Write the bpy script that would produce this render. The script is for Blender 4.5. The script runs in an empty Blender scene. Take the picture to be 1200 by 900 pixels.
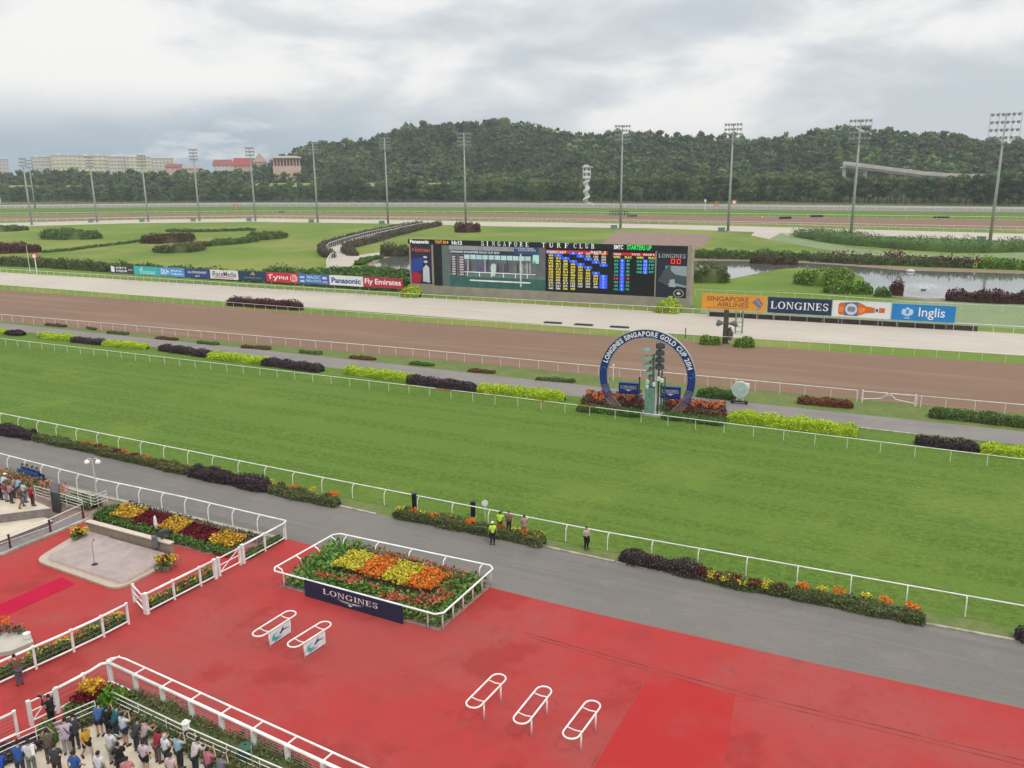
import bpy, bmesh, math, random
import numpy as np
from mathutils import Vector, Matrix
random.seed(7); rng = np.random.default_rng(7)
PI = math.pi
S = bpy.context.scene
# ---------------------------------------------------------------- camera
FPX, HC = 970.0, 25.0
TH, RO = math.atan(244/970), math.radians(.56)
Fv = Vector((0, math.cos(TH), -math.sin(TH)))
U0 = Vector((0, math.sin(TH), math.cos(TH))); R0 = Vector((1, 0, 0))
Rv = R0*math.cos(RO) - U0*math.sin(RO); Uv = R0*math.sin(RO) + U0*math.cos(RO)
CAM = Vector((0, 0, HC))
cd = bpy.data.cameras.new('camera'); cam = bpy.data.objects.new('camera', cd); S.collection.objects.link(cam)
cd.sensor_width = 36; cd.lens = 36*FPX/1200; cd.clip_start = .5; cd.clip_end = 12000
M4 = Matrix((Rv, Uv, -Fv)).transposed().to_4x4(); M4.translation = CAM
cam.matrix_world = M4; S.camera = cam
# ---------------------------------------------------------------- sky, sun, exposure
SUN_EL, SUN_AZ = math.radians(58), math.radians(150)
W = bpy.data.worlds.new('World'); S.world = W; W.use_nodes = True
nt = W.node_tree; nt.nodes.clear()
class NT:
    """tiny helper for writing node graphs"""
    def __init__(s, t): s.t = t
    def n(s, typ, **k):
        x = s.t.nodes.new(typ)
        for a, b in k.items(): setattr(x, a, b)
        return x
    def l(s, a, b): s.t.links.new(a, b)
    def _in(s, sock, v):
        if hasattr(v, 'is_output') or isinstance(v, bpy.types.NodeSocket): s.l(v, sock)
        else: sock.default_value = v
    def m(s, op, a, b=0.0, c=None, clamp=False):
        x = s.n('ShaderNodeMath', operation=op); x.use_clamp = clamp
        s._in(x.inputs[0], a); s._in(x.inputs[1], b)
        if c is not None: s._in(x.inputs[2], c)
        return x.outputs[0]
    def ramp(s, v, a, b, c=0.0, d=1.0):
        x = s.n('ShaderNodeMapRange'); x.interpolation_type = 'SMOOTHSTEP'
        s._in(x.inputs[0], v)
        for i, q in enumerate((a, b, c, d)): x.inputs[i+1].default_value = q
        return x.outputs[0]
    def mix(s, f, a, b, typ='MIX'):
        x = s.n('ShaderNodeMix', data_type='RGBA', blend_type=typ)
        s._in(x.inputs['Factor'], f)
        s._in([i for i in x.inputs if i.name == 'A' and i.type == 'RGBA'][0], a if not isinstance(a, tuple) else (*a, 1)[:4])
        s._in([i for i in x.inputs if i.name == 'B' and i.type == 'RGBA'][0], b if not isinstance(b, tuple) else (*b, 1)[:4])
        return [o for o in x.outputs if o.type == 'RGBA'][0]
    def noise(s, vec, scale, detail=4, rough=.55, dist=0):
        x = s.n('ShaderNodeTexNoise'); s.l(vec, x.inputs['Vector'])
        x.inputs['Scale'].default_value = scale; x.inputs['Detail'].default_value = detail
        x.inputs['Roughness'].default_value = rough; x.inputs['Distortion'].default_value = dist
        return x.outputs['Fac']
g = NT(nt)
tc = g.n('ShaderNodeTexCoord'); sep = g.n('ShaderNodeSeparateXYZ'); g.l(tc.outputs['Generated'], sep.inputs[0])
X, Y, Z = sep.outputs
def sky_noise(scl, loc, scale, det, rough, dist=0):
    m_ = g.n('ShaderNodeMapping'); g.l(tc.outputs['Generated'], m_.inputs[0]); m_.inputs['Scale'].default_value = scl; m_.inputs['Location'].default_value = loc
    return g.noise(m_.outputs[0], scale, det, rough, dist)
big = sky_noise((1, 1, 3.2), (2.1, .4, .35), 2.1, 3, .5, .2)
puff = sky_noise((1, 1, 2.6), (5.3, 1.2, .1), 5.5, 7, .56, .25)
cl = g.m('ADD', g.m('MULTIPLY', big, .62), g.m('MULTIPLY', puff, .38))
cf = g.ramp(cl, .42, .55)
warm = g.ramp(cl, .49, .58)
cloudc = g.mix(cf, (.60, .655, .70), (.86, .87, .875))
cloudc = g.mix(warm, cloudc, (1.0, .985, .96))
# low band over the horizon at the left: slate blue with small white cumulus
lowm = g.m('MULTIPLY', g.ramp(Z, .105, .03), g.ramp(X, .05, -.26))
mp2 = g.n('ShaderNodeMapping'); g.l(tc.outputs['Generated'], mp2.inputs[0]); mp2.inputs['Scale'].default_value = (9, 9, 30)
cu = g.noise(mp2.outputs[0], 1.1, 5, .6)
lowc = g.mix(g.m('MULTIPLY', g.ramp(cu, .52, .66), .8), (.31, .43, .54), (.74, .77, .79))
low2 = g.m('MULTIPLY', g.ramp(Z, .07, .0), .3)
cloudc = g.mix(low2, cloudc, (.66, .70, .72))
cloudc = g.mix(g.m('MULTIPLY', lowm, .85), cloudc, lowc)
# overcast skies are brighter overhead than at the horizon
bright = g.ramp(Z, .24, .95, 1.0, 1.95)
bc = g.mix(1.0, cloudc, (1, 1, 1), 'MULTIPLY')
vm = g.n('ShaderNodeVectorMath', operation='SCALE'); g.l(bc, vm.inputs[0]); g.l(bright, vm.inputs['Scale'])
sky = g.n('ShaderNodeTexSky', sky_type='NISHITA'); sky.sun_disc = False
sky.sun_elevation = SUN_EL; sky.sun_rotation = SUN_AZ
bg1 = g.n('ShaderNodeBackground'); g.l(sky.outputs[0], bg1.inputs[0]); bg1.inputs[1].default_value = .08
bg2 = g.n('ShaderNodeBackground'); g.l(vm.outputs[0], bg2.inputs[0]); bg2.inputs[1].default_value = 1.0
mx = g.n('ShaderNodeMixShader'); mx.inputs[0].default_value = .94
g.l(bg1.outputs[0], mx.inputs[1]); g.l(bg2.outputs[0], mx.inputs[2])
wo = g.n('ShaderNodeOutputWorld'); g.l(mx.outputs[0], wo.inputs[0])
sl = bpy.data.lights.new('sun', 'SUN'); sl.energy = 1.45; sl.angle = math.radians(12); sl.color = (1, .96, .9)
so = bpy.data.objects.new('sun', sl); S.collection.objects.link(so)
sd = Vector((math.sin(SUN_AZ)*math.cos(SUN_EL), math.cos(SUN_AZ)*math.cos(SUN_EL), math.sin(SUN_EL)))
so.rotation_euler = sd.to_track_quat('Z', 'Y').to_euler(); so.location = (0, -20, 80)
S.view_settings.view_transform = 'Standard'; S.view_settings.look = 'None'
S.view_settings.exposure = 0; S.view_settings.gamma = 1; S.view_settings.use_curve_mapping = False

# ---------------------------------------------------------------- measuring helpers (photo pixel of 1200x900 -> point in the place)
def ray(px, py): return Fv + Rv*((px-600)/FPX) + Uv*((450-py)/FPX)
def G(px, py, z=0.0):
    d = ray(px, py); t = (z-HC)/d.z
    return Vector((d.x*t, d.y*t, z))
def zray(px, py, r):
    d = ray(px, py); t = r/math.hypot(d.x, d.y)
    return CAM + d*t
def proj(P):
    v = P-CAM; w = v.dot(Fv)
    return 600+FPX*v.dot(Rv)/w, 450-FPX*v.dot(Uv)/w
def hgt(P, ty):
    lo, hi = 0, 150
    for _ in range(40):
        m = (lo+hi)/2
        if proj(P+Vector((0, 0, m)))[1] > ty: lo = m
        else: hi = m
    return lo
def interp(tab, x):
    return float(np.interp(x, [a for a, b in tab], [b for a, b in tab]))
TRACK = G(1200, 736)-G(0, 498); TRACK.z = 0; TRACK.normalize()       # along the straight
TANG = math.atan2(TRACK.y, TRACK.x)
ACR = Vector((-TRACK.y, TRACK.x, 0))                                   # across, away from the stand

# ---------------------------------------------------------------- materials
MC = {}
def mat(name, col, rough=.6, metal=0, spec=.3, var=.12, scale=3.0, emit=0, bump=0):
    if name in MC: return MC[name]
    m = bpy.data.materials.new(name); m.use_nodes = True
    t = NT(m.node_tree); b = m.node_tree.nodes['Principled BSDF']
    b.inputs['Roughness'].default_value = rough; b.inputs['Metallic'].default_value = metal
    b.inputs['Specular IOR Level'].default_value = spec
    co = t.n('ShaderNodeTexCoord')
    nz = t.noise(co.outputs['Object'], scale, 4)
    c = t.mix(t.ramp(nz, .3, .7), tuple(x*(1-var) for x in col), tuple(min(1, x*(1+var)) for x in col))
    t.l(c, b.inputs['Base Color'])
    if bump:
        bp = t.n('ShaderNodeBump'); bp.inputs['Strength'].default_value = bump; t.l(nz, bp.inputs['Height']); t.l(bp.outputs[0], b.inputs['Normal'])
    if emit:
        b.inputs['Emission Color'].default_value = (*col, 1); b.inputs['Emission Strength'].default_value = emit
    MC[name] = m; return m
def foliage_mat(name, rnd=False):
    m = bpy.data.materials.new(name); m.use_nodes = True; t = NT(m.node_tree); m.node_tree.nodes.clear()
    at = t.n('ShaderNodeAttribute', attribute_name='Col'); c = at.outputs['Color']
    if rnd:
        oi = t.n('ShaderNodeObjectInfo')
        c = t.mix(t.m('MULTIPLY', oi.outputs['Random'], .55), c, t.mix(1.0, c, (.45, .62, .55), 'MULTIPLY'))
    d = t.n('ShaderNodeBsdfPrincipled'); t.l(c, d.inputs['Base Color']); d.inputs['Roughness'].default_value = .55
    d.inputs['Specular IOR Level'].default_value = .12
    tr = t.n('ShaderNodeBsdfTranslucent'); t.l(c, tr.inputs[0])
    x = t.n('ShaderNodeMixShader'); x.inputs[0].default_value = .18
    t.l(d.outputs[0], x.inputs[1]); t.l(tr.outputs[0], x.inputs[2])
    o = t.n('ShaderNodeOutputMaterial'); t.l(x.outputs[0], o.inputs[0]); return m
FOL = foliage_mat('foliage'); FOLT = foliage_mat('tree_foliage', True)
def ground_mat(name, base, layers, streak=None, bump=0.0, rough=.85, rot=None, bscale=6):
    """layers: (scale, lo, hi, colour, amount); streak: (scale_along, scale_across, colour, amount)"""
    m = bpy.data.materials.new(name); m.use_nodes = True; t = NT(m.node_tree); b = m.node_tree.nodes['Principled BSDF']
    b.inputs['Roughness'].default_value = rough; b.inputs['Specular IOR Level'].default_value = .05
    ge = t.n('ShaderNodeNewGeometry'); c = t.mix(0.0, base, base); v = ge.outputs['Position']
    mpp = t.n('ShaderNodeMapping'); t.l(v, mpp.inputs[0]); mpp.inputs['Rotation'].default_value = (0, 0, -(TANG if rot is None else rot))
    for i, (sc, lo, hi, col, amt) in enumerate(layers):
        off = t.n('ShaderNodeMapping'); t.l(v, off.inputs[0]); off.inputs['Location'].default_value = (i*37.1, i*11.7, i*5)
        nz = t.noise(off.outputs[0], sc, 5, .6)
        c = t.mix(t.m('MULTIPLY', t.ramp(nz, lo, hi), amt), c, col)
    for (sa, sb, lo, hi, col, amt) in (streak or []):
        sm = t.n('ShaderNodeMapping'); t.l(mpp.outputs[0], sm.inputs[0]); sm.inputs['Scale'].default_value = (sa, sb, 1)
        nz = t.noise(sm.outputs[0], 1.0, 4, .6)
        c = t.mix(t.m('MULTIPLY', t.ramp(nz, lo, hi), amt), c, col)
    t.l(c, b.inputs['Base Color'])
    if bump:
        bp = t.n('ShaderNodeBump'); bp.inputs['Strength'].default_value = bump; bp.inputs['Distance'].default_value = .08
        t.l(t.noise(v, bscale, 4, .7), bp.inputs['Height']); t.l(bp.outputs[0], b.inputs['Normal'])
    MC[name] = m; return m
WHITE = mat('white_paint', (.74, .73, .70), .45, var=.14, scale=1.3)
OFFW = mat('offwhite_paint', (.70, .69, .65), .5, var=.1)
GREY = mat('galvanised_steel', (.32, .33, .33), .5, .4, var=.12)
DGREY = mat('dark_steel', (.07, .075, .08), .5, .3)
BLACK = mat('black_paint', (.012, .012, .014), .5)
CONC = mat('concrete', (.40, .37, .32), .8, var=.15, scale=1.2, bump=.1)
KERB = mat('kerb_concrete', (.33, .30, .25), .85, var=.3, scale=1.5)
BEIGE = mat('beige_frame', (.33, .29, .235), .7, var=.1, scale=.5)
PAVE = mat('beige_paving', (.52, .45, .345), .8, var=.12, scale=1.0)
MAUVE = mat('grey_riser', (.20, .175, .17), .8, var=.15)
WINE = mat('wine_steel', (.10, .025, .03), .5)
GREEN = mat('green_paint', (.03, .12, .085), .5, var=.2)
PGREEN = mat('pale_green_paint', (.16, .27, .21), .5, var=.25, scale=6)
SKIN = mat('skin', (.42, .25, .17), .6, var=.08, scale=8)
HAIR = mat('dark_hair', (.015, .012, .01), .6)
HAIRG = mat('grey_hair', (.4, .39, .37), .7)
SHOE = mat('shoe_leather', (.03, .025, .022), .5)
NAVY = mat('navy_print', (.018, .028, .065), .5, var=.08)
BARK = mat('bark', (.11, .085, .06), .9, var=.3, scale=2)
STEEL = mat('stainless', (.45, .46, .46), .35, .6)

# ---------------------------------------------------------------- object helpers
COL = S.collection
def tag(o, label=None, cat=None, group=None, kind=None):
    if label: o['label'] = label
    if cat: o['category'] = cat
    if group: o['group'] = group
    if kind: o['kind'] = kind
    return o
def thing(name, loc, rz, label, cat, group=None):
    o = bpy.data.objects.new(name, None); COL.objects.link(o); o.location = loc; o.rotation_euler = (0, 0, rz)
    o.empty_display_size = .3
    return tag(o, label, cat, group)
def link(name, me, parent=None, loc=(0, 0, 0), rz=0):
    o = bpy.data.objects.new(name, me); COL.objects.link(o); o.location = loc; o.rotation_euler = (0, 0, rz)
    if parent: o.parent = parent
    return o
class MB:
    def __init__(s): s.v = []; s.f = []; s.mi = []; s.ms = []
    def _m(s, m):
        if m not in s.ms: s.ms.append(m)
        return s.ms.index(m)
    def add(s, vs, fs, m):
        b = len(s.v); k = s._m(m)
        s.v += [tuple(v) for v in vs]
        for f in fs: s.f.append(tuple(b+i for i in f)); s.mi.append(k)
    def box(s, c, d, m, rz=0, rx=0, bev=0):
        cx, cy, cz = c; hx, hy, hz = d[0]/2, d[1]/2, d[2]/2
        R = Matrix.Rotation(rz, 3, 'Z') @ Matrix.Rotation(rx, 3, 'X')
        vs = [Vector(c)+R@Vector((sx*hx, sy*hy, sz*hz)) for sx in (-1, 1) for sy in (-1, 1) for sz in (-1, 1)]
        s.add(vs, [(0, 1, 3, 2), (4, 6, 7, 5), (0, 4, 5, 1), (2, 3, 7, 6), (0, 2, 6, 4), (1, 5, 7, 3)], m); return s
    def tube(s, pts, r, m, n=6, closed=False, cap=True):
        pts = [Vector(p) for p in pts]; N = len(pts); rs = r if isinstance(r, (list, tuple)) else [r]*N
        rings = []; up = Vector((0, 0, 1))
        for i, p in enumerate(pts):
            if closed: d = pts[(i+1) % N]-pts[i-1]
            else: d = pts[min(i+1, N-1)]-pts[max(i-1, 0)]
            d = d.normalized() if d.length > 1e-9 else Vector((0, 0, 1))
            ref = up if abs(d.z) < .9 else Vector((1, 0, 0))
            a = d.cross(ref).normalized(); b = a.cross(d)
            rings.append([p+(a*math.cos(2*PI*k/n+PI/n)+b*math.sin(2*PI*k/n+PI/n))*rs[i] for k in range(n)])
        vs = [v for rg in rings for v in rg]; fs = []
        for i in range(N if closed else N-1):
            j = (i+1) % N
            for k in range(n): fs.append((i*n+k, i*n+(k+1) % n, j*n+(k+1) % n, j*n+k))
        if not closed and cap: fs += [tuple(range(n))[::-1], tuple((N-1)*n+k for k in range(n))]
        s.add(vs, fs, m); return s
    def prism(s, poly, z0, z1, m, top=None):
        n = len(poly); poly = [Vector((p[0], p[1], 0)) for p in poly]
        ar = sum(poly[i].x*poly[(i+1) % n].y-poly[(i+1) % n].x*poly[i].y for i in range(n))
        if ar < 0: poly = poly[::-1]
        vs = [(p.x, p.y, z0) for p in poly]+[(p.x, p.y, z1) for p in poly]
        s.add(vs, [(i, (i+1) % n, n+(i+1) % n, n+i) for i in range(n)]+[tuple(range(n))[::-1]], m)
        s.add(vs[n:], [tuple(range(n))], top or m); return s
    def wall_poly(s, pts, y0, y1, m):
        """polygon given in (u, z), extruded in local y between y0 (front) and y1"""
        n = len(pts); vs = [(p[0], y0, p[1]) for p in pts]+[(p[0], y1, p[1]) for p in pts]
        s.add(vs, [tuple(range(n)), tuple(range(n, 2*n))[::-1]]+[(i, n+i, n+(i+1) % n, (i+1) % n) for i in range(n)], m); return s
    def lathe(s, prof, m, n=12, c=(0, 0, 0)):
        vs = []; fs = []
        for (r, z) in prof:
            for k in range(n): vs.append((c[0]+r*math.cos(2*PI*k/n), c[1]+r*math.sin(2*PI*k/n), c[2]+z))
        for i in range(len(prof)-1):
            for k in range(n): fs.append((i*n+k, i*n+(k+1) % n, (i+1)*n+(k+1) % n, (i+1)*n+k))
        s.add(vs, fs, m); return s
    def sheet(s, poly, z, m):
        bm = bmesh.new(); vs = [bm.verts.new((p[0], p[1], z)) for p in poly]; bm.faces.new(vs)
        bmesh.ops.triangulate(bm, faces=bm.faces[:]); bm.normal_update()
        bm.verts.index_update()
        flip = sum(f.normal.z*f.calc_area() for f in bm.faces) < 0
        s.add([v.co[:] for v in bm.verts], [tuple(v.index for v in (reversed(f.verts) if flip else f.verts)) for f in bm.faces], m); bm.free(); return s
    def mesh(s, name, smooth=False):
        me = bpy.data.meshes.new(name); me.from_pydata(s.v, [], s.f)
        for m in s.ms: me.materials.append(m)
        me.polygons.foreach_set('material_index', s.mi)
        if smooth: me.polygons.foreach_set('use_smooth', [True]*len(s.f))
        me.update(); return me
    def build(s, name, parent=None, loc=(0, 0, 0), rz=0, smooth=False, **k):
        o = link(name, s.mesh(name, smooth), parent, loc, rz)
        return tag(o, **k) if k else o

def np_mesh(name, V, F, C, m, smooth=False):
    me = bpy.data.meshes.new(name); V = np.asarray(V, np.float32); nf = len(F)
    if isinstance(F, np.ndarray):
        k = F.shape[1]; me.vertices.add(len(V)); me.vertices.foreach_set('co', V.ravel())
        me.loops.add(nf*k); me.loops.foreach_set('vertex_index', F.astype(np.int32).ravel())
        me.polygons.add(nf); me.polygons.foreach_set('loop_start', np.arange(0, nf*k, k, dtype=np.int32))
        me.update(calc_edges=True)
    if C is not None:
        ca = me.color_attributes.new('Col', 'FLOAT_COLOR', 'POINT')
        ca.data.foreach_set('color', np.concatenate([np.asarray(C, np.float32), np.ones((len(V), 1), np.float32)], 1).ravel())
    me.materials.append(m); me.update(); return me
def leaf_arrays(P, size, C, flat=0.0):
    """one bent diamond leaf clump per point"""
    N = len(P); a = rng.normal(size=(N, 3)); a[:, 2] *= (1-flat*.85); a /= np.linalg.norm(a, axis=1)[:, None]
    b = rng.normal(size=(N, 3)); b[:, 2] *= (1-flat*.85); b -= a*np.sum(a*b, 1)[:, None]; b /= np.linalg.norm(b, axis=1)[:, None]
    s = (np.asarray(size)*rng.uniform(.6, 1.25, N))[:, None]
    V = np.stack([P+a*s*.6, P+b*s*.42, P-a*s*.6, P-b*s*.42], 1).reshape(-1, 3)
    F = np.arange(4*N).reshape(N, 4); return V, F, np.repeat(C, 4, 0)
def pick(pal, N):
    pal = np.array(pal); c = pal[rng.integers(0, len(pal), N)]
    return c*rng.uniform(.75, 1.25, (N, 1))
def leaves(name, P, size, C, parent=None, loc=(0, 0, 0), m=None, flat=0.0, extra=None):
    V, F, C = leaf_arrays(np.asarray(P), size, C, flat)
    if extra is not None:
        V2, F2, C2 = extra; F = np.concatenate([F, F2+len(V)]); V = np.concatenate([V, V2]); C = np.concatenate([C, C2])
    return link(name, np_mesh(name, V, F, C, m or FOL), parent, loc)

YG = [(.42, .56, .03), (.30, .46, .025), (.55, .64, .06), (.48, .60, .04)]
PUR = [(.062, .042, .052), (.085, .055, .066), (.05, .042, .038), (.10, .068, .075)]
GRN = [(.085, .165, .035), (.12, .21, .05), (.06, .125, .028)]
OLV = [(.12, .145, .055), (.16, .18, .07), (.09, .12, .045)]
DGRN = [(.075, .135, .045), (.105, .18, .055), (.15, .21, .068)]
RST = [(.19, .07, .045), (.25, .09, .05), (.14, .08, .05), (.10, .12, .045)]
CRM = [(.13, .032, .045), (.17, .05, .06), (.08, .035, .038), (.08, .09, .04)]
BRN = [(.15, .115, .08), (.115, .10, .065), (.09, .115, .05)]
REDF = [(.42, .05, .02), (.55, .12, .03), (.30, .03, .02)]
MIXP = [(.10, .085, .05), (.13, .08, .055), (.07, .09, .035)]

def lump(t, k, ph): return 1+.10*math.sin(t*k+ph)+.07*math.sin(t*k*2.3+ph*1.7)
def hedge_arrays(pts, w, h, pal, leaf, origin, dens=1.5, rag=.12, taper=.6):
    """leafy lumpy volume that follows a line on the ground; returns leaf + core arrays in local space"""
    pts = [Vector(p)-origin for p in pts]; L = [0]
    for i in range(len(pts)-1): L.append(L[-1]+(pts[i+1]-pts[i]).length)
    tot = max(L[-1], .01); ph = random.uniform(0, 9)
    def at(t):
        t = min(max(t, 0), tot); i = 0
        while i < len(L)-2 and t > L[i+1]: i += 1
        d = (pts[i+1]-pts[i]); q = (t-L[i])/max(L[i+1]-L[i], 1e-6); d = d.normalized() if d.length > 0 else Vector((1, 0, 0))
        return pts[i]+(pts[i+1]-pts[i])*q, Vector((-d.y, d.x, 0))
    def surf(t, a, k):
        e = min(1, (min(t, tot-t)+.02)/(w*taper)); e = math.sqrt(max(0, 1-(1-e)**2)) if e < 1 else 1
        q = lump(t, 2.2/max(w, .3)*.8, ph)*lump(a, 3, ph+t)*k
        c, nrm = at(t); ca, sa = math.cos(a), math.sin(a)
        X = math.copysign(abs(ca)**.6, ca)*w/2*q*(.55+.45*e); Zz = abs(sa)**.6*h*q*(.5+.5*e)
        return c+nrm*X+Vector((0, 0, Zz))
    area = tot*(w+2*h)*1.0; N = int(min(9000, max(40, area/(leaf*leaf*.5)*dens)))
    P = np.array([surf(random.uniform(0, tot), random.uniform(0, PI), random.uniform(1-rag, 1+rag)) for _ in range(N)])
    P[:, 2] = np.maximum(P[:, 2], .02)
    n = max(3, min(60, int(tot/max(w, .4)*1.5))); m = 7; V = []; Fq = []
    for i in range(n+1):
        for j in range(m): V.append(surf(tot*i/n, PI*j/(m-1), .88))
    for i in range(n):
        for j in range(m-1): a = i*m+j; Fq.append((a, a+m, a+m+1, a+1))
    V = np.array(V); cav = np.tile(np.mean(np.array(pal), 0)*.9, (len(V), 1))
    return P, leaf, pick(pal, N), (V, np.array(Fq), cav)
def hedge(name, label, cat, px, w, h, pal, leaf=.16, group=None, parent=None, dens=1.5, rag=.17, taper=.6, flowers=None):
    pts = [G(*p) if len(p) == 2 else Vector(p) for p in px]
    o0 = parent.location.copy() if parent is not None else (pts[0]+pts[-1])/2
    P, lf, C, core = hedge_arrays(pts, w, h, pal, leaf, o0, dens, rag, taper)
    if flowers: pass
    o = leaves(name, P, lf, C, parent, (0, 0, 0) if parent else o0, extra=core)
    return o if parent else tag(o, label, cat, group)
def inpoly(p, poly):
    x, y = p; c = False; n = len(poly)
    for i in range(n):
        x1, y1 = poly[i][0], poly[i][1]; x2, y2 = poly[i-1][0], poly[i-1][1]
        if (y1 > y) != (y2 > y) and x < (x2-x1)*(y-y1)/(y2-y1)+x1: c = not c
    return c
def patch(name, poly, z0, z1, size, dens, pal, parent, flat=.3, edge=0):
    """flower or leaf carpet over a ground polygon (world), as a child part"""
    xs = [p[0] for p in poly]; ys = [p[1] for p in poly]; A = abs(sum(poly[i-1][0]*poly[i][1]-poly[i][0]*poly[i-1][1] for i in range(len(poly))))/2
    N = int(A*dens); P = []
    while len(P) < N:
        q = (random.uniform(min(xs), max(xs)), random.uniform(min(ys), max(ys)))
        if inpoly(q, poly): P.append((q[0], q[1], random.uniform(z0, z1)+.06*math.sin(q[0]*2.3)*math.cos(q[1]*2.9)))
    P = np.array(P)-np.array(parent.location)
    return leaves(name, P, size, pick(pal, N), parent, flat=flat)

# ---------------------------------------------------------------- lettering
_tc = {}
def glyphs(txt, bold=0.0, shear=0.0):
    k = (txt, bold, shear)
    if k in _tc: return _tc[k]
    cu = bpy.data.curves.new('t', 'FONT'); cu.body = txt; cu.offset = bold; cu.shear = shear; cu.resolution_u = 3
    o = bpy.data.objects.new('t', cu); COL.objects.link(o)
    dg = bpy.context.evaluated_depsgraph_get(); dg.update()
    me = bpy.data.meshes.new_from_object(o.evaluated_get(dg))
    v = np.array([q.co[:2] for q in me.vertices]); f = [tuple(p.vertices) for p in me.polygons]
    bpy.data.objects.remove(o); bpy.data.curves.remove(cu); bpy.data.meshes.remove(me)
    _tc[k] = (v, f); return v, f
def ring_pts(cx, cy, rx, ry, a0, a1, n): return [(cx+rx*math.cos(a0+(a1-a0)*i/n), cy+ry*math.sin(a0+(a1-a0)*i/n)) for i in range(n+1)]
def band(o, i):   # quads between two polylines
    n = len(o); v = o+i; return v, [(k, k+1, n+k+1, n+k) for k in range(n-1)]
def serif_letter(ch):
    """roman capitals on a 0..w x 0..1 box: list of (verts, faces), width"""
    out = []; T, t, s = .17, .075, .06
    def q(x0, y0, x1, y1): out.append(([(x0, y0), (x1, y0), (x1, y1), (x0, y1)], [(0, 1, 2, 3)]))
    def para(a, b, c, d): out.append(([a, b, c, d], [(0, 1, 2, 3)]))
    def stem(x, w=T, top=True, bot=True):
        q(x, 0, x+w, 1)
        if bot: q(x-s*1.4, 0, x, t); q(x+w, 0, x+w+s*1.4, t)
        if top: q(x-s*1.4, 1-t, x, 1); q(x+w, 1-t, x+w+s*1.4, 1)
    def arc(cx, cy, rx, ry, a0, a1, T=T, t=t, n=14): out.append(band(ring_pts(cx, cy, rx, ry, a0, a1, n), ring_pts(cx, cy, rx-T, ry-t, a0, a1, n)))
    h = PI/2
    if ch == 'L': stem(.1); q(.27, 0, .72, t); q(.66, t, .72, .3); w = .76
    elif ch == 'I': stem(.1); w = .38
    elif ch == 'O': arc(.45, .5, .42, .52, 0, 2*PI, n=24); w = .92
    elif ch == 'C': arc(.45, .5, .42, .52, .75, 2*PI-.75, n=20); q(.74, .66, .8, 1); w = .88
    elif ch == 'G': arc(.45, .5, .42, .52, .75, 2*PI-.6, n=20); q(.74, .68, .8, 1); q(.64, 0.02, .80, .42); q(.56, .38, .88, .45); w = .95
    elif ch == 'N': stem(.1, t, True, True); stem(.68, t, True, False); para((.08, 1), (.27, 1), (.755, 0), (.66, 0)); w = .88
    elif ch == 'E': stem(.1); q(.27, 0, .66, t); q(.27, 1-t, .64, 1); q(.27, .46, .5, .53); q(.60, t, .66, .28); q(.58, .74, .64, 1-t); q(.46, .38, .5, .62); w = .72
    elif ch == 'F': stem(.1); q(.27, 1-t, .64, 1); q(.27, .46, .5, .53); q(.58, .74, .64, 1-t); q(.46, .38, .5, .62); w = .70
    elif ch == 'S':
        arc(.35, .75, .28, .27, .5, PI+h-.3, t*1.3, t*1.2); arc(.35, .25, .30, .27, -PI+.2, h-.3, T, t*1.2)
        para((.10, .62), (.24, .55), (.62, .34), (.50, .48)); para((.12, .66), (.24, .52), (.60, .30), (.52, .50)); q(.54, .72, .6, .98); q(.08, .02, .14, .3); w = .70
    elif ch == 'A': para((.38, 1), (.52, 1), (.85, 0), (.66, 0)); para((.38, 1), (.45, 1), (.16, 0), (.09, 0)); q(.24, .3, .64, .37); q(0, 0, .26, t); q(.56, 0, .94, t); w = .94
    elif ch == 'P': stem(.1); arc(.36, .74, .30, .26, -h, h); q(.27, 1-t, .36, 1); q(.27, .48, .36, .48+t); w = .72
    elif ch == 'B': stem(.1); arc(.36, .755, .27, .245, -h, h); arc(.38, .26, .30, .26, -h, h); q(.27, 1-t, .36, 1); q(.27, .49, .38, .49+t); q(.27, 0, .38, t); w = .76
    elif ch == 'R': stem(.1); arc(.36, .74, .30, .26, -h, h); q(.27, 1-t, .36, 1); q(.27, .48, .36, .48+t); para((.36, .5), (.5, .52), (.84, 0), (.66, 0)); w = .86
    elif ch == 'T': stem(.33, T, False, True); q(.04, 1-t, .80, 1); q(.04, .74, .10, 1-t); q(.74, .74, .80, 1-t); w = .86
    elif ch == 'U': q(.1, .3, .27, 1); q(.66, .3, .73, 1); arc(.415, .32, .315, .34, PI, 2*PI); q(.02, 1-t, .35, 1); q(.58, 1-t, .82, 1); w = .85
    else: w = .5
    return out, w
def serif_string(txt, gap=.06):
    V = []; F = []; x = 0
    for ch in txt:
        parts, w = serif_letter(ch)
        for vs, fs in parts:
            b = len(V); V += [(x+p[0], p[1]) for p in vs]; F += [tuple(b+i for i in f) for f in fs]
        x += w+gap
    return np.array(V), F
def put_text(mb, txt, u0, u1, z0, z1, y, m, bold=.02, shear=0, serif=False, gap=.06, skew=0.0):
    v, f = serif_string(txt, gap) if serif else glyphs(txt, bold, shear)
    a = v.min(0); b = v.max(0); q = (v-a)/(b-a)
    zs = q[:, 1]*(z1-z0)+z0; us = q[:, 0]*(u1-u0)+u0
    # faces are split slightly in depth so overlapping serif strokes never share a plane
    if serif:
        for i, fa in enumerate(f):
            mb.add([(us[k], y-.0006*(i % 7), zs[k]) for k in fa], [tuple(range(len(fa)))], m)
    else: mb.add([(us[k], y, zs[k]) for k in range(len(v))], f, m)
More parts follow.
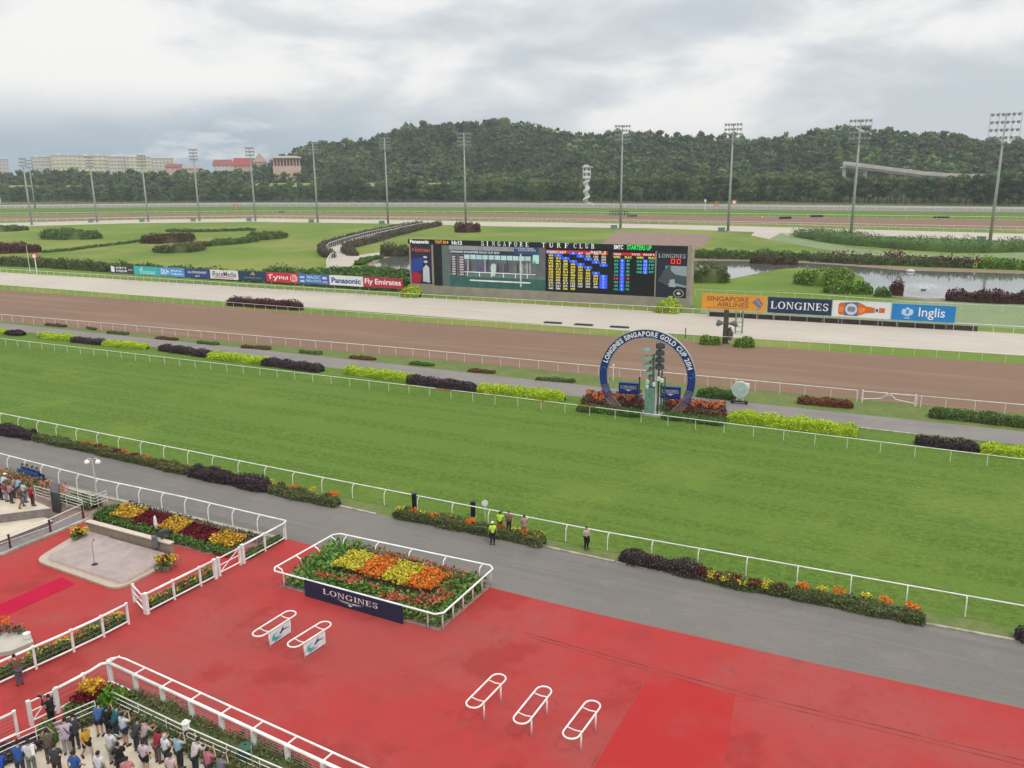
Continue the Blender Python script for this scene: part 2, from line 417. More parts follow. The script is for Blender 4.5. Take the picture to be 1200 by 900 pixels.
class Plane:
    """vertical board standing on the line a-b (photo pixels of its foot)"""
    def __init__(s, a, b):
        s.p = G(*a); q = G(*b); s.d = (q-s.p).normalized(); s.rz = math.atan2(s.d.y, s.d.x); s.L = (q-s.p).length
        s.n = Vector((s.d.y, -s.d.x, 0))     # towards the camera
    def uz(s, px, py, off=0.0):
        d = ray(px, py); o = s.p+s.n*off; t = (o-CAM).dot(s.n)/d.dot(s.n); w = CAM+d*t-s.p
        return w.dot(s.d), w.z

# ================================================================ SETTING: ground sheets
turf_l = [(.6, .45, .7, (.10, .155, .034), .7), (.05, .4, .65, (.155, .21, .048), .7), (.018, .45, .6, (.225, .235, .068), .75), (.03, .5, .65, (.10, .155, .036), .6)]
m_grass = ground_mat('infield_grass', (.135, .205, .036), turf_l, bump=.5, bscale=3)
m_turf = ground_mat('race_turf', (.114, .194, .031),
    [(.035, .35, .65, (.126, .215, .040), .7), (.25, .45, .65, (.105, .170, .03), .5), (2.0, .42, .62, (.070, .118, .02), .7), (5.0, .42, .60, (.068, .115, .022), .7), (1.2, .58, .72, (.19, .24, .055), .4), (.09, .52, .7, (.175, .225, .045), .5)],
    streak=[(1.3, 5.5, .48, .70, (.060, .105, .018), .75), (.5, 2.0, .55, .75, (.17, .23, .05), .4), (.012, .45, .47, .57, (.115, .185, .035), .55)], bump=.6, bscale=2.5)
m_verge = ground_mat('verge_grass', (.12, .17, .05), [(.4, .4, .65, (.20, .19, .09), .55), (2, .4, .7, (.08, .13, .03), .6)], bump=.5)
m_asph = ground_mat('asphalt', (.180, .165, .150), [(.12, .4, .65, (.155, .142, .130), .8), (.6, .5, .72, (.21, .193, .175), .5), (4, .4, .7, (.15, .138, .126), .5), (11, .5, .75, (.25, .235, .215), .5), (.25, .60, .68, (.14, .128, .117), .6)],
    streak=[(.03, .9, .5, .68, (.145, .133, .12), .6), (.008, 2.5, .5, .7, (.205, .19, .172), .5)], bump=.15, bscale=9, rough=.8)
m_red = ground_mat('red_rubber_paving', (.37, .043, .040), [(.09, .42, .62, (.325, .072, .066), .8), (.35, .5, .7, (.29, .042, .040), .7), (.05, .5, .6, (.30, .066, .055), .6), (2.5, .5, .75, (.32, .042, .036), .5), (9, .55, .8, (.22, .045, .04), .45), (.7, .60, .72, (.23, .065, .055), .65), (.16, .56, .64, (.27, .03, .028), .6), (1.6, .64, .70, (.20, .05, .042), .5)],
    streak=[(.05, .35, .5, .7, (.36, .050, .048), .5), (.02, 1.6, .58, .72, (.28, .05, .045), .45)], bump=.12, bscale=12, rough=.62)
m_sand = ground_mat('pale_sand', (.43, .385, .325), [(.05, .4, .65, (.48, .435, .375), .7), (.8, .5, .7, (.37, .325, .27), .4)], streak=[(.02, .6, .5, .7, (.38, .335, .28), .55), (.03, 3.0, .5, .65, (.52, .47, .41), .5)], bump=.2)
m_dirt = ground_mat('brown_fibresand', (.215, .138, .096), [(.05, .4, .65, (.20, .130, .092), .7), (.9, .5, .7, (.20, .115, .08), .4)], streak=[(.015, 1.3, .48, .66, (.195, .125, .09), .65), (.02, .3, .5, .65, (.265, .175, .125), .6), (.03, 4.5, .48, .62, (.17, .108, .078), .5)], bump=.3)
m_path = ground_mat('grey_path', (.225, .205, .19), [(.15, .4, .65, (.195, .178, .166), .8), (1.5, .5, .7, (.25, .235, .22), .4)], streak=[(.03, 1, .5, .7, (.165, .155, .15), .5)])
m_soil = ground_mat('brown_gravel', (.24, .165, .14), [(.3, .4, .65, (.30, .22, .18), .7), (2, .4, .7, (.17, .12, .10), .6)])
m_pale = ground_mat('worn_grass', (.19, .245, .125), [(.1, .4, .65, (.155, .21, .10), .7), (1, .4, .7, (.26, .29, .2), .5)])
m_carpet = ground_mat('crimson_carpet', (.42, .012, .045), [(.5, .4, .6, (.36, .01, .035), .5)])
m_hill = ground_mat('hill_floor', (.045, .06, .025), [(.02, .4, .6, (.06, .075, .03), .6)])
m_field = ground_mat('far_meadow', (.17, .24, .07), [(.02, .4, .6, (.22, .26, .10), .6)])
m_wat = bpy.data.materials.new('pond_water'); m_wat.use_nodes = True
_t = NT(m_wat.node_tree); _b = m_wat.node_tree.nodes['Principled BSDF']; _b.inputs['Base Color'].default_value = (.11, .12, .105, 1)
_b.inputs['Roughness'].default_value = .06; _b.inputs['IOR'].default_value = 1.5; _b.inputs['Specular IOR Level'].default_value = .9
_ge = _t.n('ShaderNodeNewGeometry'); _bp = _t.n('ShaderNodeBump'); _bp.inputs['Strength'].default_value = .12; _bp.inputs['Distance'].default_value = .05
_t.l(_t.noise(_ge.outputs['Position'], .8, 3), _bp.inputs['Height']); _t.l(_bp.outputs[0], _b.inputs['Normal'])

def ground(name, pxs, z, m):
    b = MB(); b.sheet([G(*p) if len(p) == 2 else p for p in pxs], z, m); return b.build(name, kind='structure')
_b = MB(); _b.add([(-2600, -300, 0), (2600, -300, 0), (2600, 3000, 0), (-2600, 3000, 0)], [(0, 1, 2, 3)], m_grass); _b.build('ground', kind='structure')
def strip(name, up, lo, z, m): return ground(name, up+lo[::-1], z, m)
def ext(tab, l=-450, r=2200):
    (x0, y0), (x1, y1) = tab[0], tab[1]; (x2, y2), (x3, y3) = tab[-2], tab[-1]
    return [(l, y0-(y1-y0)/(x1-x0)*(x0-l))]+tab+[(r, y3+(y3-y2)/(x3-x2)*(r-x3))]
# back straight
BT_U = ext([(0, 244.5), (300, 242), (600, 243), (900, 246), (1200, 249)]); BT_L = ext([(0, 251.5), (300, 249), (600, 249.8), (900, 253), (1200, 257)])
strip('back_turf', BT_U, BT_L, .02, m_turf)
strip('back_grass_edge', ext([(0, 241), (300, 238.6), (600, 238.8), (900, 241), (1200, 244)]), [(x, y-.15) for x, y in BT_U], .02, m_path)
BD_U = ext([(0, 252.6), (300, 250), (600, 250.8), (900, 254), (1200, 258.2)]); BD_L = ext([(0, 259), (300, 254.6), (600, 257.6), (900, 263), (1200, 269)])
strip('back_dirt_track', BD_U, BD_L, .02, m_dirt)
BS_U = ext([(0, 261.5), (150, 257.7), (300, 256), (450, 257.7), (600, 260), (760, 262.7), (900, 265.9), (1050, 270), (1200, 274)])
BS_L = ext([(0, 266), (150, 261.7), (300, 260), (450, 262), (600, 265.5), (760, 267.5), (900, 272.5), (1050, 277.5), (1200, 283.5)])
strip('back_sand_track', BS_U, BS_L, .02, m_sand)
# home straight bands
SF_U = ext([(0, 319), (480, 348), (820, 368), (1200, 391.5)]); SF_L = ext([(0, 334), (480, 369), (800, 392), (1200, 417)])
strip('sand_track', SF_U, SF_L, .02, m_sand)
DT_U = ext([(0, 339.5), (480, 376.5), (800, 400), (1200, 427)]); DT_L = ext([(0, 376.5), (480, 419), (800, 450), (1200, 485)])
strip('dirt_track', DT_U, DT_L, .02, m_dirt)
PA_U = ext([(0, 378.5), (380, 418), (660, 449), (900, 474.5), (1200, 506)]); PA_L = ext([(0, 385.5), (380, 430), (660, 463), (900, 490), (1200, 522)])
strip('verge_strip', DT_L, [(x, y+.05) for x, y in PA_U], .015, m_verge)
strip('track_path', PA_U, PA_L, .02, m_path)
TB = ext([(0, 404), (600, 476), (1200, 552)])      # foot of the turf rail
NB = ext([(0, 498), (371, 576), (700, 643), (1200, 736)])  # foot of the near rail
strip('race_turf_track', TB, [(x, y+1) for x, y in NB], .02, m_turf)
AS_U = ext([(0, 508), (97, 527), (240, 561), (400, 593), (440, 602), (640, 641), (720, 658), (1075, 729), (1200, 752)])
AS_L = [(-450, 425), (0, 552), (100, 577), (200, 601), (310, 627), (337, 632), (376, 642), (571, 688), (700, 720), (960, 779), (1200, 831), (2200, 1046)]
strip('near_verge', [(x, y-2) for x, y in NB], [(x, y+.5) for x, y in AS_U], .012, m_verge)
strip('hedge_verge', [(x, y-.3) for x, y in PA_L], [(x, y-.02) for x, y in TB], .013, m_turf)
strip('asphalt_road', AS_U, AS_L, .02, m_asph)
RED = [(-300, 780), (-60, 672), (0, 651), (104, 609), (119, 615), (245, 650), (300, 640), (337, 632), (376, 642), (571, 688), (700, 720), (960, 779), (1200, 831), (2200, 1046), (2200, 1500), (600, 1500), (-600, 1500)]
ground('red_pavement', RED, .03, m_red)
ground('garden_soil', [(-60, 555), (0, 556), (100, 580), (200, 603.5), (310, 629), (337, 632.5), (300, 640), (245, 650), (119, 615), (104, 609), (0, 651), (-60, 672)], .008, m_soil)
ground('red_carpet', [(0, 709), (72, 677), (88, 685), (0, 725), (-60, 752), (-60, 735)], .045, m_carpet)
ground('red_reflection_patch', [(764, 790), (862, 813), (846, 910), (690, 910), (724, 852)], .033, ground_mat('reflection_tinted_red', (.38, .027, .027), [(.3, .45, .65, (.35, .045, .043), .7), (3, .5, .7, (.31, .03, .028), .4)], bump=.1, bscale=12, rough=.5))  # glass reflection lying over the paving, painted as a deeper red sheet
# drain channel and panel joints in the red paving
JOINT = mat('paving_joint', (.22, .04, .036), .8, var=.4, scale=.6)
def ribbon(name, pts, w, z, m, kind='structure'):
    b = MB(); P = [G(*p) if len(p) == 2 else Vector(p) for p in pts]
    for i in range(len(P)-1):
        d = (P[i+1]-P[i]).normalized(); n = Vector((-d.y, d.x, 0))*w/2
        b.add([(*(P[i]-n)[:2], z), (*(P[i+1]-n)[:2], z), (*(P[i+1]+n)[:2], z), (*(P[i]+n)[:2], z)], [(0, 1, 2, 3)], m)
    return b.build(name, kind=kind)
for a, c in ((((615, 742), (880, 815), (1200, 892)), .07), (((620, 747), (880, 820), (1200, 898)), .05), (((760, 789), (722, 850), (690, 905)), .06), (((20, 640), (120, 700), (150, 790)), .0)):
    if c: ribbon('paving_joint', a, c, .036, JOINT)
# kerbs: real low steps
def kerb(pts, w=.22, h=.12, m=KERB):
    b = MB(); P = [G(*p) for p in pts]
    for i in range(len(P)-1):
        d = (P[i+1]-P[i]).normalized(); n = Vector((-d.y, d.x, 0))*w/2
        b.prism([P[i]-n, P[i+1]-n, P[i+1]+n, P[i]+n], 0, h+.002*(i % 2), m)
    return b.build('kerb', kind='structure')
kerb([(60, 567), (100, 577.5), (200, 601.5), (310, 627.5), (334, 632.5)], .35, .10)
kerb([(640, 641.5), (720, 659)], .2, .10); kerb([(1075, 730), (1200, 753)], .2, .10); kerb([(398, 593.5), (440, 603)], .2, .10)
kerb([(0, 508.5), (97, 527.5), (240, 561.5), (398, 592)], .15, .08); kerb([(463, 607), (638, 640.5)], .15, .08); kerb([(722, 659.5), (1073, 729.5)], .15, .08)
kerb([(0, 652), (104, 609.5)], .3, .18)
kerb([(1005, 501), (1075, 509)], .3, .06); kerb([(700, 458), (740, 462)], .25, .05)
# crossing, paths and ponds in the infield
ground('sand_crossing', [(885, 271), (925, 274), (921, 282), (900, 280), (880, 276)], .026, m_sand)
ground('gravel_patch', [(722, 271), (834, 275), (824, 290), (700, 290)], .024, m_soil)
ground('worn_grass_path', [(915, 273), (937, 279), (1000, 291), (1110, 299), (1200, 296), (1300, 300), (1300, 312), (1200, 305), (1100, 302), (1000, 298), (945, 289), (900, 281)], .028, m_pale)
ground('grass_lane', [(820, 366.5), (830, 352), (1120, 352), (1200, 356), (1300, 361), (1300, 390), (1200, 386), (1100, 380)], .009, m_pale)
ground('pond', [(600, 300), (760, 303), (811, 306), (870, 306), (940, 308), (1000, 312), (1060, 317), (1130, 319), (1200, 321), (1300, 327), (1300, 356), (1200, 349), (1085, 350), (1030, 345), (1008, 337), (1012, 325), (990, 316), (935, 314.5), (912, 316), (855, 327), (811, 326), (700, 322), (600, 318)], .03, m_wat)
ground('small_pond', [(436, 313), (446, 304), (465, 300), (510, 298), (560, 300), (560, 317), (480, 316)], .03, m_wat)
ground('pond_bank', [(425, 318), (438, 302), (462, 297), (520, 295), (570, 297), (570, 322), (480, 321)], .012, m_soil)
ground('bank_mud', [(600, 297), (811, 303), (870, 303), (1000, 309), (1060, 314), (1130, 316), (1200, 318), (1300, 323), (1300, 360), (1200, 353), (1085, 353), (1020, 348), (1000, 338), (1000, 314), (700, 325), (600, 321)], .010, m_soil)
ground('island_lawn', [(700, 323), (811, 327), (855, 328), (912, 315.8), (935, 314), (990, 316), (1013, 326), (1008, 338), (1030, 346), (1085, 352), (1040, 353), (820, 337), (700, 330)], .036, m_grass)
ground('sandy_walk', [(497, 263.3), (470, 268), (430, 278), (404, 286), (398, 292), (405, 297), (420, 299), (450, 295), (452, 298), (432, 303), (416, 309), (405, 315), (384, 317), (383, 309), (388, 303), (381, 297), (381, 291), (395, 285), (430, 274), (470, 265), (488, 262.5)], .03, m_sand)

# ================================================================ hills and far woods
def r0(px): p = G(px, 237.3 if px < 900 else 237.3+(px-900)*.012); return math.hypot(p.x, p.y)+25
SKY = [(-200, 206), (0, 204), (150, 204), (230, 203), (280, 201), (320, 194), (350, 182), (370, 171), (400, 166), (440, 166), (455, 160), (480, 152), (500, 148), (540, 146), (590, 144), (625, 148), (650, 155), (700, 161), (760, 159), (830, 162), (880, 166), (920, 159), (980, 156), (1040, 154), (1080, 162), (1130, 167), (1200, 171), (1400, 176)]
RIDGE = 430
def hillz(px, off):
    r = r0(px); o = off
    a = zray(px, 222, r+80).z*.8; b = max(a, zray(px, 214, r+190).z-2)
    yt = interp(SKY, px)+1.5*math.sin(px*.05); c = max(b-4, zray(px, yt, r+RIDGE).z-9)
    tab = [(0, 0), (80, a), (190, b), (RIDGE, c), (RIDGE+160, c*.9), (900, c*.3), (1300, -2)]
    z = interp(tab, o)
    if 190 < o < 700: z += (c-b)*.07*math.sin(px*.045+o*.011)*math.sin(PI*min(1, (o-190)/(RIDGE-190))) if o < RIDGE else 0
    return z
def hillp(px, off):
    d = ray(px, 230); h = math.hypot(d.x, d.y); r = r0(px)+off; return (d.x/h*r, d.y/h*r, hillz(px, off))
pxs = list(range(-220, 1440, 20)); offs = [0, 30, 60, 80, 110, 150, 190, 240, 290, 340, 390, 430, 470, 520, 590, 750, 900, 1300]
_b = MB(); V = [hillp(p, o) for p in pxs for o in offs]; n = len(offs)
_b.add(V, [(i*n+j, (i+1)*n+j, (i+1)*n+j+1, i*n+j+1) for i in range(len(pxs)-1) for j in range(n-1)], m_hill)
_b.build('hills', kind='structure', smooth=True)
_b = MB()
for (a, c, o1, o2) in ((288, 372, 120, 185), (425, 470, 118, 188), (492, 530, 120, 188), (800, 822, 130, 185), (0, 95, 120, 150)):
    q = [(a, o1), ((a+c)/2, o1), (c, o1), (c, o2), ((a+c)/2, o2), (a, o2)]
    _b.add([(hillp(*k)[0], hillp(*k)[1], hillp(*k)[2]+2.0) for k in q], [(0, 1, 4, 5), (1, 2, 3, 4)], m_field)
_b.build('far_meadow', kind='structure')

def crown_arrays(h, w, n, leaf, pal, lobes=9, z0=.28, core=True):
    """irregular crown of several clumps, with gaps; local z from z0*h to h"""
    P = []; C = []; VC = []; FC = []; CC = []
    L = []
    for i in range(lobes):
        a = random.uniform(0, 2*PI); rr = random.uniform(.1, .62)*w/2; z = random.uniform(z0+.12, .86)*h
        if i == 0: rr = 0; z = .8*h
        k = 1-abs(z/h-.55)*.9
        L.append((rr*math.cos(a)*k*1.1, rr*math.sin(a)*k*1.1, z, random.uniform(.20, .32)*w*(1.0 if z < .75*h else .8)))
    for (x, y, z, r) in L:
        m = n//lobes; d = rng.normal(size=(m, 3)); d /= np.linalg.norm(d, axis=1)[:, None]
        rad = r*rng.uniform(.62, 1.12, m)[:, None]
        q = d*rad; q[:, 2] *= .72; P.append(q+np.array([x, y, z])); base = np.array(random.choice(pal))
        C.append(base*rng.uniform(.7, 1.35, (m, 1)))
        if core:
            th = [0, PI/4, PI/2, 3*PI/4, PI]; vs = []
            for t in th:
                for k in range(6):
                    rr = r*.70*random.uniform(.85, 1.15); vs.append((x+rr*math.sin(t)*math.cos(k*PI/3), y+rr*math.sin(t)*math.sin(k*PI/3), z+rr*.72*math.cos(t)))
            b = sum(len(v) for v in VC); VC.append(vs)
            for i in range(4):
                for k in range(6): FC.append((b+i*6+k, b+i*6+(k+1) % 6, b+(i+1)*6+(k+1) % 6, b+(i+1)*6+k))
            CC.append(np.tile(base*.9, (30, 1)))
    P = np.concatenate(P); C = np.concatenate(C); V, F, C = leaf_arrays(P, leaf, C)
    if core:
        V2 = np.concatenate([np.array(v) for v in VC]); F = np.concatenate([F, np.array(FC)+len(V)]); V = np.concatenate([V, V2]); C = np.concatenate([C, np.concatenate(CC)])
    return V, F, C
TP = [(.055, .110, .036), (.070, .132, .042), (.088, .155, .046), (.070, .112, .046), (.115, .165, .052)]
# hillside forest: one mass nobody could count
tmpl = [crown_arrays(14, 13, 90, 2.1, [p], lobes=5, z0=.1) for p in TP for _ in range(2)]
VV = []; FF = []; CCs = []; nb = 0; cnt = 0
# dense rows: spacing about 10-11 m
for off in np.arange(14, 520, 10.5):
    px = -190.0
    while px < 1400:
        r = r0(px)+off; px += 10.5/r*FPX*random.uniform(.75, 1.25)/max(.55, math.cos(math.atan((px-600)/FPX)))
        o = off+random.uniform(-5, 5)
        if o < 60 and px > -100: pass
        skip = any(a-3 < px < c+3 and o1-38 < o < o2+3 for (a, c, o1, o2) in ((288, 372, 120, 185), (425, 470, 118, 188), (492, 530, 120, 188), (800, 822, 130, 185), (0, 95, 120, 150)))
        if skip or (982 < px < 1148 and 8 < o < 130): continue
        if px < 300 and o > 330: continue
        V, F, C = random.choice(tmpl); x, y, z = hillp(px, o); s = random.choice((.6, .8, .95, 1.1, 1.35))*random.uniform(.85, 1.15)*(1.1 if o > 250 else 1.0); zone = math.sin(px*.021+o*.017)+math.sin(px*.053-o*.031+1)+.6*math.sin(px*.11+o*.05)
        if random.random() < .10: continue
        a = random.uniform(0, 2*PI); ca, sa = math.cos(a), math.sin(a)
        W2 = np.stack([V[:, 0]*ca-V[:, 1]*sa, V[:, 0]*sa+V[:, 1]*ca, V[:, 2]], 1)*s+np.array([x, y, z-3])
        tint = .9*random.uniform(.62, 1.4)*(1+.17*zone)*np.array([random.uniform(.85, 1.3), 1, random.uniform(.8, 1.1)])
        VV.append(W2); FF.append(F+nb); CCs.append(C*tint); nb += len(V); cnt += 1
print('forest crowns', cnt, nb)
tag(link('hillside_forest', np_mesh('hillside_forest', np.concatenate(VV), np.concatenate(FF), np.concatenate(CCs), FOL)), 'dense dark green rainforest covering the hills behind the racecourse', 'forest', kind='stuff')
# belt of separate trees beyond the back straight
BELT = [(-40, 217), (100, 216), (200, 214), (300, 217), (375, 214), (400, 205), (425, 209), (440, 215), (465, 205), (490, 206), (505, 213), (560, 207), (640, 208), (700, 206), (760, 203), (820, 200), (900, 202), (960, 205), (1040, 204), (1100, 203), (1200, 199), (1260, 199)]
BK = {'dark': ([(0.053, 0.095, 0.035), (0.069, 0.112, 0.044)], 13, 'very dark broad tree'), 'mid': ([(0.094, 0.156, 0.05), (0.119, 0.181, 0.057), (0.085, 0.135, 0.05)], 13, 'mid green round tree'),
      'olive': ([(0.138, 0.194, 0.065), (0.175, 0.219, 0.075)], 12, 'light olive bushy tree'), 'brown': ([(0.15, 0.147, 0.077), (0.125, 0.15, 0.065)], 12, 'brownish green thin tree')}
def tree_meshes(pal, wdt, h=20):
    V, F, C = crown_arrays(h, wdt, 760, 1.15, pal, lobes=11, z0=.12); cm = np_mesh('crown', V, F, C, FOLT)
    b = MB(); b.tube([(0, 0, -.5), (.15, .1, h*.25), (.1, -.1, h*.5), (0, 0, h*.72)], [.5, .38, .25, .1], BARK, 7)
    for i in range(6):
        a = i*1.05+.3; z = h*(.25+.07*i); b.tube([(.1, 0, z), (math.cos(a)*2.2, math.sin(a)*2.2, z+1.8), (math.cos(a)*4, math.sin(a)*4, z+3)], [.2, .13, .06], BARK, 5)
    return cm, b.mesh('trunk', True)
TM = {k: [tree_meshes(p, w) for _ in range(2)] for k, (p, w, _) in BK.items()}
seg = [(120, 'at the far left, below the pale apartment blocks'), (230, 'left of the red roofed houses'), (330, 'below the red roofed houses'), (450, 'in front of the grassy clearing'), (600, 'left of the spiral tower'), (700, 'around the foot of the spiral tower'), (850, 'right of the spiral tower'), (985, 'between the tower and the flyover'), (1140, 'below the flyover'), (1400, 'at the far right, past the flyover')]
def belt_tree(px, by, ty, kind):
    cm, tm = random.choice(TM[kind]); P = G(px, by); h = hgt(P, ty)
    where = next(t for lim, t in seg if px < lim)
    o = thing('belt_tree', P, random.uniform(0, 6.28), '%s in the belt %s' % (BK[kind][2], where), 'tree', 'trees in the belt beyond the back straight, '+kind+' ones '+where)
    k = h/20; o.scale = (k*random.uniform(.9, 1.25), k*random.uniform(.9, 1.25), k)
    link('crown', cm, o); link('trunk', tm, o)
px = -45; i = 0
while px < 1250:
    by = 237.2 if px < 900 else 237.2+(px-900)*.012
    ty = interp(BELT, px)+random.uniform(-1, 3.5)
    kd = random.choices(['dark', 'mid', 'olive', 'brown'], [3, 4, 2, .8])[0]
    if 388 < px < 424 or 464 < px < 488 or 505 < px < 525: kd = 'dark'
    if 750 < px < 850 and kd == 'dark': kd = 'olive'
    belt_tree(px, by+random.uniform(-.3, .35), ty, kd); i += 1
    px += random.uniform(8.5, 12.5)
px = -40
while px < 1250:
    by = 236.4 if px < 900 else 236.4+(px-900)*.012
    belt_tree(px, by-random.uniform(0, 1), interp(BELT, px)+random.uniform(-2, 3), random.choice(['dark', 'mid', 'mid', 'olive'])); px += random.uniform(12, 18)

# ---------------------------------------------------------------- far buildings
GLASSD = mat('dark_window', (.05, .06, .07), .3)
win_me = MB().box((0, 0, 0), (1.8, .3, 1.4), mat('grey_window', (.20, .21, .21), .3)).mesh('window')
def apartment(x0, x1, ty, by, off, col, label, floors=7, cols=6):
    r = r0((x0+x1)/2)+off; A = zray(x0, by, r); Bp = zray(x1, by, r); A.z = Bp.z = min(A.z, Bp.z)-14
    H = zray((x0+x1)/2, ty, r).z-A.z; d = Bp-A; L = d.length; rz = math.atan2(d.y, d.x)
    o = thing('apartment_block', A, rz, label, 'apartment block', 'pale apartment blocks on the far left skyline')
    m = mat('render_'+'%d' % (col[0]*1000+x0), col, .8, var=.06, scale=.05)
    b = MB(); b.box((L/2, 9, H/2), (L, 18, H), m)
    for f in range(1, floors): b.box((L/2, -.35, H*f/floors), (L*.98, .7, .5), m)
    b.build('wall', o)
    MB().box((L/2, 9, H+.5), (L+1.4, 19.4, 1.0), mat('roof_cap', (.5, .48, .42))).box((L*.3, 9, H+2.2), (L*.14, 6, 2.6), m).box((L*.7, 9, H+1.9), (L*.1, 5, 2), m).build('roof', o)
    n = 0
    for f in range(floors-4, floors):
        for c in range(cols):
            link('window', win_me, o, (L*(c+.5)/cols, -.12, H*(f+.55)/floors))
YEL, CRE, PAL = (.66, .63, .47), (.64, .61, .52), (.60, .58, .53)
for a in ((0, 12, 187, 204, 'white gabled apartment block at the extreme left'), ):
    apartment(a[0], a[1], a[2], a[3], 560, PAL, a[4], 6, 3)
for x0, x1, ty, col, lb in ((38, 62, 184.5, PAL, 'greyish cream apartment block, leftmost behind the twin left masts'), (62, 92, 182.5, YEL, 'yellow cream apartment block just left of the third mast'),
        (92, 128, 183, YEL, 'yellow apartment block directly behind the third mast'), (128, 149, 184, CRE, 'narrow cream apartment block with grey roof tanks'),
        (149, 178, 184.5, YEL, 'pale yellow apartment block behind the fourth mast'), (178, 205, 186, CRE, 'cream apartment block at the right end of the row')):
    apartment(x0, x1, ty, 203, 560+random.uniform(0, 40), col, lb)
ROOF = mat('red_roof_tiles', (.26, .085, .065), .7, var=.2, scale=.3); PINK = mat('pink_render', (.60, .43, .36), .8, var=.08, scale=.1)
def house(x0, x1, ty, by, off, label, ridge_side=False, roofm=ROOF, wallm=PINK):
    r = r0((x0+x1)/2)+off; A = zray(x0, by, r); B2 = zray(x1, by, r); A.z = B2.z = min(A.z, B2.z)
    d = B2-A; L = d.length; H = zray((x0+x1)/2, ty, r).z-A.z; o = thing('red_roofed_house', A-Vector((0, 0, 8)), math.atan2(d.y, d.x), label, 'house', 'pink houses on the far left skyline')
    e = 8+H*.5; t = 8+H
    MB().box((L/2, 7, e/2), (L, 14, e), wallm).build('wall', o)
    b = MB()
    if ridge_side: b.add([(-1, -1, e), (L+1, -1, e), (L/2, -1, t), (-1, 15, e), (L+1, 15, e), (L/2, 15, t)], [(0, 1, 2), (5, 4, 3), (0, 2, 5, 3), (2, 1, 4, 5)], roofm)
    else: b.add([(-1, -1, e), (L+1, -1, e), (L+1, 15, e), (-1, 15, e), (1.5, 7, t), (L-1.5, 7, t)], [(0, 1, 5, 4), (2, 3, 4, 5), (1, 2, 5), (3, 0, 4)], roofm)
    b.build('roof', o)
    for c in range(max(2, int(L/6))): link('window', win_me, o, (L*(c+.5)/max(2, int(L/6)), -.02, e-2.4))
house(194, 216, 192, 200, 470, 'low house with dull red roof right of the apartment blocks')
house(214, 236, 193, 202, 450, 'long pink house with grey roof behind the fifth mast', roofm=mat('grey_roof', (.3, .28, .26)))
house(250, 274, 187, 200, 440, 'white house with small red roofs left of the sixth mast', wallm=mat('white_render', (.62, .6, .55), .8))
house(274, 299, 185, 203, 425, 'big bright red hipped roof on a pink house behind the sixth mast', roofm=mat('bright_red_roof', (.34, .055, .045)))
house(297, 314, 179, 201, 430, 'tall pink gabled house left of the colonnaded building', True, roofm=PINK)
# colonnaded hall
r = r0(336)+215; A = zray(320, 200, r); B2 = zray(353, 200, r); A.z -= 3; B2.z = A.z; d = B2-A; L = d.length; H = zray(336, 183.5, r).z-A.z
o = thing('colonnaded_hall', A, math.atan2(d.y, d.x), 'pale hall with tall columns standing on the hillside edge', 'building')
MB().box((L/2, 10, H*.42/2-9), (L, 18, H*.42+18), PINK).box((L/2, 12, H*.66), (L-3, 12, H*.48), mat('dark_brick', (.28, .15, .12))).build('wall', o)  # upper wall behind the columns in a darker brick tone
MB().box((L/2, 9, H*.95), (L+2, 20, H*.09), mat('pale_stone', (.6, .55, .48))).box((L/2, 9, H*1.02), (L*.8, 15, H*.05), mat('pale_stone', (.6, .55, .48))).build('roof', o)
cm = MB().tube([(0, 0, 0), (0, 0, H*.49)], [.75, .62], PINK, 8).mesh('column')
for i in range(9): link('column', cm, o, (1.5+(L-3)*i/8, 1.6, H*.42))
# flyover
r = r0(1060)+75
pts = [zray(x, y, r+k) for x, y, k in ((990, 190.5, -10), (1015, 193.5, -5), (1045, 197.5, 0), (1080, 202, 10), (1115, 204.5, 20), (1150, 205.5, 35))]
o = thing('flyover', (pts[0].x, pts[0].y, 0), 0, 'curving grey concrete flyover ramp above the trees at right', 'bridge'); org = o.location
def sweep(mb, pts, prof, m):
    rings = []
    for i, p in enumerate(pts):
        d = (pts[min(i+1, len(pts)-1)]-pts[max(i-1, 0)]); d.z = 0; d.normalize(); n = Vector((-d.y, d.x, 0))
        rings.append([p-org+n*a+Vector((0, 0, z)) for a, z in prof])
    k = len(prof); vs = [v for q in rings for v in q]
    mb.add(vs, [(i*k+j, i*k+(j+1) % k, (i+1)*k+(j+1) % k, (i+1)*k+j) for i in range(len(pts)-1) for j in range(k)]+[tuple(range(k))[::-1], tuple((len(pts)-1)*k+j for j in range(k))], m)
CF = mat('flyover_concrete', (.50, .48, .43), .8, var=.12, scale=.1)
b = MB(); sweep(b, pts, [(-5, -1.0), (5, -1.0), (4, -4.4), (-4, -4.4)], CF); b.build('deck', o)
b = MB(); sweep(b, pts, [(-5.3, -2.4), (-4.6, -2.4), (-4.6, .9), (-5.3, .9)], CF); b.build('parapet', o)
b = MB(); sweep(b, pts, [(4.6, -2.4), (5.3, -2.4), (5.3, .9), (4.6, .9)], CF); b.build('parapet', o)
for p in pts[::1]:
    q = p-org; MB().box((q.x, q.y, (q.z-3.6)/2), (2.4, 2.4, q.z-3.6), CF).box((q.x, q.y, q.z-4.3), (7, 2.6, 1.4), CF).build('pier', o)
CARW = mat('car_white', (.7, .7, .7), .3); 
def far_vehicle(p, L, h, label, m, rz, cat):
    o = thing(cat, p, rz, label, cat)
    MB().box((0, 0, h*.38), (L, 1.9, h*.5), m).box((0, 0, h*.78), (L*.62, 1.7, h*.4), m).build('body', o)
    MB().box((0, 0, h*.78), (L*.64, 1.5, h*.26), GLASSD).build('window', o)
    for s in (-.32, .32): MB().tube([(L*s, -.97, .35), (L*s, .97, .35)], .35, BLACK, 8).build('wheel', o)
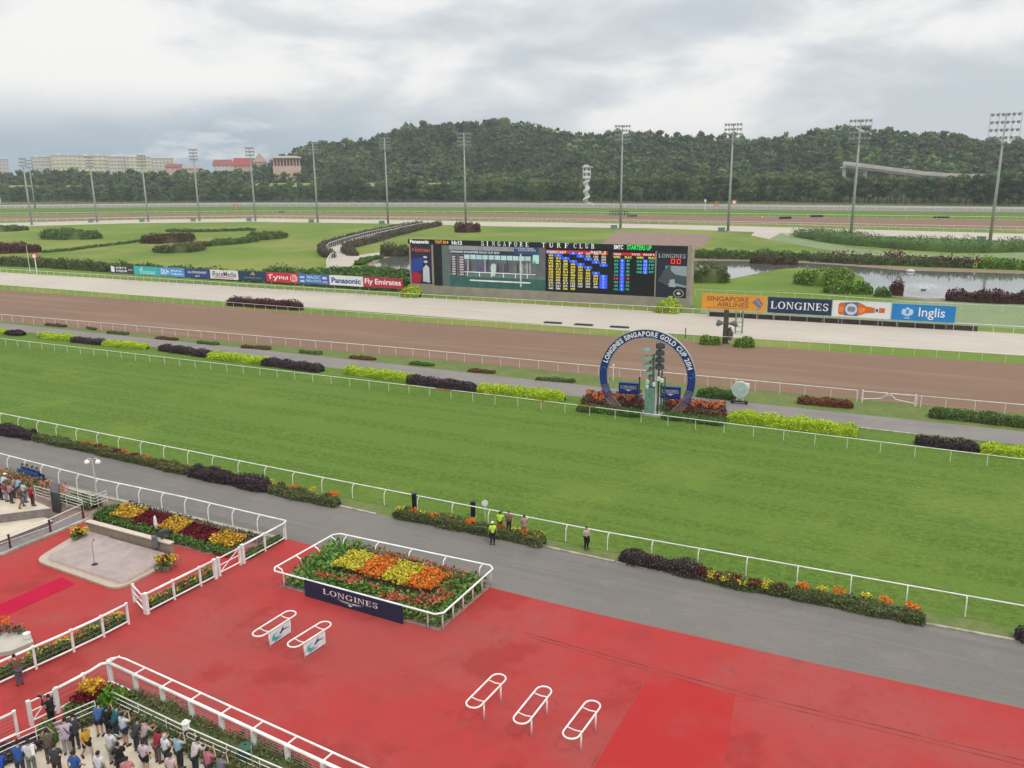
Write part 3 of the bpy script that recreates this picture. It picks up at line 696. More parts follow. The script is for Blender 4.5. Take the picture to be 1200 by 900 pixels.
dd = (pts[3]-pts[2]); far_vehicle(pts[2]+dd*.6+Vector((0, 0, -.98)), 5.2, 2.3, 'white van driving on the flyover deck', CARW, math.atan2(dd.y, dd.x), 'van')
dd = (pts[5]-pts[4]); far_vehicle(pts[4]+dd*.3+Vector((0, 0, -.98)), 4.4, 1.6, 'pale car lower down the flyover ramp', CARW, math.atan2(dd.y, dd.x), 'car')

# ================================================================ rails
def polyL(pts):
    L = [0]
    for i in range(len(pts)-1): L.append(L[-1]+(pts[i+1]-pts[i]).length)
    return L
def along(pts, L, t):
    t = min(max(t, 0), L[-1]); i = 0
    while i < len(L)-2 and t > L[i+1]: i += 1
    d = pts[i+1]-pts[i]; return pts[i]+d*((t-L[i])/(L[i+1]-L[i])), d.normalized()
def rail(name, label, cat, px, h=1.2, r=.05, sp=3.0, goose=0, m=None, pr=None, group=None, extra=(), foot=0, bands=None, post_n=5, tn=6):
    """running rail: goose = how far the rail overhangs the posts (sign: + to the left of the walking direction)"""
    m = m or WHITE; pts = [G(*p) if len(p) == 2 else Vector(p) for p in px]; L = polyL(pts)
    o = thing(name, pts[0], 0, label, cat, group); O = pts[0]; pr = pr or r*.8
    n = max(1, int(L[-1]/sp)); sp = L[-1]/n
    N = []
    for i in range(len(pts)):
        d = pts[min(i+1, len(pts)-1)]-pts[max(i-1, 0)]; d.normalize(); N.append(Vector((-d.y, d.x, 0)))
    top = [p-O+N[i]*goose+Vector((0, 0, h)) for i, p in enumerate(pts)]
    MB().tube(top, r, m, tn).build('top_rail', o, smooth=True)
    for z, rr in extra: MB().tube([p-O+Vector((0, 0, z)) for p in pts], rr, m, 5).build('lower_rail', o)
    b = MB()
    if goose: b.tube([(0, 0, 0), (0, 0, h*.55), (0, goose*.12, h*.78), (0, goose*.5, h*.93), (0, goose, h-r*.5)], pr, m, post_n)
    else: b.tube([(0, 0, 0), (0, 0, h-r*.4)], pr, m, post_n)
    pm = b.mesh('post'); stuff = MB()
    for i in range(n+1):
        p, d = along(pts, L, i*sp); q = p-O
        if i < 99: link('post', pm, o, q, math.atan2(d.y, d.x))
        else: stuff.tube([q, q+Vector((0, 0, h))], pr, m, 4)
    if stuff.v: tag(stuff.build('post', o), kind='stuff')
    if bands:
        for (a, c) in bands:
            pa = [top[0].lerp(top[0], 0)]; 
            A = G(*a)-O; B2 = G(*c)-O; A.z = B2.z = h
            MB().tube([A, B2], r*1.25, ORNG, 6).build('marker_sleeve', o)
    return o
ORNG = mat('orange_sleeve', (.50, .12, .05), .5)
rail('running_rail', 'long white rail with curved posts along the near edge of the turf', 'rail', [(-20, 494)]+[(0, 498), (371, 576), (700, 643), (1200, 736), (1450, 785)], 1.2, .046, 3.05, goose=.32)
rail('running_rail', 'slim white rail with orange sleeves along the far edge of the race turf', 'rail', [(-20, 401.6), (0, 404), (600, 476), (1200, 552), (1450, 584)], 1.05, .036, 2.85,
     bands=[((463, 459.5), (482, 461.8)), ((511, 465.3), (530, 467.6)), ((563, 471.5), (582, 473.8)), ((618, 478.2), (638, 480.8)), ((676, 485.6), (698, 488.4))])
rail('track_rail', 'white rail between the grey path and the brown dirt track, left of the gate', 'rail', [(-20, 374), (0, 376), (480, 418.5), (800, 450), (1004, 470)], 1.25, .042, 2.75)
rail('track_rail', 'white rail beside the dirt track, right of the swing gate', 'rail', [(1074, 476.5), (1200, 488), (1450, 511)], 1.25, .042, 2.75)
rail('track_rail', 'thin white rail on the green strip between dirt track and sand track', 'rail', [(-20, 337.5), (0, 339), (480, 378), (800, 400), (1200, 426), (1450, 442.5)], 1.15, .032, 2.75)
rail('track_rail', 'white rail along the far edge of the sand track, below the advertising boards', 'rail', [(-20, 318.5), (0, 320), (472, 350.5), (800, 369), (1200, 392), (1450, 406.5)], 1.25, .042, 2.8)
rail('pond_rail', 'thin white rail between the pond and the advertising boards at right', 'rail', [(815, 346), (950, 352), (1080, 362), (1200, 368), (1225, 370)], 1.3, .035, 3.2)
rail('bank_rail', 'thin white rail on the far bank of the pond', 'rail', [(815, 297.5), (950, 300), (1050, 303), (1200, 310), (1225, 311)], 1.1, .04, 4.5)
BACKR = [('nearest the fence at the tree belt', [(-30, 244.5), (0, 244), (300, 241.3), (600, 242), (900, 245), (1200, 248.4), (1230, 248.8)], 2.1, .16, 9, OFFW),
 ('between the back turf and the back dirt track', [(-30, 252.6), (0, 252), (300, 249.4), (600, 250.3), (900, 253.5), (1200, 257.7), (1230, 258)], 1.4, .10, 7.5, WHITE),
 ('inner side of the back dirt track', [(-30, 260.2), (0, 259.5), (300, 255), (600, 258), (900, 263.6), (1200, 269.8), (1230, 270.5)], 1.4, .08, 6, WHITE),
 ('edge of the pale back sand track', [(-30, 262), (0, 261.2), (150, 257.3), (300, 255.8), (450, 257.4), (600, 259.7), (760, 262.3), (900, 265.5), (1050, 269.6), (1230, 274)], 1.3, .07, 5.5, OFFW)]
for t, pts, h, r, sp, mm in BACKR: rail('back_rail', 'distant white rail, '+t, 'rail', pts, h, r, sp, m=mm, group='rails of the back straight', post_n=4)
b = rail('back_fence', 'dark grey perimeter fence at the foot of the tree belt', 'fence', [(-30, 241), (0, 240.6), (300, 238.2), (600, 238.4), (900, 240.6), (1200, 243.6), (1230, 244)], 2.4, .22, 12, m=DGREY, extra=[(1.3, .22), (.5, .22)], post_n=4)
rail('lane_rail', 'dark safety rail beside the service road behind the back turf', 'rail', [(-30, 243), (0, 242.6), (300, 240), (600, 240.3), (900, 243), (1200, 246.4), (1230, 246.8)], 1.7, .2, 14, m=OFFW, post_n=4)
# swing gate in the dirt rail
P1, P2 = G(1010, 471), G(1072, 476.5); d = P2-P1; L = d.length
o = thing('swing_gate', P1, math.atan2(d.y, d.x), 'white double swing gate with drooping braces in the dirt track rail', 'gate')
for k, (a, c) in enumerate(((0, L/2-.1), (L, L/2+.1))):
    s = 1 if c > a else -1
    MB().tube([(a, 0, 1.25), (c, 0, 1.25)], .05, WHITE, 6).tube([(a, 0, .35), (a+(c-a)*.75, 0, .62), (c, 0, 1.22)], .045, WHITE, 6).tube([(c, 0, 1.25), (c, 0, .95)], .04, WHITE, 6).build('gate_leaf', o)
    MB().tube([(a-.0*s, 0, 0), (a, 0, 1.42)], .08, WHITE, 8).build('gate_post', o)
    MB().tube([(a-.55*s, 0, 0), (a-.55*s, 0, 1.25)], .05, WHITE, 6).build('gate_post', o)
# second road rail (left) and its return
rail('road_rail', 'white rail with curved posts between asphalt road and flower garden at left', 'rail', [(-25, 542), (0, 550), (112, 581), (215, 604), (300, 625), (333, 633)], 1.35, .06, 2.35, goose=.35)

# paddock fences: thick top rail, bottom rail, wires
def pfence(label, px, posts, h=1.3, big=(), wires=3, ends=True, low=.22, group=None):
    pts = [G(*p) for p in px]; O = pts[0]; L = polyL(pts); o = thing('paddock_fence', O, 0, label, 'fence', group)
    Q = [p-O for p in pts]
    MB().tube([q+Vector((0, 0, h)) for q in Q], .075, WHITE, 8).build('top_rail', o, smooth=True)
    MB().tube([q+Vector((0, 0, low)) for q in Q], .05, WHITE, 6).build('bottom_rail', o)
    for k in range(wires): MB().tube([q+Vector((0, 0, low+(h-low)*(k+1)/(wires+1))) for q in Q], .007, GREY, 4).build('wire', o)
    for i, t in enumerate(posts):
        p, d = along(pts, L, L[-1]*t); q = p-O; w = .2 if i in big else .11
        MB().box((0, 0, h/2+.03), (w, w, h+.06), WHITE).box((0, 0, h+.075), (w+.03, w+.03, .03), WHITE).build('post', o, q, math.atan2(d.y, d.x))
    return o
pfence('white paddock fence from the small gate up to the hinged gate', [(173, 720), (253, 678.5)], [0, .38, .77, 1], big=(0, 3))
pfence('short white paddock fence between the hinged gate and the asphalt road', [(285.6, 660.5), (335, 633)], [0, .5, 1], big=(0,))
pfence('white paddock fence at the left edge with flowers behind it', [(-30, 818), (31, 790), (75, 770), (115, 751), (151, 732)], [0, .36, .6, .81, 1])
pfence('short white fence end at the bottom left corner', [(-40, 893), (21.5, 863.5)], [0, .5, 1], wires=5)
pfence('white fence from the open gate round to the flower corner, photographer before it', [(70, 835), (110, 813), (122, 805), (131, 803)], [0, .5, 1], wires=3)
def gate(label, A, B2, h=1.25, wide=True):
    P1, P2 = G(*A), G(*B2); d = P2-P1; L = d.length; o = thing('paddock_gate', P1, math.atan2(d.y, d.x), label, 'gate')
    MB().tube([(.08, 0, .25), (L-.08, 0, .25), (L-.08, 0, h), (.08, 0, h)], .05, WHITE, 6, closed=True).build('gate_frame', o)
    MB().tube([(.08, 0, h*.6), (L-.08, 0, h*.6)], .035, WHITE, 6).build('bar', o)
    MB().tube([(.1, 0, .28), (L-.1, 0, h-.04)], .03, WHITE, 6).build('brace', o)
    MB().box((0, 0, h/2+.05), (.16, .16, h+.1), WHITE).build('gate_post', o); MB().box((L, 0, h/2+.05), (.13, .13, h+.1), WHITE).build('gate_post', o)
gate('white hinged gate in the paddock fence beside the asphalt road', (257.5, 675.5), (282, 662.5))
gate('small white gate standing open beside the podium', (158, 706), (170, 719.5), 1.15)
gate('white open gate next to the photographer in black', (37.5, 850.5), (68, 836), 1.25)
# double rail in front of the crowd
A, Bq = G(131, 803), G(425, 945); dirn = (Bq-A).normalized(); nrm = Vector((-dirn.y, dirn.x, 0)); L = (Bq-A).length
o = thing('double_rail', A, math.atan2(dirn.y, dirn.x), 'long white double rail between the crowd terrace and the red paving', 'rail')
MB().tube([(0, 0, 1.3), (L, 0, 1.3)], .085, WHITE, 8).build('top_rail', o, smooth=True)
q = [(.1, .62, 1.32)]+[(L, .62, 1.32)]
MB().tube([(-.25, .05, 1.3), (-.2, .3, 1.31), (.05, .55, 1.32), (.5, .62, 1.32), (L, .62, 1.32)], .05, WHITE, 8).build('outer_rail', o, smooth=True)
MB().tube([(0, 0, .22), (L, 0, .22)], .05, WHITE, 6).build('bottom_rail', o)
for k in range(6): MB().tube([(0, 0, .38+.14*k), (L, 0, .38+.14*k)], .008, GREY, 4).build('wire', o)
n = int(L/2.05)
for i in range(n+1):
    x = L*i/n; MB().box((0, 0, .66), (.16, .2, 1.32), WHITE).build('post', o, (x, 0, 0)); MB().tube([(0, 0, 1.33), (0, .62, 1.33)], .045, WHITE, 6).build('arm', o, (x, 0, 0))
# ================================================================ floodlight masts
MASTS = [(37.5, 264, 185, 30, 6, 'first floodlight mast from the left, tallest of the twin pair', 3), (41.5, 245.5, 187, 34, 6, 'thin floodlight mast just behind the leftmost one', 3),
 (114, 260.5, 183.5, 107, 7, 'floodlight mast before the yellow apartment blocks', 4), (174, 260, 181.5, 168, 8, 'floodlight mast at the right half of the apartment row', 4),
 (234, 259.3, 174.5, 227.5, 8, 'floodlight mast left of the dark hilltop tree and red roofs', 4), (299.5, 259.3, 172.5, 294, 9, 'floodlight mast before the bright red roof', 4),
 (372.5, 260.8, 167.5, 369, 11, 'floodlight mast right of the colonnaded hall', 4), (455, 262.8, 161.5, 452, 12, 'floodlight mast at the start of the high hill', 4),
 (546, 264.5, 155.5, 544, 15, 'floodlight mast beside the crimson bush', 4), (727, 268.5, 146.5, 729, 17, 'floodlight mast right of the spiral tower', 4),
 (853, 271.5, 144.5, 858, 18, 'floodlight mast above the right end of the scoreboard', 4), (997, 276.5, 139.8, 1007, 21, 'floodlight mast in front of the flyover', 4),
 (1160, 283, 132, 1176, 26, 'rightmost and largest looking floodlight mast', 4)]
LAMP = mat('lamp_glass', (.27, .28, .27), .3); LBODY = mat('lamp_body', (.14, .145, .15), .5)
PAINTP = mat('mast_paint', (.34, .37, .34), .6, var=.15, scale=.2)
lm = MB(); lm.lathe([(.12, .3), (.34, .1), (.42, -.12), (.40, -.16)], LBODY, 8); lm.lathe([(.38, -.15), (.01, -.17)], LAMP, 8)
for i in range(len(lm.v)): x, y, z = lm.v[i]; lm.v[i] = (x, z, y)     # face along local -y/+y
lamp_me = lm.mesh('lamp')
for bx, by, ty, tx, wpx, lb, rows in MASTS:
    P = G(bx, by); H = hgt(P, ty); ang = math.atan2(P.x, P.y)
    o = thing('floodlight_mast', P, -ang+random.uniform(-.25, .25), lb, 'floodlight', 'floodlight masts along the back straight')
    k = P.length/FPX; Wd = wpx*k*1.03; hh = Wd*1.08 if wpx > 9 else Wd*1.6
    MB().tube([(0, 0, 0), (0, 0, H*.5), (0, 0, H)], [.62, .45, .26], PAINTP, 10).build('pole', o, smooth=True)
    MB().lathe([(1.0, 0), (1.0, .35), (.8, .4)], CONC, 10).build('base', o)
    fr = MB(); cols = 6 if wpx > 9 else 4
    for j in range(rows): fr.box((0, 0, H-hh*(j+.15)/rows), (Wd, .14, .14), GREY)
    for x in (-Wd/2, -Wd*.22, Wd*.22, Wd/2): fr.box((x, .12, H-hh*.45), (.12, .12, hh*.95), GREY)
    fr.box((0, 0, H-hh*1.0), (Wd*.95, 1.1, .12), GREY).box((0, -.55, H-hh*.9), (Wd*.95, .05, .06), GREY)
    fr.build('lamp_frame', o)
    for j in range(rows):
        for i in range(cols):
            x = (-Wd/2+Wd*(i+.5)/cols)*1.02; q = link('lamp', lamp_me, o, (x, -.15, H-hh*(j+.15)/rows-.25)); s = min(1.4, Wd/cols/.95); q.scale = (s, s, s)
    # green switch cabinet
    C = G(bx-7.5*(1 if bx < 1000 else 1.4), by+.2)
    if wpx > 6:
        oc = thing('switch_cabinet', C, -ang, 'green cabinet by the '+lb, 'cabinet', 'green cabinets by the masts')
        MB().box((0, 0, .95), (3.0, 1.2, 1.7), GREEN).box((0, 0, 1.86), (3.2, 1.4, .12), GREEN).box((0, 0, .06), (3.1, 1.3, .12), CONC).build('body', oc)
        for s in (-.72, .72): MB().box((s, -.62, .95), (1.3, .04, 1.5), PGREEN).box((s*.2, -.66, .95), (.06, .05, .25), DGREY).build('door', oc)
# spiral tower
P = G(687, 239.2); H = hgt(P, 193); o = thing('spiral_tower', P, 0, 'white observation tower with spiral stair and open cabins', 'tower')
TW = mat('tower_white', (.72, .72, .70), .6, var=.05)
MB().tube([(0, 0, 0), (0, 0, H*.95)], [1.5, 1.3], TW, 10).build('core', o, smooth=True)
b = MB(); turns = 3.2; N = 110
for i in range(N):
    a = turns*2*PI*i/N; z = H*.66*i/N; a2 = turns*2*PI*(i+1)/N
    p0, p1 = (math.cos(a), math.sin(a)), (math.cos(a2), math.sin(a2)); zz = z+.4
    vs = [(p0[0]*1.3, p0[1]*1.3, z), (p0[0]*3.0, p0[1]*3.0, z), (p1[0]*3.0, p1[1]*3.0, z), (p1[0]*1.3, p1[1]*1.3, z)]
    b.add(vs+[(x, y, zc-.45) for x, y, zc in vs], [(0, 1, 2, 3), (7, 6, 5, 4), (0, 4, 5, 1), (2, 6, 7, 3)], TW)
    b.add([(p0[0]*3, p0[1]*3, z-.4), (p1[0]*3, p1[1]*3, z-.3), (p1[0]*3, p1[1]*3, z+1.4), (p0[0]*3, p0[1]*3, z+1.3)], [(0, 1, 2, 3)], TW)
b.build('spiral_stair', o)
for z0 in (.66, .80):
    b = MB(); b.box((0, 0, H*z0), (6.6, 6.6, .5), TW)
    for sx in (-1, 1): b.box((sx*3.2, 0, H*z0+.9), (.2, 6.6, 1.6), TW); b.box((0, sx*3.2, H*z0+.9), (6.6, .2, 1.6), TW)
    for sx in (-1, 1):
        for sy in (-1, 1): b.box((sx*3.1, sy*3.1, H*(z0+.07)), (.35, .35, H*.14), TW)
    b.build('cabin', o)
MB().box((.5, 0, H*.945), (9, 8, .7), TW).build('roof', o)
MB().box((-.5, 0, H*.945+1.2), (4.5, 4, 1.4), mat('tower_plant', (.5, .5, .48))).build('plant_room', o)
MB().box((3.6, 0, .8), (4.5, 2.2, .5), TW, rx=0).build('stair_landing', o)
# left-edge tower (cut by the frame)
P = G(-1, 240.5); H = hgt(P, 212); o = thing('observation_tower', P, 0, 'white stepped tower cut off by the left edge of the photo', 'tower')
MB().box((0, 0, H*.45), (3, 3, H*.9), TW).build('core', o)
b = MB()
for i in range(7): b.box((.9 if i % 2 else -.9, -1.8, H*(.12+.12*i)), (4.2, 1.2, 1.3), TW)
b.build('stair_flight', o); MB().box((0, 0, H*.95), (6, 6, H*.1), TW).build('cabin', o)
# markers on the back straight
def marker(bx, by, ty, label, m, ring=False, w=None):
    P = G(bx, by); H = hgt(P, ty); o = thing('distance_marker', P, 0, label, 'marker', None); r = w or H*.32
    MB().tube([(0, 0, 0), (0, 0, H-r)], max(.06, H*.025), WHITE, 6).build('pole', o)
    b = MB()
    if ring: b.tube([(r*math.cos(a*PI/8), 0, H-r+r*math.sin(a*PI/8)) for a in range(16)], r*.22, m, 6, closed=True)
    else:
        b.tube([(0, -.12, H-r), (0, .12, H-r)], r, m, 14); b.tube([(0, -.15, H-r), (0, -.13, H-r)], r*.62, WHITE, 12)
    b.build('disc', o)
OR = mat('marker_orange', (.62, .13, .03), .5); REDM = mat('marker_red', (.5, .06, .03), .5)
marker(277, 248, 239.5, 'orange ring marker on the back turf at left', OR, True); marker(43.5, 321, 296, 'red ringed distance disc on a white pole behind the far sand rail', REDM, False, .9)
marker(839.5, 244.5, 236.3, 'low orange arch marker by the tree belt', OR, True); marker(860, 243.5, 234, 'orange disc marker just right of the orange arch', OR, False)
marker(985.5, 246, 239.8, 'orange blob marker left of the mast before the flyover', OR, False); marker(893, 258, 252.5, 'orange disc on the back dirt rail', OR, False)
marker(826, 247, 233.5, 'white topped marker left of the orange arch', WHITE, False, .9); marker(413, 241.5, 236.5, 'orange low marker before the big dark trees', OR, True)
marker(745, 243.5, 240, 'small orange marker right of the spiral tower', OR, False)
P = G(35.5, 319.5); o = thing('signal_pole', P, 0, 'thin pale pole left of the red ringed disc', 'pole'); MB().tube([(0, 0, 0), (0, 0, hgt(P, 288))], [.09, .06], OFFW, 6).lathe([(.3, 0), (.3, .3), (.1, .35)], CONC, 8).build('shaft', o)
# starting stalls and small dark objects on the back straight
for bx, by, w, lb in ((725, 252, 20, 'dark starting stalls parked behind the mast right of the tower'), (741, 254, 10, 'low dark barrier right of the mast on the back dirt'), (957, 254.5, 12, 'flat dark barrier on the back turf left of the flyover mast'), (1118-15, 255.5, 14, 'dark low barrier at the far right of the back dirt'), (330, 249, 4, 'small black box on the back turf at left'), (920, 256.5, 12, 'dark flat barrier left of the flyover mast')):
    P = G(bx, by); k = P.length/FPX; Wd = w*k; o = thing('starting_stalls' if w > 15 else 'track_barrier', P, 0, lb, 'barrier'); h = 2.4 if w > 15 else 1.1
    b = MB()
    for i in range(7): b.box((-Wd/2+Wd*i/6, 0, h/2), (.25, 2.5, h), DGREY)
    b.build('divider', o); MB().box((0, 0, h), (Wd*1.02, 1.2, .35), DGREY).box((0, 0, .3), (Wd, .5, .2), DGREY).build('beam', o)

# ================================================================ scoreboard
PL = Plane((481, 343), (811, 361.5))
O = PL.p; o = thing('scoreboard', O, PL.rz, 'giant black tote scoreboard with video screen facing the track', 'scoreboard')
u1, zt1 = PL.uz(811, 288.5); u0, zt0 = PL.uz(481.3, 280); HT = (zt0+zt1)/2; UL = u1
SB = mat('screen_black', (.012, .012, .014), .35, var=.02); SBK = mat('board_black', (.018, .02, .022), .6)
def rect(mb, u0, u1, z0, z1, y, m, t=.02): mb.box(((u0+u1)/2, y+t/2, (z0+z1)/2), (abs(u1-u0), t, abs(z1-z0)), m)
def Z(px, py): return PL.uz(px, py)[1]
def Uu(px): return PL.uz(px, 320)[0]
MB().box((UL/2, 1.6, HT/2-.2), (UL-.2, 3.0, HT-.6), BEIGE).build('housing', o)
zb = Z(640, 341)                                # bottom edge of the screens
MB().box((UL/2, -.15, zb/2), (UL, .5, zb-.05), BEIGE).build('plinth', o)
zh = Z(640, 290.2)
b = MB(); rect(b, 0, UL, zh, HT, -.25, SBK, .4); b.build('header', o)
b = MB()
for a, c in ((Uu(481.5), Uu(482.9)), (Uu(507.2), Uu(509.2)), (Uu(768), Uu(769.3)), (Uu(805.5), UL)):
    fb = MB(); rect(fb, a, c, zb-.2, zh-.02 if c < UL-.1 else HT, -.35, BEIGE, .5); fb.build('frame', o)
rect(b, Uu(482.9), Uu(507.2), zb-.2, zb+.25, -.33, BEIGE, .4); b.build('frame', o)
b = MB(); rect(b, Uu(509.2), Uu(519), zb, zh-.02, -.2, SBK, .35); rect(b, Uu(519), Uu(527.5), zb, zh-.02, -.21, mat('grey_panel', (.13, .17, .16)), .35); b.build('blank_panel', o)
SWH = mat('led_white', (.85, .87, .88), .5, emit=.15, var=.01)
b = MB(); y = -.262; zt = (zh+HT)/2
put_text(b, 'Panasonic', Uu(482.5), Uu(504.5), zt-.38, zt+.42, y, SWH, .04)
put_text(b, '16:12', Uu(531), Uu(543), zt-.4, zt+.45, y, SWH, .04)
for ws, a, c in (('SINGAPORE', 564.5, 622.5), ('TURF', 634.5, 670), ('CLUB', 671.8, 699)):
    n = len(ws); cw = (Uu(c)-Uu(a))/n
    for i, ch in enumerate(ws): put_text(b, ch, Uu(a)+cw*(i+.1), Uu(a)+cw*(i+.62 if ch != 'I' else i+.4), zt-.45, zt+.5, y, SWH, serif=True)
put_text(b, 'BMTC', Uu(719.5), Uu(730), zt-.42, zt+.42, y, SWH, .03); b.build('lettering', o)
LG = mat('led_green', (.03, .75, .12), .5, emit=.5, var=.01); LO = mat('led_amber', (.85, .42, .05), .5, emit=.4, var=.01)
b = MB(); put_text(b, 'STARTERS UP', Uu(734.5), Uu(763), zt-.45, zt+.48, y, LG, .02); b.build('lettering', o)
b = MB(); put_text(b, 'TOT 014', Uu(511.5), Uu(527), zt-.3, zt+.35, y, LO, .02); b.build('lettering', o)
# ad panel, left
b = MB(); pu0, pu1 = Uu(483.2), Uu(506.8); pz0, pz1 = zb+.3, zh-.15; pw = pu1-pu0; ph = pz1-pz0
rect(b, pu0, pu1, pz0, pz1, -.3, mat('poster_dark', (.035, .03, .07)), .1)
y = -.31
b.wall_poly([(pu0, pz0+ph*.28), (pu0+pw*.55, pz0+ph*.34), (pu0+pw*.6, pz0+ph*.68), (pu0, pz0+ph*.62)], y, -.29, mat('poster_blue', (.03, .07, .32)))
b.wall_poly([(pu0, pz0), (pu0+pw*.42, pz0+ph*.02), (pu0+pw*.5, pz0+ph*.24), (pu0+pw*.2, pz0+ph*.30), (pu0, pz0+ph*.26)], y, -.29, mat('poster_red', (.45, .02, .05)))
PW = mat('poster_white', (.6, .62, .66))
b.wall_poly([(pu0+pw*.56, pz0+ph*.06), (pu0+pw*.9, pz0+ph*.03), (pu0+pw*.88, pz0+ph*.42), (pu0+pw*.74, pz0+ph*.50), (pu0+pw*.58, pz0+ph*.40)], y-.01, -.29, PW)
b.wall_poly(ring_pts(pu0+pw*.72, pz0+ph*.57, pw*.1, ph*.035, 0, 2*PI, 10)[:-1], y-.01, -.29, PW)
b.wall_poly(ring_pts(pu0+pw*.70, pz0+ph*.69, pw*.1, ph*.03, 0, 2*PI, 10)[:-1], y-.01, -.29, PW)
put_text(b, 'Emirates', pu0+pw*.22, pu0+pw*.95, pz0+ph*.82, pz0+ph*.93, y-.012, mat('poster_orange', (.65, .13, .04)), .02)
b.wall_poly([(pu0+pw*.04, pz0+ph*.84), (pu0+pw*.1, pz0+ph*.92), (pu0+pw*.17, pz0+ph*.83), (pu0+pw*.14, pz0+ph*.9), (pu0+pw*.1, pz0+ph*.86)], y-.012, -.29, MC['poster_orange'])
b.build('poster', o)
# video screen
def vmat(n, c): return mat('video_'+n, c, .5, emit=.30, var=.18, scale=.7)
v0, v1 = Uu(527.5), Uu(639.6); vw = v1-v0; vz0, vz1 = zb+.05, zh-.05; vh = vz1-vz0
def VU(px): return Uu(px)
def VZ(py): return vz1-(py-292.5)/(341-292.5)*vh
b = MB(); rect(b, v0, v1, vz0, vz1, -.2, vmat('base', (.10, .11, .115)), .3)
y = -.212
rect(b, v0, v1, VZ(342), VZ(328.5), y, vmat('turf', (.035, .10, .085)))
rect(b, v0, v1, VZ(328.5), VZ(325), y, vmat('turf_light', (.10, .16, .13)))
rect(b, v0, VU(603), VZ(297.6), VZ(292.6), y, vmat('canopy', (.24, .25, .26)))
rect(b, v0, VU(628), VZ(302.3), VZ(297.8), y-.004, vmat('caption', (.025, .03, .055)))
rect(b, VU(603.5), VU(632), VZ(300.5), VZ(292.2), y-.008, vmat('caption_navy', (.03, .06, .14)))
rect(b, VU(625), VU(632), VZ(310.5), VZ(300.8), y-.006, vmat('screen_cyan', (.35, .62, .58)))
for i in range(11):
    x = 545+i*7.1; rect(b, VU(x), VU(x+6.2), VZ(307.8), VZ(302.8), y-.010, vmat('cell', (.38, .56, .56)))
for i in range(58):   # stalls, horses and handlers seen on the screen
    x = 545+(i%29)*2.9+random.uniform(-.5, .5); hh = random.uniform(4, 13)
    b.wall_poly([(VU(x), VZ(322)), (VU(x+2.3), VZ(322)), (VU(x+2.1), VZ(322-hh)), (VU(x+1.1), VZ(321-hh-1.4)), (VU(x+.2), VZ(322-hh))], y-.012-.0005*i, -.2, random.choice([vmat('horse', (.07, .045, .05)), vmat('silk', (.10, .08, .16)), vmat('stall', (.28, .27, .29)), vmat('green_pad', (.10, .14, .12))]))
rect(b, VU(545), VU(628), VZ(323.6), VZ(322.6), y-.05, vmat('rail', (.62, .65, .66)))
for i in range(6): rect(b, VU(548+i*14), VU(549+i*14), VZ(328), VZ(323.6), y-.05, vmat('rail', (.62, .65, .66)))
rect(b, VU(551), VU(622), VZ(333.6), VZ(332), y-.05, vmat('rail', (.62, .65, .66))); rect(b, VU(610), VU(611.6), VZ(338), VZ(300), y-.055, vmat('post', (.45, .52, .52)))
b.wall_poly([(VU(575.5), VZ(317)), (VU(577), VZ(313)), (VU(580), VZ(312)), (VU(582), VZ(314)), (VU(582), VZ(317.5)), (VU(580.5), VZ(327)), (VU(577), VZ(327))], y-.06, -.2, vmat('figure', (.42, .50, .48)))
put_text(b, 'LONGINES SINGAPORE GOLD CUP 2014', VU(528.5), VU(586), VZ(300.9), VZ(298.6), y-.03, vmat('text', (.6, .64, .68)), .03)
put_text(b, 'LONGINES', VU(608), VU(628), VZ(296.8), VZ(294.4), y-.03, MC['video_text'], serif=True)
put_text(b, 'NATIONAL STAKES', VU(604), VU(626), VZ(294.1), VZ(292.9), y-.03, MC['video_text'], .02)
for i in range(8):
    rect(b, VU(530.8), VU(534.5), VZ(327-i*2.9), VZ(325.2-i*2.9), y-.03, vmat('list', (.45, .40, .42))); rect(b, VU(539.5), VU(544), VZ(327.3-i*2.9), VZ(325.5-i*2.9), y-.03, MC['video_list'])
rect(b, VU(529.5), VU(536.5), VZ(328.5), VZ(303.5), y-.005, vmat('list_bg', (.06, .045, .05))); rect(b, VU(538.6), VU(545), VZ(328.5), VZ(303.5), y-.0055, MC['video_list_bg'])
b.build('video_screen', o)
# tote display
t0, t1 = Uu(639.8), Uu(767.6); b = MB(); rect(b, t0, t1, zb+.05, zh-.04, -.2, SB, .3); b.build('tote_display', o)
RB = mat('led_red_bar', (.48, .02, .03), .5, emit=.3, var=.02); LB = mat('led_blue', (.03, .10, .75), .5, emit=.45, var=.02); LY = mat('led_yellow', (.85, .72, .10), .5, emit=.25, var=.02)
LT = mat('led_teal', (.03, .48, .36), .5, emit=.3, var=.02); LW = mat('led_pale', (.75, .72, .66), .5, emit=.2, var=.02); LR = mat('led_red', (.8, .04, .02), .5, emit=.6, var=.02); LBT = mat('led_light_blue', (.35, .5, .95), .5, emit=.3, var=.02)
def TX(zx): return Uu(640+zx/6.667)
def TZ(zx, zy): return PL.uz(640+zx/6.667, 270+zy/6.667)[1]
yb, yt = -.212, -.222
bars = MB(); b1 = MB()
def trect(mb, x0, x1, ya, yb_, m, y=yb): mb.box(((TX(x0)+TX(x1))/2, y+.005, (TZ(x0, ya)+TZ(x1, yb_))/2), (TX(x1)-TX(x0), .012, abs(TZ((x0+x1)/2, ya)-TZ((x0+x1)/2, yb_))), m)
trect(bars, 2, 482, 157, 183, RB) ; trect(bars, 520, 850, 176, 197, RB)
def ttext(mb, s, x0, x1, y0, y1, m, bold=.03): put_text(mb, s, TX(x0), TX(x1), TZ((x0+x1)/2, y1), TZ((x0+x1)/2, y0), yt, m, bold)
rowy = lambda j, x: 178+j*21.5+(x-240)*.035
cx = [40, 97, 153, 212, 270, 330, 390, 450]
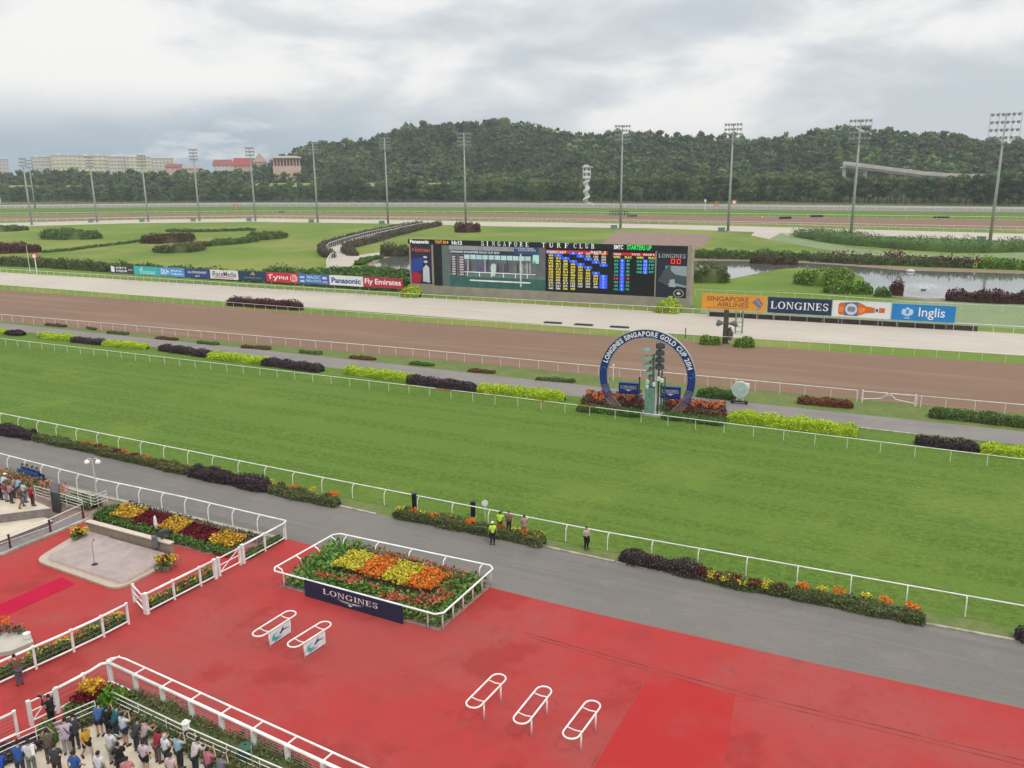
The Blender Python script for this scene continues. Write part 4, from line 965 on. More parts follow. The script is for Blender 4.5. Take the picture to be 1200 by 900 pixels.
blue = {(0, 0), (1, 1), (2, 2), (3, 3), (4, 4), (5, 5), (6, 6.6), (3, 0), (4, 1), (5, 2), (6, 3), (7, 4)}
for c, x in enumerate(cx):
    for j in range(14):
        yy = rowy(j, x)
        if yy > 458: continue
        if (c, j) in blue or (c == 6 and j == 7): trect(bars, x-30, x+31, yy-11, yy+11, LB); ttext(b1, str(j+1), x-6, x+8, yy-7, yy+7, LBT); continue
        if c == 7 and j >= 8: trect(bars, x-30, x+31, yy-11, yy+11, LB); ttext(b1, str(j), x-8, x+8, yy-7, yy+7, LBT); continue
        low = j > c+(1 if c == 6 else 0); up = (c == 4 and j == 0) or (c >= 5 and j < c-3)
        if c >= 4 and j == 0: low, up = False, True
        if not (low or up): continue
        sc = (low and j == 10)
        if c == 7: 
            if j > 3: continue
        ttext(b1, 'SCR' if sc or (up and c == 5) else str(random.randint(24, 489)), x-18, x+18, yy-8, yy+8, LW if (up or j >= 10 or sc) and random.random() < .8 else LY)
ttext(b1, 'FORECAST', 8, 160, 147+12, 167+12, LW); ttext(b1, 'RACE  9', 350, 468, 160, 180, LW)
ttext(b1, '9005', 530, 585, 178, 193, LW); ttext(b1, 'TOTE', 665, 732, 180, 195, LW); ttext(b1, 'RACE 9', 760, 845, 181, 197, LW)
for x, s in ((550, 'WIN'), (640, 'PLAC'), (730, 'WIN'), (825, 'PLAC')): ttext(b1, s, x-26, x+28, 198+(x-550)*.03, 216+(x-550)*.03, LY)
trect(bars, 578, 613, 222, 473, LB); trect(bars, 758, 792, 228, 340, LB)
for j in range(9):
    yy = 236+j*27.8; mm = LR if j == 5 else LT
    ttext(b1, str([53, 85, 275, 298, 212, 14, 109, 45, 141][j]), 534, 565, yy-8, yy+9, mm); ttext(b1, str(j+1), 590, 600, yy-8, yy+9, LR if j == 5 else LBT); ttext(b1, str([29, 8, 36, 40, 30, 4, 21, 15, 16][j]), 628, 653, yy-8, yy+9, mm)
for j in range(4):
    yy = 241+j*28; ttext(b1, ['SCR', '30', '45', '108'][j], 708, 750, yy-8, yy+9, LT); ttext(b1, str(j+10), 764, 786, yy-8, yy+9, LBT); ttext(b1, ['SCR', '10', '17', '37'][j], 803, 845, yy-8, yy+9, LT)
bars.build('tote_cell', o); b1.build('lettering', o)
# right poster with brand name, red digits and horse picture
a0, a1 = Uu(769.6), Uu(805.2); aw = a1-a0; b = MB(); rect(b, a0, a1, zb-.1, zh-.1, -.3, mat('poster_slate', (.022, .028, .045)), .1); ah = zh-.1-(zb-.1); az = zb-.1
put_text(b, 'LONGINES', a0+aw*.06, a0+aw*.94, az+ah*.87, az+ah*.955, -.312, mat('silver_print', (.5, .5, .48)), serif=True)
b.wall_poly([(a0+aw*.28, az+ah*.30), (a0+aw, az+ah*.24), (a0+aw, az+ah*.70), (a0+aw*.3, az+ah*.70)], -.305, -.29, mat('picture_sky', (.30, .38, .42)))
b.wall_poly([(a0+aw*.05, az+ah*.36), (a0+aw*.32, az+ah*.30), (a0+aw*.66, az+ah*.33), (a0+aw, az+ah*.28), (a0+aw, az+ah*.48), (a0+aw*.62, az+ah*.52), (a0+aw*.48, az+ah*.60), (a0+aw*.46, az+ah*.70), (a0+aw*.40, az+ah*.73), (a0+aw*.34, az+ah*.66), (a0+aw*.22, az+ah*.58), (a0+aw*.16, az+ah*.48)], -.315, -.29, mat('picture_horse', (.07, .09, .10)))
b.wall_poly([(a0+aw*.42, az+ah*.25), (a0+aw*.66, az+ah*.24), (a0+aw*.6, az+ah*.42), (a0+aw*.46, az+ah*.40)], -.32, -.29, mat('picture_light', (.40, .46, .47)))
for rr, mm, yy in ((.16, STEEL, -.325), (.125, SBK, -.33), (.06, PW, -.335)): b.wall_poly(ring_pts(a0+aw*.76, az+ah*.11, aw*rr*1.1, ah*rr*.55, 0, 2*PI, 18)[:-1], yy, -.29, mm)
b.build('poster', o)
b = MB(); rect(b, a0+aw*.42, a0+aw*.82, az+ah*.73, az+ah*.86, -.31, SB, .02); b.build('counter_display', o)
b = MB()
def seven(mb, x, z, w, h, segs, m, y):
    t = w*.24
    S7 = {'a': (x, x+w, z+h-t, z+h), 'd': (x, x+w, z, z+t), 'g': (x, x+w, z+h/2-t/2, z+h/2+t/2), 'f': (x, x+t, z+h/2, z+h), 'e': (x, x+t, z, z+h/2), 'b': (x+w-t, x+w, z+h/2, z+h), 'c': (x+w-t, x+w, z, z+h/2)}
    for i, k in enumerate(segs): q = S7[k]; rect(mb, q[0], q[1], q[2], q[3], y-.002*i, m, .01)
seven(b, a0+aw*.47, az+ah*.745, aw*.13, ah*.105, 'abcdef', LR, -.325); seven(b, a0+aw*.66, az+ah*.745, aw*.13, ah*.105, 'abcdef', LR, -.325); seven(b, a0+aw*.61, az+ah*.745, aw*.04, ah*.105, 'g', LR, -.325)
b.build('counter_digits', o)

# ================================================================ advertising boards
LHS = Plane((128, 327), (472, 349.5)); RHS = Plane((823, 371), (1121, 388))
def board(pl, x0, x1, tops, bots, col, label, draw, frame=WHITE):
    u0, zt0 = pl.uz(x0, tops[0]); u1, zt1 = pl.uz(x1, tops[1]); z0 = (pl.uz(x0, bots[0])[1]+pl.uz(x1, bots[1])[1])/2; z1 = (zt0+zt1)/2
    P = pl.p+pl.d*u0; o = thing('advertising_board', P, pl.rz, label, 'hoarding', 'advertising boards along the sand track')
    w = u1-u0-.08; m = mat('board_%d' % x0, col, .5, var=.05, scale=.3)
    MB().box((w/2, 0, (z0+z1)/2), (w, .12, z1-z0), m).build('panel', o)
    MB().box((w*.12, .2, z1/2), (.1, .1, z1-.1), GREY).build('support', o); MB().box((w*.88, .2, z1/2), (.1, .1, z1-.1), GREY).build('support', o)
    b = MB(); H = z1-z0
    class D: pass
    def tx(s, a, c, p, q, m, **k): put_text(b, s, w*a, w*c, z0+H*p, z0+H*q, -.066-k.pop('dy', 0), m, **k)
    def rc(a, c, p, q, m, dy=0): rect(b, w*a, w*c, z0+H*p, z0+H*q, -.066-dy, m, .01)
    def pg(pts, m, dy=0): b.wall_poly([(w*x, z0+H*y) for x, y in pts], -.066-dy, -.055, m)
    draw(tx, rc, pg); 
    if b.v: b.build('print', o)
    return z0, z1
def lerp_t(x, a, b2): return a[1]+(b2[1]-a[1])*(x-a[0])/(b2[0]-a[0])
W1 = mat('print_white', (.8, .8, .8), .5, var=.02); INK = mat('print_ink', (.03, .035, .08), .5); 
def lb_geo(x0, x1): return ([lerp_t(x, (128, 310.4), (472, 326.4)) for x in (x0, x1)], [lerp_t(x, (128, 319.8), (472, 338.4)) for x in (x0, x1)])
def scrib(rc, a, c, p, q, m, n, seed=1, dy=0):
    R = random.Random(seed); x = a; st = (c-a)/n
    for i in range(n):
        k = R.random(); w_ = st*R.uniform(.3, .75); rc(x, x+w_, p+(0 if k < .7 else (q-p)*.2), q-(0 if k > .4 else (q-p)*.3), m, dy+.0005*(i % 3)); x += st
LBS = [(128, 156.4, (.045, .05, .065), 'dark slate board with a white emblem, leftmost of the long row', lambda tx, rc, pg: (pg([(.06, .2), (.2, .12), (.22, .8), (.07, .9)], W1), scrib(rc, .28, .72, .58, .85, W1, 8, 1), scrib(rc, .28, .74, .18, .45, W1, 9, 2), scrib(rc, .78, .97, .45, .62, W1, 5, 3))),
 (156.4, 186, (.05, .45, .44), 'turquoise board with pale script lettering', lambda tx, rc, pg: (tx('Estates', .25, .85, .12, .62, mat('print_mint', (.35, .75, .68)), shear=.3), pg([(.2, .5), (.32, .92), (.38, .9), (.28, .45)], MC['print_mint']))),
 (186, 216, (.08, .33, .68), 'sky blue board with white lettering, third of the long row', lambda tx, rc, pg: (tx('DU+', .08, .4, .2, .8, W1, bold=.04), scrib(rc, .48, .9, .55, .75, W1, 8, 5), scrib(rc, .48, .95, .2, .4, W1, 9, 6))),
 (216, 246, (.03, .06, .20), 'navy board with thin white words and a small emblem', lambda tx, rc, pg: (tx('ALL STRONGHEART', .12, .88, .48, .75, W1, bold=.01), scrib(rc, .42, .62, .12, .3, W1, 4, 8))),
 (246, 279, (.74, .73, .70), 'white board reading iRaceMedia over a red line', lambda tx, rc, pg: (tx('iRaceMedia', .07, .93, .28, .86, INK, bold=.01), rc(.1, .85, .12, .2, mat('print_red', (.5, .03, .03))))),
 (279, 312, (.025, .055, .10), 'dark teal board with a small gold emblem', lambda tx, rc, pg: (pg([(.42, .55), (.5, .9), (.58, .9), (.6, .55), (.5, .68)], mat('print_gold', (.45, .35, .15))), tx('ARROWFIELD STUD', .2, .8, .26, .38, mat('print_dim', (.3, .35, .4))))),
 (312, 349.5, (.62, .03, .06), 'bright red board with white characters', lambda tx, rc, pg: (pg([(.05, .72), (.2, .85), (.2, .72), (.13, .68), (.14, .3), (.10, .3), (.10, .66)], W1), pg([(.2, .6), (.25, .6), (.3, .42), (.34, .68), (.38, .66), (.28, .1), (.23, .12), (.28, .35)], W1), scrib(rc, .40, .70, .32, .66, W1, 5, 11), pg([(.76, .25), (.84, .1), (.96, .2), (.98, .6), (.92, .9), (.8, .85), (.75, .6)], mat('print_pink', (.8, .45, .42))), scrib(rc, .79, .94, .3, .75, MC['print_red'] if 'print_red' in MC else W1, 3, 12, .01))),
 (349.5, 386, (.06, .16, .42), 'mid blue board reading Magic Millions', lambda tx, rc, pg: (tx('MAGIC', .28, .72, .52, .88, mat('print_paleblue', (.5, .65, .85)), bold=.02), tx('MILLIONS', .26, .74, .2, .45, MC['print_paleblue'], bold=.02), rc(.05, .2, .55, .75, MC['print_paleblue']), rc(.78, .92, .55, .8, MC['print_paleblue']), rc(.78, .94, .15, .35, mat('print_rose', (.6, .3, .35))), rc(.06, .2, .15, .35, MC['print_paleblue']))),
 (386, 425.5, (.76, .76, .75), 'white board reading Panasonic in blue', lambda tx, rc, pg: tx('Panasonic', .06, .94, .22, .78, mat('print_blue', (.02, .07, .25)), bold=.035)),
 (425.5, 472, (.45, .03, .05), 'deep red board reading Fly Emirates, at the right end of the long row', lambda tx, rc, pg: tx('Fly Emirates', .04, .96, .14, .84, W1, bold=.02))]
mat('print_red', (.5, .03, .03))
for x0, x1, col, lb, fn in LBS: t, q = lb_geo(x0, x1); board(LHS, x0, x1, t, q, col, lb, fn)
def rb_geo(x0, x1): return ([lerp_t(x, (823, 343.4), (1121.5, 359.4)) for x in (x0, x1)], [lerp_t(x, (823, 361.6), (1121.5, 378.6)) for x in (x0, x1)])
AMB = mat('print_amber', (.62, .14, .02)); CRMW = mat('print_cream', (.7, .68, .62)); BRNP = mat('print_brown', (.20, .10, .04))
def sia(tx, rc, pg):
    tx('SINGAPORE', .08, .73, .55, .86, BRNP, bold=.02); tx('AIRLINES', .24, .73, .20, .50, BRNP, bold=.02); rc(.08, .7, .10, .13, BRNP)
    pg([(.78, .55), (.83, .78), (.93, .30), (.90, .18), (.86, .3)], mat('print_bluegrey', (.16, .18, .28))); pg([(.84, .82), (.87, .92), (.95, .5), (.93, .36)], MC['print_bluegrey'], .001); pg([(.82, .18), (.88, .08), (.95, .2), (.9, .14)], MC['print_bluegrey'], .002)
def bottle(tx, rc, pg):
    pg([(.10, .22), (.13, .12), (.36, .10), (.45, .10), (.53, .22), (.58, .28), (.72, .33), (.90, .36), (.90, .66), (.72, .66), (.58, .72), (.53, .82), (.45, .94), (.13, .88), (.10, .78)], AMB)
    pg([(.205, .09), (.44, .07), (.44, .96), (.205, .91)], mat('print_slate', (.12, .14, .25)), .003); pg([(x, y) for x, y in ring_pts(.325, .5, .105, .36, 0, 2*PI, 20)][:-1], mat('print_label', (.60, .62, .66)), .006)
    pg([(x, y) for x, y in ring_pts(.30, .5, .045, .18, 0, 2*PI, 12)][:-1], mat('print_greyblue', (.2, .22, .3)), .009); pg([(x, y) for x, y in ring_pts(.355, .5, .045, .18, 0, 2*PI, 12)][:-1], MC['print_greyblue'], .010)
    pg([(.73, .34), (.80, .35), (.80, .67), (.73, .66)], MC['print_label'], .006); pg([(.745, .42), (.785, .42), (.785, .58), (.745, .58)], INK, .009); pg([(.455, .25), (.52, .3), (.57, .45), (.57, .6), (.52, .62), (.455, .6)], mat('print_orange', (.75, .26, .04)), .003); pg([(.12, .3), (.19, .3), (.19, .62), (.12, .6)], MC['print_orange'], .003)
def inglis(tx, rc, pg):
    tx('Inglis', .43, .84, .10, .84, W1, bold=.005)
    for i, (cx_, cy_, rx, ry) in enumerate(((.19, .52, .035, .2), (.25, .62, .04, .2), (.31, .52, .035, .2), (.25, .38, .06, .13))): pg(ring_pts(cx_, cy_, rx, ry, 0, 2*PI, 10)[:-1], mat('print_skyblue', (.45, .62, .80)), .001*i)
    rc(.2, .3, .12, .17, MC['print_skyblue']); pg([(.23, .42), (.27, .42), (.27, .66), (.23, .66)], mat('print_ingblue', (.03, .2, .5)), .006)
for x0, x1, col, lb, fn in ((823, 899.5, (.72, .30, .035), 'orange board reading SINGAPORE AIRLINES', sia), (900.3, 976, (.02, .035, .085), 'navy board reading LONGINES, second of the right hand boards', lambda tx, rc, pg: tx('LONGINES', .05, .95, .27, .74, W1, serif=True)),
        (976.5, 1045.5, (.72, .72, .72), 'white board with a lying amber beer bottle', bottle), (1046, 1121.5, (.02, .21, .52), 'bright blue board reading Inglis with a pale crest', inglis)):
    t, q = rb_geo(x0, x1); board(RHS, x0, x1, t, q, col, lb, fn)
o = thing('barrier_wall', G(830, 371), RHS.rz, 'low dark wall behind the rail below the right hand boards', 'wall')
MB().box((0, 0, 0), (.1, .1, .1), DGREY)
Lw = (G(1145, 388)-G(830, 371)).length; MB().box((Lw/2, .6, .38), (Lw, .3, .75), mat('dark_earth', (.075, .055, .045), .9, var=.3)).box((Lw/2, .6, .78), (Lw, .36, .06), DGREY).build('wall_face', o)

# ================================================================ winning post
A, Bq = G(716, 482), G(804, 490.5); d = (Bq-A); rz = math.atan2(d.y, d.x); Cc = (A+Bq)/2
PA = Plane((716, 482), (804, 490.5)); uL = PA.uz(703.3, 440)[0]; uR = PA.uz(815.2, 447)[0]; zT = PA.uz(758, 386.2)[1]
ucen = (uL+uR)/2; Ro = (uR-uL)/2; zc = zT-Ro; Ri = Ro-.80; zc_ = zc
print('arch', Ro, zc, d.length)
o = thing('winning_post_arch', PA.p+PA.d*ucen, rz, 'tall blue ring arch lettered LONGINES SINGAPORE GOLD CUP 2014', 'arch')
BLUE = mat('arch_blue', (.018, .038, .20), .45, var=.05); 
def ringseg(mb, a0, a1, ro, ri, y0, y1, m, n=48):
    for i in range(n):
        p, q = a0+(a1-a0)*i/n, a0+(a1-a0)*(i+1)/n
        c = [(r*math.cos(t), y, zc_+r*math.sin(t)) for t in (p, q) for r in (ro, ri) for y in (y0, y1)]
        mb.add(c, [(0, 4, 6, 2), (1, 3, 7, 5), (0, 1, 5, 4), (2, 6, 7, 3)]+([(0, 2, 3, 1)] if i == 0 else [])+([(4, 5, 7, 6)] if i == n-1 else []), m)
aS = math.radians(-13); aE = -math.asin(min(.98, (zc-.05)/Ro))
b = MB(); ringseg(b, aS, PI-aS, Ro, Ri, -.2, .2, BLUE); b.build('ring', o)
b = MB(); ringseg(b, aS, PI-aS, Ro+.05, Ro, -.24, .24, STEEL); ringseg(b, aS, PI-aS, Ri, Ri-.05, -.24, .24, STEEL); b.build('rim', o)
MESHM = mat('arch_mesh_print', (.22, .13, .14), .6, var=.3, scale=3)
for side in (0, 1):
    b = MB(); n = 16
    for i in range(n+1):
        t = aS+(aE-aS)*i/n; t = t if side else PI-t
        b.tube([(Ri*math.cos(t), -.12, zc_+Ri*math.sin(t)), (Ro*math.cos(t), -.12, zc_+Ro*math.sin(t))], .05 if i < 5 else .035, BLUE if i < 6 else MESHM, 4)
    for k in range(7):
        r_ = Ri+(Ro-Ri)*k/6; pts = [(r_*math.cos(t if side else PI-t), -.12, zc_+r_*math.sin(t)) for t in np.linspace(aS, aE, 12)]
        b.tube(pts[:6], .045, BLUE, 4); b.tube(pts[5:], .035, STEEL if k in (0, 6) else MESHM, 4)
    b.build('lattice_leg', o)
# ring lettering
b = MB(); txt = 'LONGINES SINGAPORE GOLD CUP 2014'; rm = (Ro+Ri)/2; a_start, a_end = math.radians(163.5), math.radians(14.5)
wd = {c: (glyphs(c, .03)[0][:, 0].max()-glyphs(c, .03)[0][:, 0].min()+.10 if c != ' ' else .36) for c in set(txt)}
tot = sum(wd[c] for c in txt); sc_h = .52; x = 0
for c in txt:
    w_ = wd[c]; am = a_start+(a_end-a_start)*(x+w_/2)/tot; x += w_
    if c == ' ': continue
    v, f = glyphs(c, .035); v0_ = v-(v.min(0)+v.max(0))/2; sx = (a_start-a_end)*rm/tot; sy = sc_h/.72
    v0_ = np.stack([v0_[:, 0]*sx, v0_[:, 1]*sy], 1)
    rot = am-PI/2; ca, sa = math.cos(rot), math.sin(rot)
    vs = [(rm*math.cos(am)+p[0]*ca-p[1]*sa, -.215, zc_+rm*math.sin(am)+p[0]*sa+p[1]*ca) for p in v0_]
    b.add(vs, f, W1)
b.build('lettering', o)
b = MB()
for am in (math.radians(7), math.radians(173)):
    ex, ez = rm*math.cos(am), zc_+rm*math.sin(am); q = [(ex+.26*math.cos(t), -.22, ez+.26*math.sin(t)) for t in np.linspace(-2.6 if am < 1 else -.4, 1.4 if am < 1 else 3.6, 12)]
    b.tube(q, .035, mat('emblem_blue', (.12, .2, .42)), 4)
b.build('emblem', o)
# blue boxes
for (x0, x1, y0, y1, fy, lb) in ((724.5, 747.5, 448, 462, 476, 'blue box sign reading LONGINES left of the green pylon'), (773, 796.5, 452.5, 467.5, 480, 'blue box sign reading LONGINES right of the green pylon')):
    pl = Plane((x0, fy), (x1, fy+1.8)); w = pl.L; z1 = (pl.uz(x0, y0)[1]+pl.uz(x1, y0+2)[1])/2; z0 = (pl.uz(x0, y1-1)[1]+pl.uz(x1, y1+1)[1])/2
    oo = thing('box_sign', pl.p, pl.rz, lb, 'sign'); MB().box((w/2, .25, (z0+z1)/2), (w, .5, z1-z0), BLUE).build('box', oo)
    b = MB(); zm = (z0+z1)/2; put_text(b, 'LONGINES', w*.1, w*.9, zm-.02, zm+.36, -.008, W1, serif=True)
    b.wall_poly([(w*.3, zm-.1), (w*.7, zm-.1), (w*.54, zm-.22), (w*.5, zm-.32), (w*.46, zm-.22)], -.012, 0, W1); b.build('lettering', oo)
    for t in (.15, .85): MB().tube([(w*t, .25, 0), (w*t, .25, z0+.02)], .05, DGREY, 6).build('leg', oo)
# green pylon with shades, lamps and mirrors
P = G(766, 486); o = thing('judge_pylon', P, rz, 'green steel pylon carrying lamps and shades at the winning line', 'pylon'); Hp = hgt(P, 398)
k = P.length/FPX
def X(px): return (px-766)*k
b = MB(); b.tube([(X(760), 0, 0), (X(760), 0, Hp*.72)], .16, PGREEN, 8); b.tube([(X(763), .4, 0), (X(763), .4, Hp*.8)], .12, PGREEN, 8); b.tube([(X(767), 0, 0), (X(767), 0, Hp)], .10, OFFW, 8)
for j in range(9): b.tube([(X(760), 0, .4+j*.75), (X(767), 0, .8+j*.75)], .05, PGREEN, 5)
for j in range(4): b.tube([(X(760), 0, .5+j*1.7), (X(763), .4, 1.2+j*1.7)], .05, GREEN, 5)
b.build('column', o)
b = MB(); b.tube([(X(770.5), 0, 0), (X(770.5), 0, Hp*.96)], .09, DGREY, 6); b.tube([(X(774), .2, 0), (X(774), .2, Hp*.6)], .08, GREEN, 6); b.tube([(X(778), .1, 0), (X(778), .1, Hp*.52)], .06, GREEN, 6)
for j in range(5): b.tube([(X(770.5), 0, 1+j*1.1), (X(778), .1, 1.4+j*.9)], .04, GREEN, 5)
b.build('column', o)
MB().box((X(761.5), -.2, 1.5), (1.0, .8, 3.0), PGREEN).box((X(761.5), -.2, 3.1), (.7, .5, .3), GREEN).build('cabinet', o)
for j in range(4):
    z = Hp*(.93-.1*j); MB().lathe([(.05, .25), (.5, .05), (.58, -.1), (.1, -.08)], PGREEN, 12, (X(756+j*.7), -.3, z-.5)).tube([(X(756+j*.7), -.3, z-.35), (X(760), 0, z-.35)], .04, PGREEN, 5).build('lamp_shade', o)
for j in range(4):
    z = Hp*(.97-.09*j); q = MB(); q.lathe([(.06, .3), (.45, .18), (.5, -.2), (.4, -.28), (.05, -.2)], DGREY, 12, (X(772), -.3, z-.3)); q.lathe([(.36, -.27), (.01, -.30)], PGREEN, 10, (X(772), -.3, z-.3)); q.build('spotlight', o)
for j, (xx, zz) in enumerate(((758, .45), (758, .38), (766, .42), (771, .5), (775, .48))): MB().lathe([(.03, .25), (.2, .15), (.2, -.2), (.03, -.25)], mat('white_glass', (.6, .65, .62), .3), 8, (X(xx), -.35, Hp*zz)).build('lamp_glass', o)
MB().box((X(764), .1, .08), (2.8, 1.6, .16), CONC).build('base', o)
# slim white posts in the ring
for bx, by, ty, lb in ((718.5, 446, 428, 'short white post with a cap seen through the left side of the ring'), (749, 466, 443, 'thin black stake left of the green pylon')):
    P = G(bx, by); o = thing('slim_post', P, 0, lb, 'post'); h = hgt(P, ty); mm = WHITE if bx < 730 else BLACK
    MB().tube([(0, 0, 0), (0, 0, h)], .06, mm, 6).lathe([(.12, h-.1), (.14, h), (.05, h+.12)], mm, 8).build('shaft', o)
# clock disc on its trolley
P = G(866.5, 473); o = thing('dial_clock', P, rz, 'round pale green dial on a wheeled stand beside the path', 'clock'); h = hgt(P, 445.5); r = .92
b = MB(); b.tube([(0, -.18, h-r-.15), (0, .18, h-r-.15)], r, mat('clock_rim', (.55, .60, .56), .4), 24); b.build('case', o)
b = MB(); b.tube([(0, -.2, h-r-.15), (0, -.185, h-r-.15)], r*.86, mat('clock_face', (.40, .52, .47), .4), 24); b.build('face', o)
b = MB()
for i in range(12): a = i*PI/6; b.box((r*.72*math.sin(a), -.21, h-r-.15+r*.72*math.cos(a)), (.06, .02, .06), W1)
b.box((.15, -.215, h-r-.02), (.05, .02, .55), OFFW); b.box((-.2, -.22, h-r-.15), (.45, .02, .05), OFFW); b.build('hand', o)
MB().tube([(-.35, 0, .3), (-.25, 0, h-2*r)], .06, WHITE, 6).tube([(.35, 0, .3), (.25, 0, h-2*r)], .06, WHITE, 6).box((0, 0, .3), (1.8, .5, .12), BLACK).build('stand', o)
for s in (-.75, .75): MB().tube([(s, -.3, .16), (s, -.1, .16)], .16, BLACK, 10).build('wheel', o)
MB().box((-.5, 0, h-.02), (.15, .15, .3), OFFW).box((.75, .1, h-.6), (.4, .3, .5), OFFW).build('speaker', o)
# loudspeaker post on the sand side
P = G(849.5, 402.5); o = thing('loudspeaker_post', P, 0, 'weathered brown post with horn speakers and a winged figure ornament beside the sand track', 'post'); h = hgt(P, 363)
BRP = mat('weathered_bronze', (.085, .075, .055), .7, var=.3, scale=2)
MB().tube([(0, 0, 0), (0, 0, h)], [.42, .36], BRP, 8).build('shaft', o)
for s, zz in ((-1, .62), (1, .60)): MB().tube([(s*.3, -.2, h*zz), (s*1.2, -.5, h*zz+.15), (s*1.5, -.55, h*zz-.35)], [.12, .5, .25], mat('horn_grey', (.16, .17, .17)), 8).build('horn', o)
MB().tube([(.5, -.3, .6), (.7, -.3, 1.6), (.45, -.3, 2.4), (.1, -.3, 2.2)], [.5, .45, .3, .1], BRP, 7).build('ornament', o)
P = G(865.5, 391); o = thing('lattice_frame', P, 0, 'pale green steel frame right of the brown loudspeaker post', 'frame'); h = hgt(P, 364)
b = MB()
for s in (-.55, .55): b.tube([(s, 0, 0), (s, 0, h)], .13, PGREEN, 6)
for j in range(5): b.tube([(-.55, 0, h*(.1+.2*j)), (.55, 0, h*(.1+.2*j))], .07, PGREEN, 5)
b.build('lattice', o)
P = G(803, 399); o = thing('marker_pole', P, 0, 'slim dark pole on the green strip above the ring arch', 'pole'); MB().tube([(0, 0, 0), (0, 0, hgt(P, 384))], .08, DGREY, 6).box((0, 0, .1), (.4, .4, .2), CONC).build('shaft', o)
for x_, lb in ((648, 'flat dark mat at the sand edge, leftmost of three'), (684, 'flat dark mat at the sand edge, middle of three'), (726, 'flat dark mat at the sand edge nearest the ring arch')):
    P = G(x_, 379+(x_-648)*.065); o = thing('drain_cover', P, rz, lb, 'drain cover'); MB().box((0, 0, .12), (3.2, .8, .2), DGREY).box((0, 0, .24), (2.9, .6, .04), BLACK).build('lid', o)
P = G(275, 357); o = thing('utility_box', P, rz, 'small green utility box at the left end of the crimson hedge', 'box'); MB().box((0, 0, .6), (1.3, .8, 1.1), PGREEN).box((0, 0, 1.2), (1.45, .95, .12), PGREEN).build('body', o); MB().box((0, -.42, .6), (1.0, .03, .9), GREEN).build('door', o)

# ================================================================ hedges and beds along the home straight
HG = 'clipped hedge blocks between path and turf rail'
def hp(name, label, px, w, h, pal, leaf=.17, cat='hedge', group=HG, **k): return hedge(name, label, cat, px, w, h, pal, leaf, group, **k)
hp('yellow_hedge', 'short yellow green hedge cut off by the left edge of the photo', [(-14, 389.5), (8, 391.5)], 1.5, .75, YG)
hp('purple_hedge', 'short dark purple hedge at the far left between path and turf rail', [(9, 391.5), (27, 393.5)], 1.5, .7, PUR)
hp('yellow_hedge', 'yellow green hedge, left neighbour of the second purple hedge', [(48, 395), (91, 400)], 1.6, .75, YG)
hp('purple_hedge', 'dark purple hedge between the two leftmost full yellow hedges', [(86, 400.5), (122, 404)], 1.5, .7, PUR)
hp('yellow_hedge', 'yellow green hedge ending left of the open grass gap', [(123, 404.5), (173, 409)], 1.6, .75, YG)
hp('purple_hedge', 'dark purple hedge starting after the first grass gap', [(189, 410), (246, 418.5)], 1.6, .8, PUR)
hp('yellow_hedge', 'yellow green hedge between two long purple hedges', [(246, 419), (314, 427)], 1.7, .85, YG)
hp('purple_hedge', 'dark purple hedge ending before the second grass gap', [(309, 427), (378, 436)], 1.7, .85, PUR)
hp('yellow_hedge', 'yellow green hedge starting after the second grass gap', [(406, 437), (487, 447.5)], 1.6, .85, YG)
hp('purple_hedge', 'dark purple hedge nearest the winning post on its left', [(479, 448), (558, 459)], 1.7, .85, PUR)
hp('yellow_hedge', 'yellow green hedge just left of the winning post flower bed', [(561, 458.5), (662, 470)], 1.6, .95, YG)
hp('yellow_hedge', 'long bright yellow green hedge just right of the winning post', [(853, 492), (1004, 511)], 1.6, 1.0, YG)
hp('purple_hedge', 'dark purple hedge at the right after the grass gap', [(1072, 519.5), (1147, 529)], 1.4, .75, PUR)
hp('yellow_hedge', 'yellow green hedge cut off by the right edge of the photo', [(1148, 529.5), (1215, 537)], 1.5, .8, YG)
SG = 'small shrub clumps on the grass verge beside the dirt track rail'
for i, (x0, x1, y, pal, w, lb) in enumerate([(54, 77, 382, BRN, .9, 'brownish'), (103, 112, 386, OLV, .7, 'tiny olive'), (127, 150, 391, DGRN, 1.0, 'green'), (183, 208, 397.5, RST, .9, 'rust red'), (232, 256, 403, DGRN, 1.0, 'thin green'), (284, 317, 408, RST, 1.1, 'long rust red'),
        (352, 377, 414, DGRN, 1.0, 'faint green'), (410, 440, 420.5, RST, 1.0, 'reddish brown'), (480, 508, 427.5, GRN, 1.1, 'bright green'), (549, 580, 436, RST, 1.0, 'dark rust'), (628, 674, 446, OLV, .9, 'flat grey green'), (735, 752, 459, GRN, .8, 'low green')]):
    near = ['at the far left', 'just right of the far left one', 'above the first purple hedge gap', 'above the first long purple hedge', 'above the gap left of the yellow hedge', 'above the middle yellow hedge', 'above the last hedge before the second gap', 'above the yellow hedge after the gap', 'above the purple hedge near the post', 'above the last yellow hedge', 'left of the winning post bed', 'inside view of the ring arch'][i]
    hedge('verge_shrub', lb+' shrub clump on the verge '+near, 'shrub', [(x0, y-.8), (x1, y+.8+(x1-x0)*.03)], w*.85, .36, pal, .16, SG)
hedge('verge_shrub', 'dense green hedge clump on the verge beside the dial clock', 'shrub', [(817, 464), (862, 468.5)], 1.5, .9, GRN, .16, SG)
hedge('verge_shrub', 'long rust red shrub strip on the verge right of the dial clock', 'shrub', [(934, 472), (1000, 478)], 1.3, .7, RST+REDF[2:], .15, SG)
hedge('verge_shrub', 'green hedge strip on the verge at the right edge of the photo', 'shrub', [(1088, 488), (1140, 493), (1215, 502)], 1.6, .85, GRN+OLV, .17, SG)
o = hedge('crimson_hedge', 'crimson hedge on the strip between sand track and dirt track', 'hedge', [(268, 357.5), (354, 363.5)], 1.8, 1.5, CRM, .25)
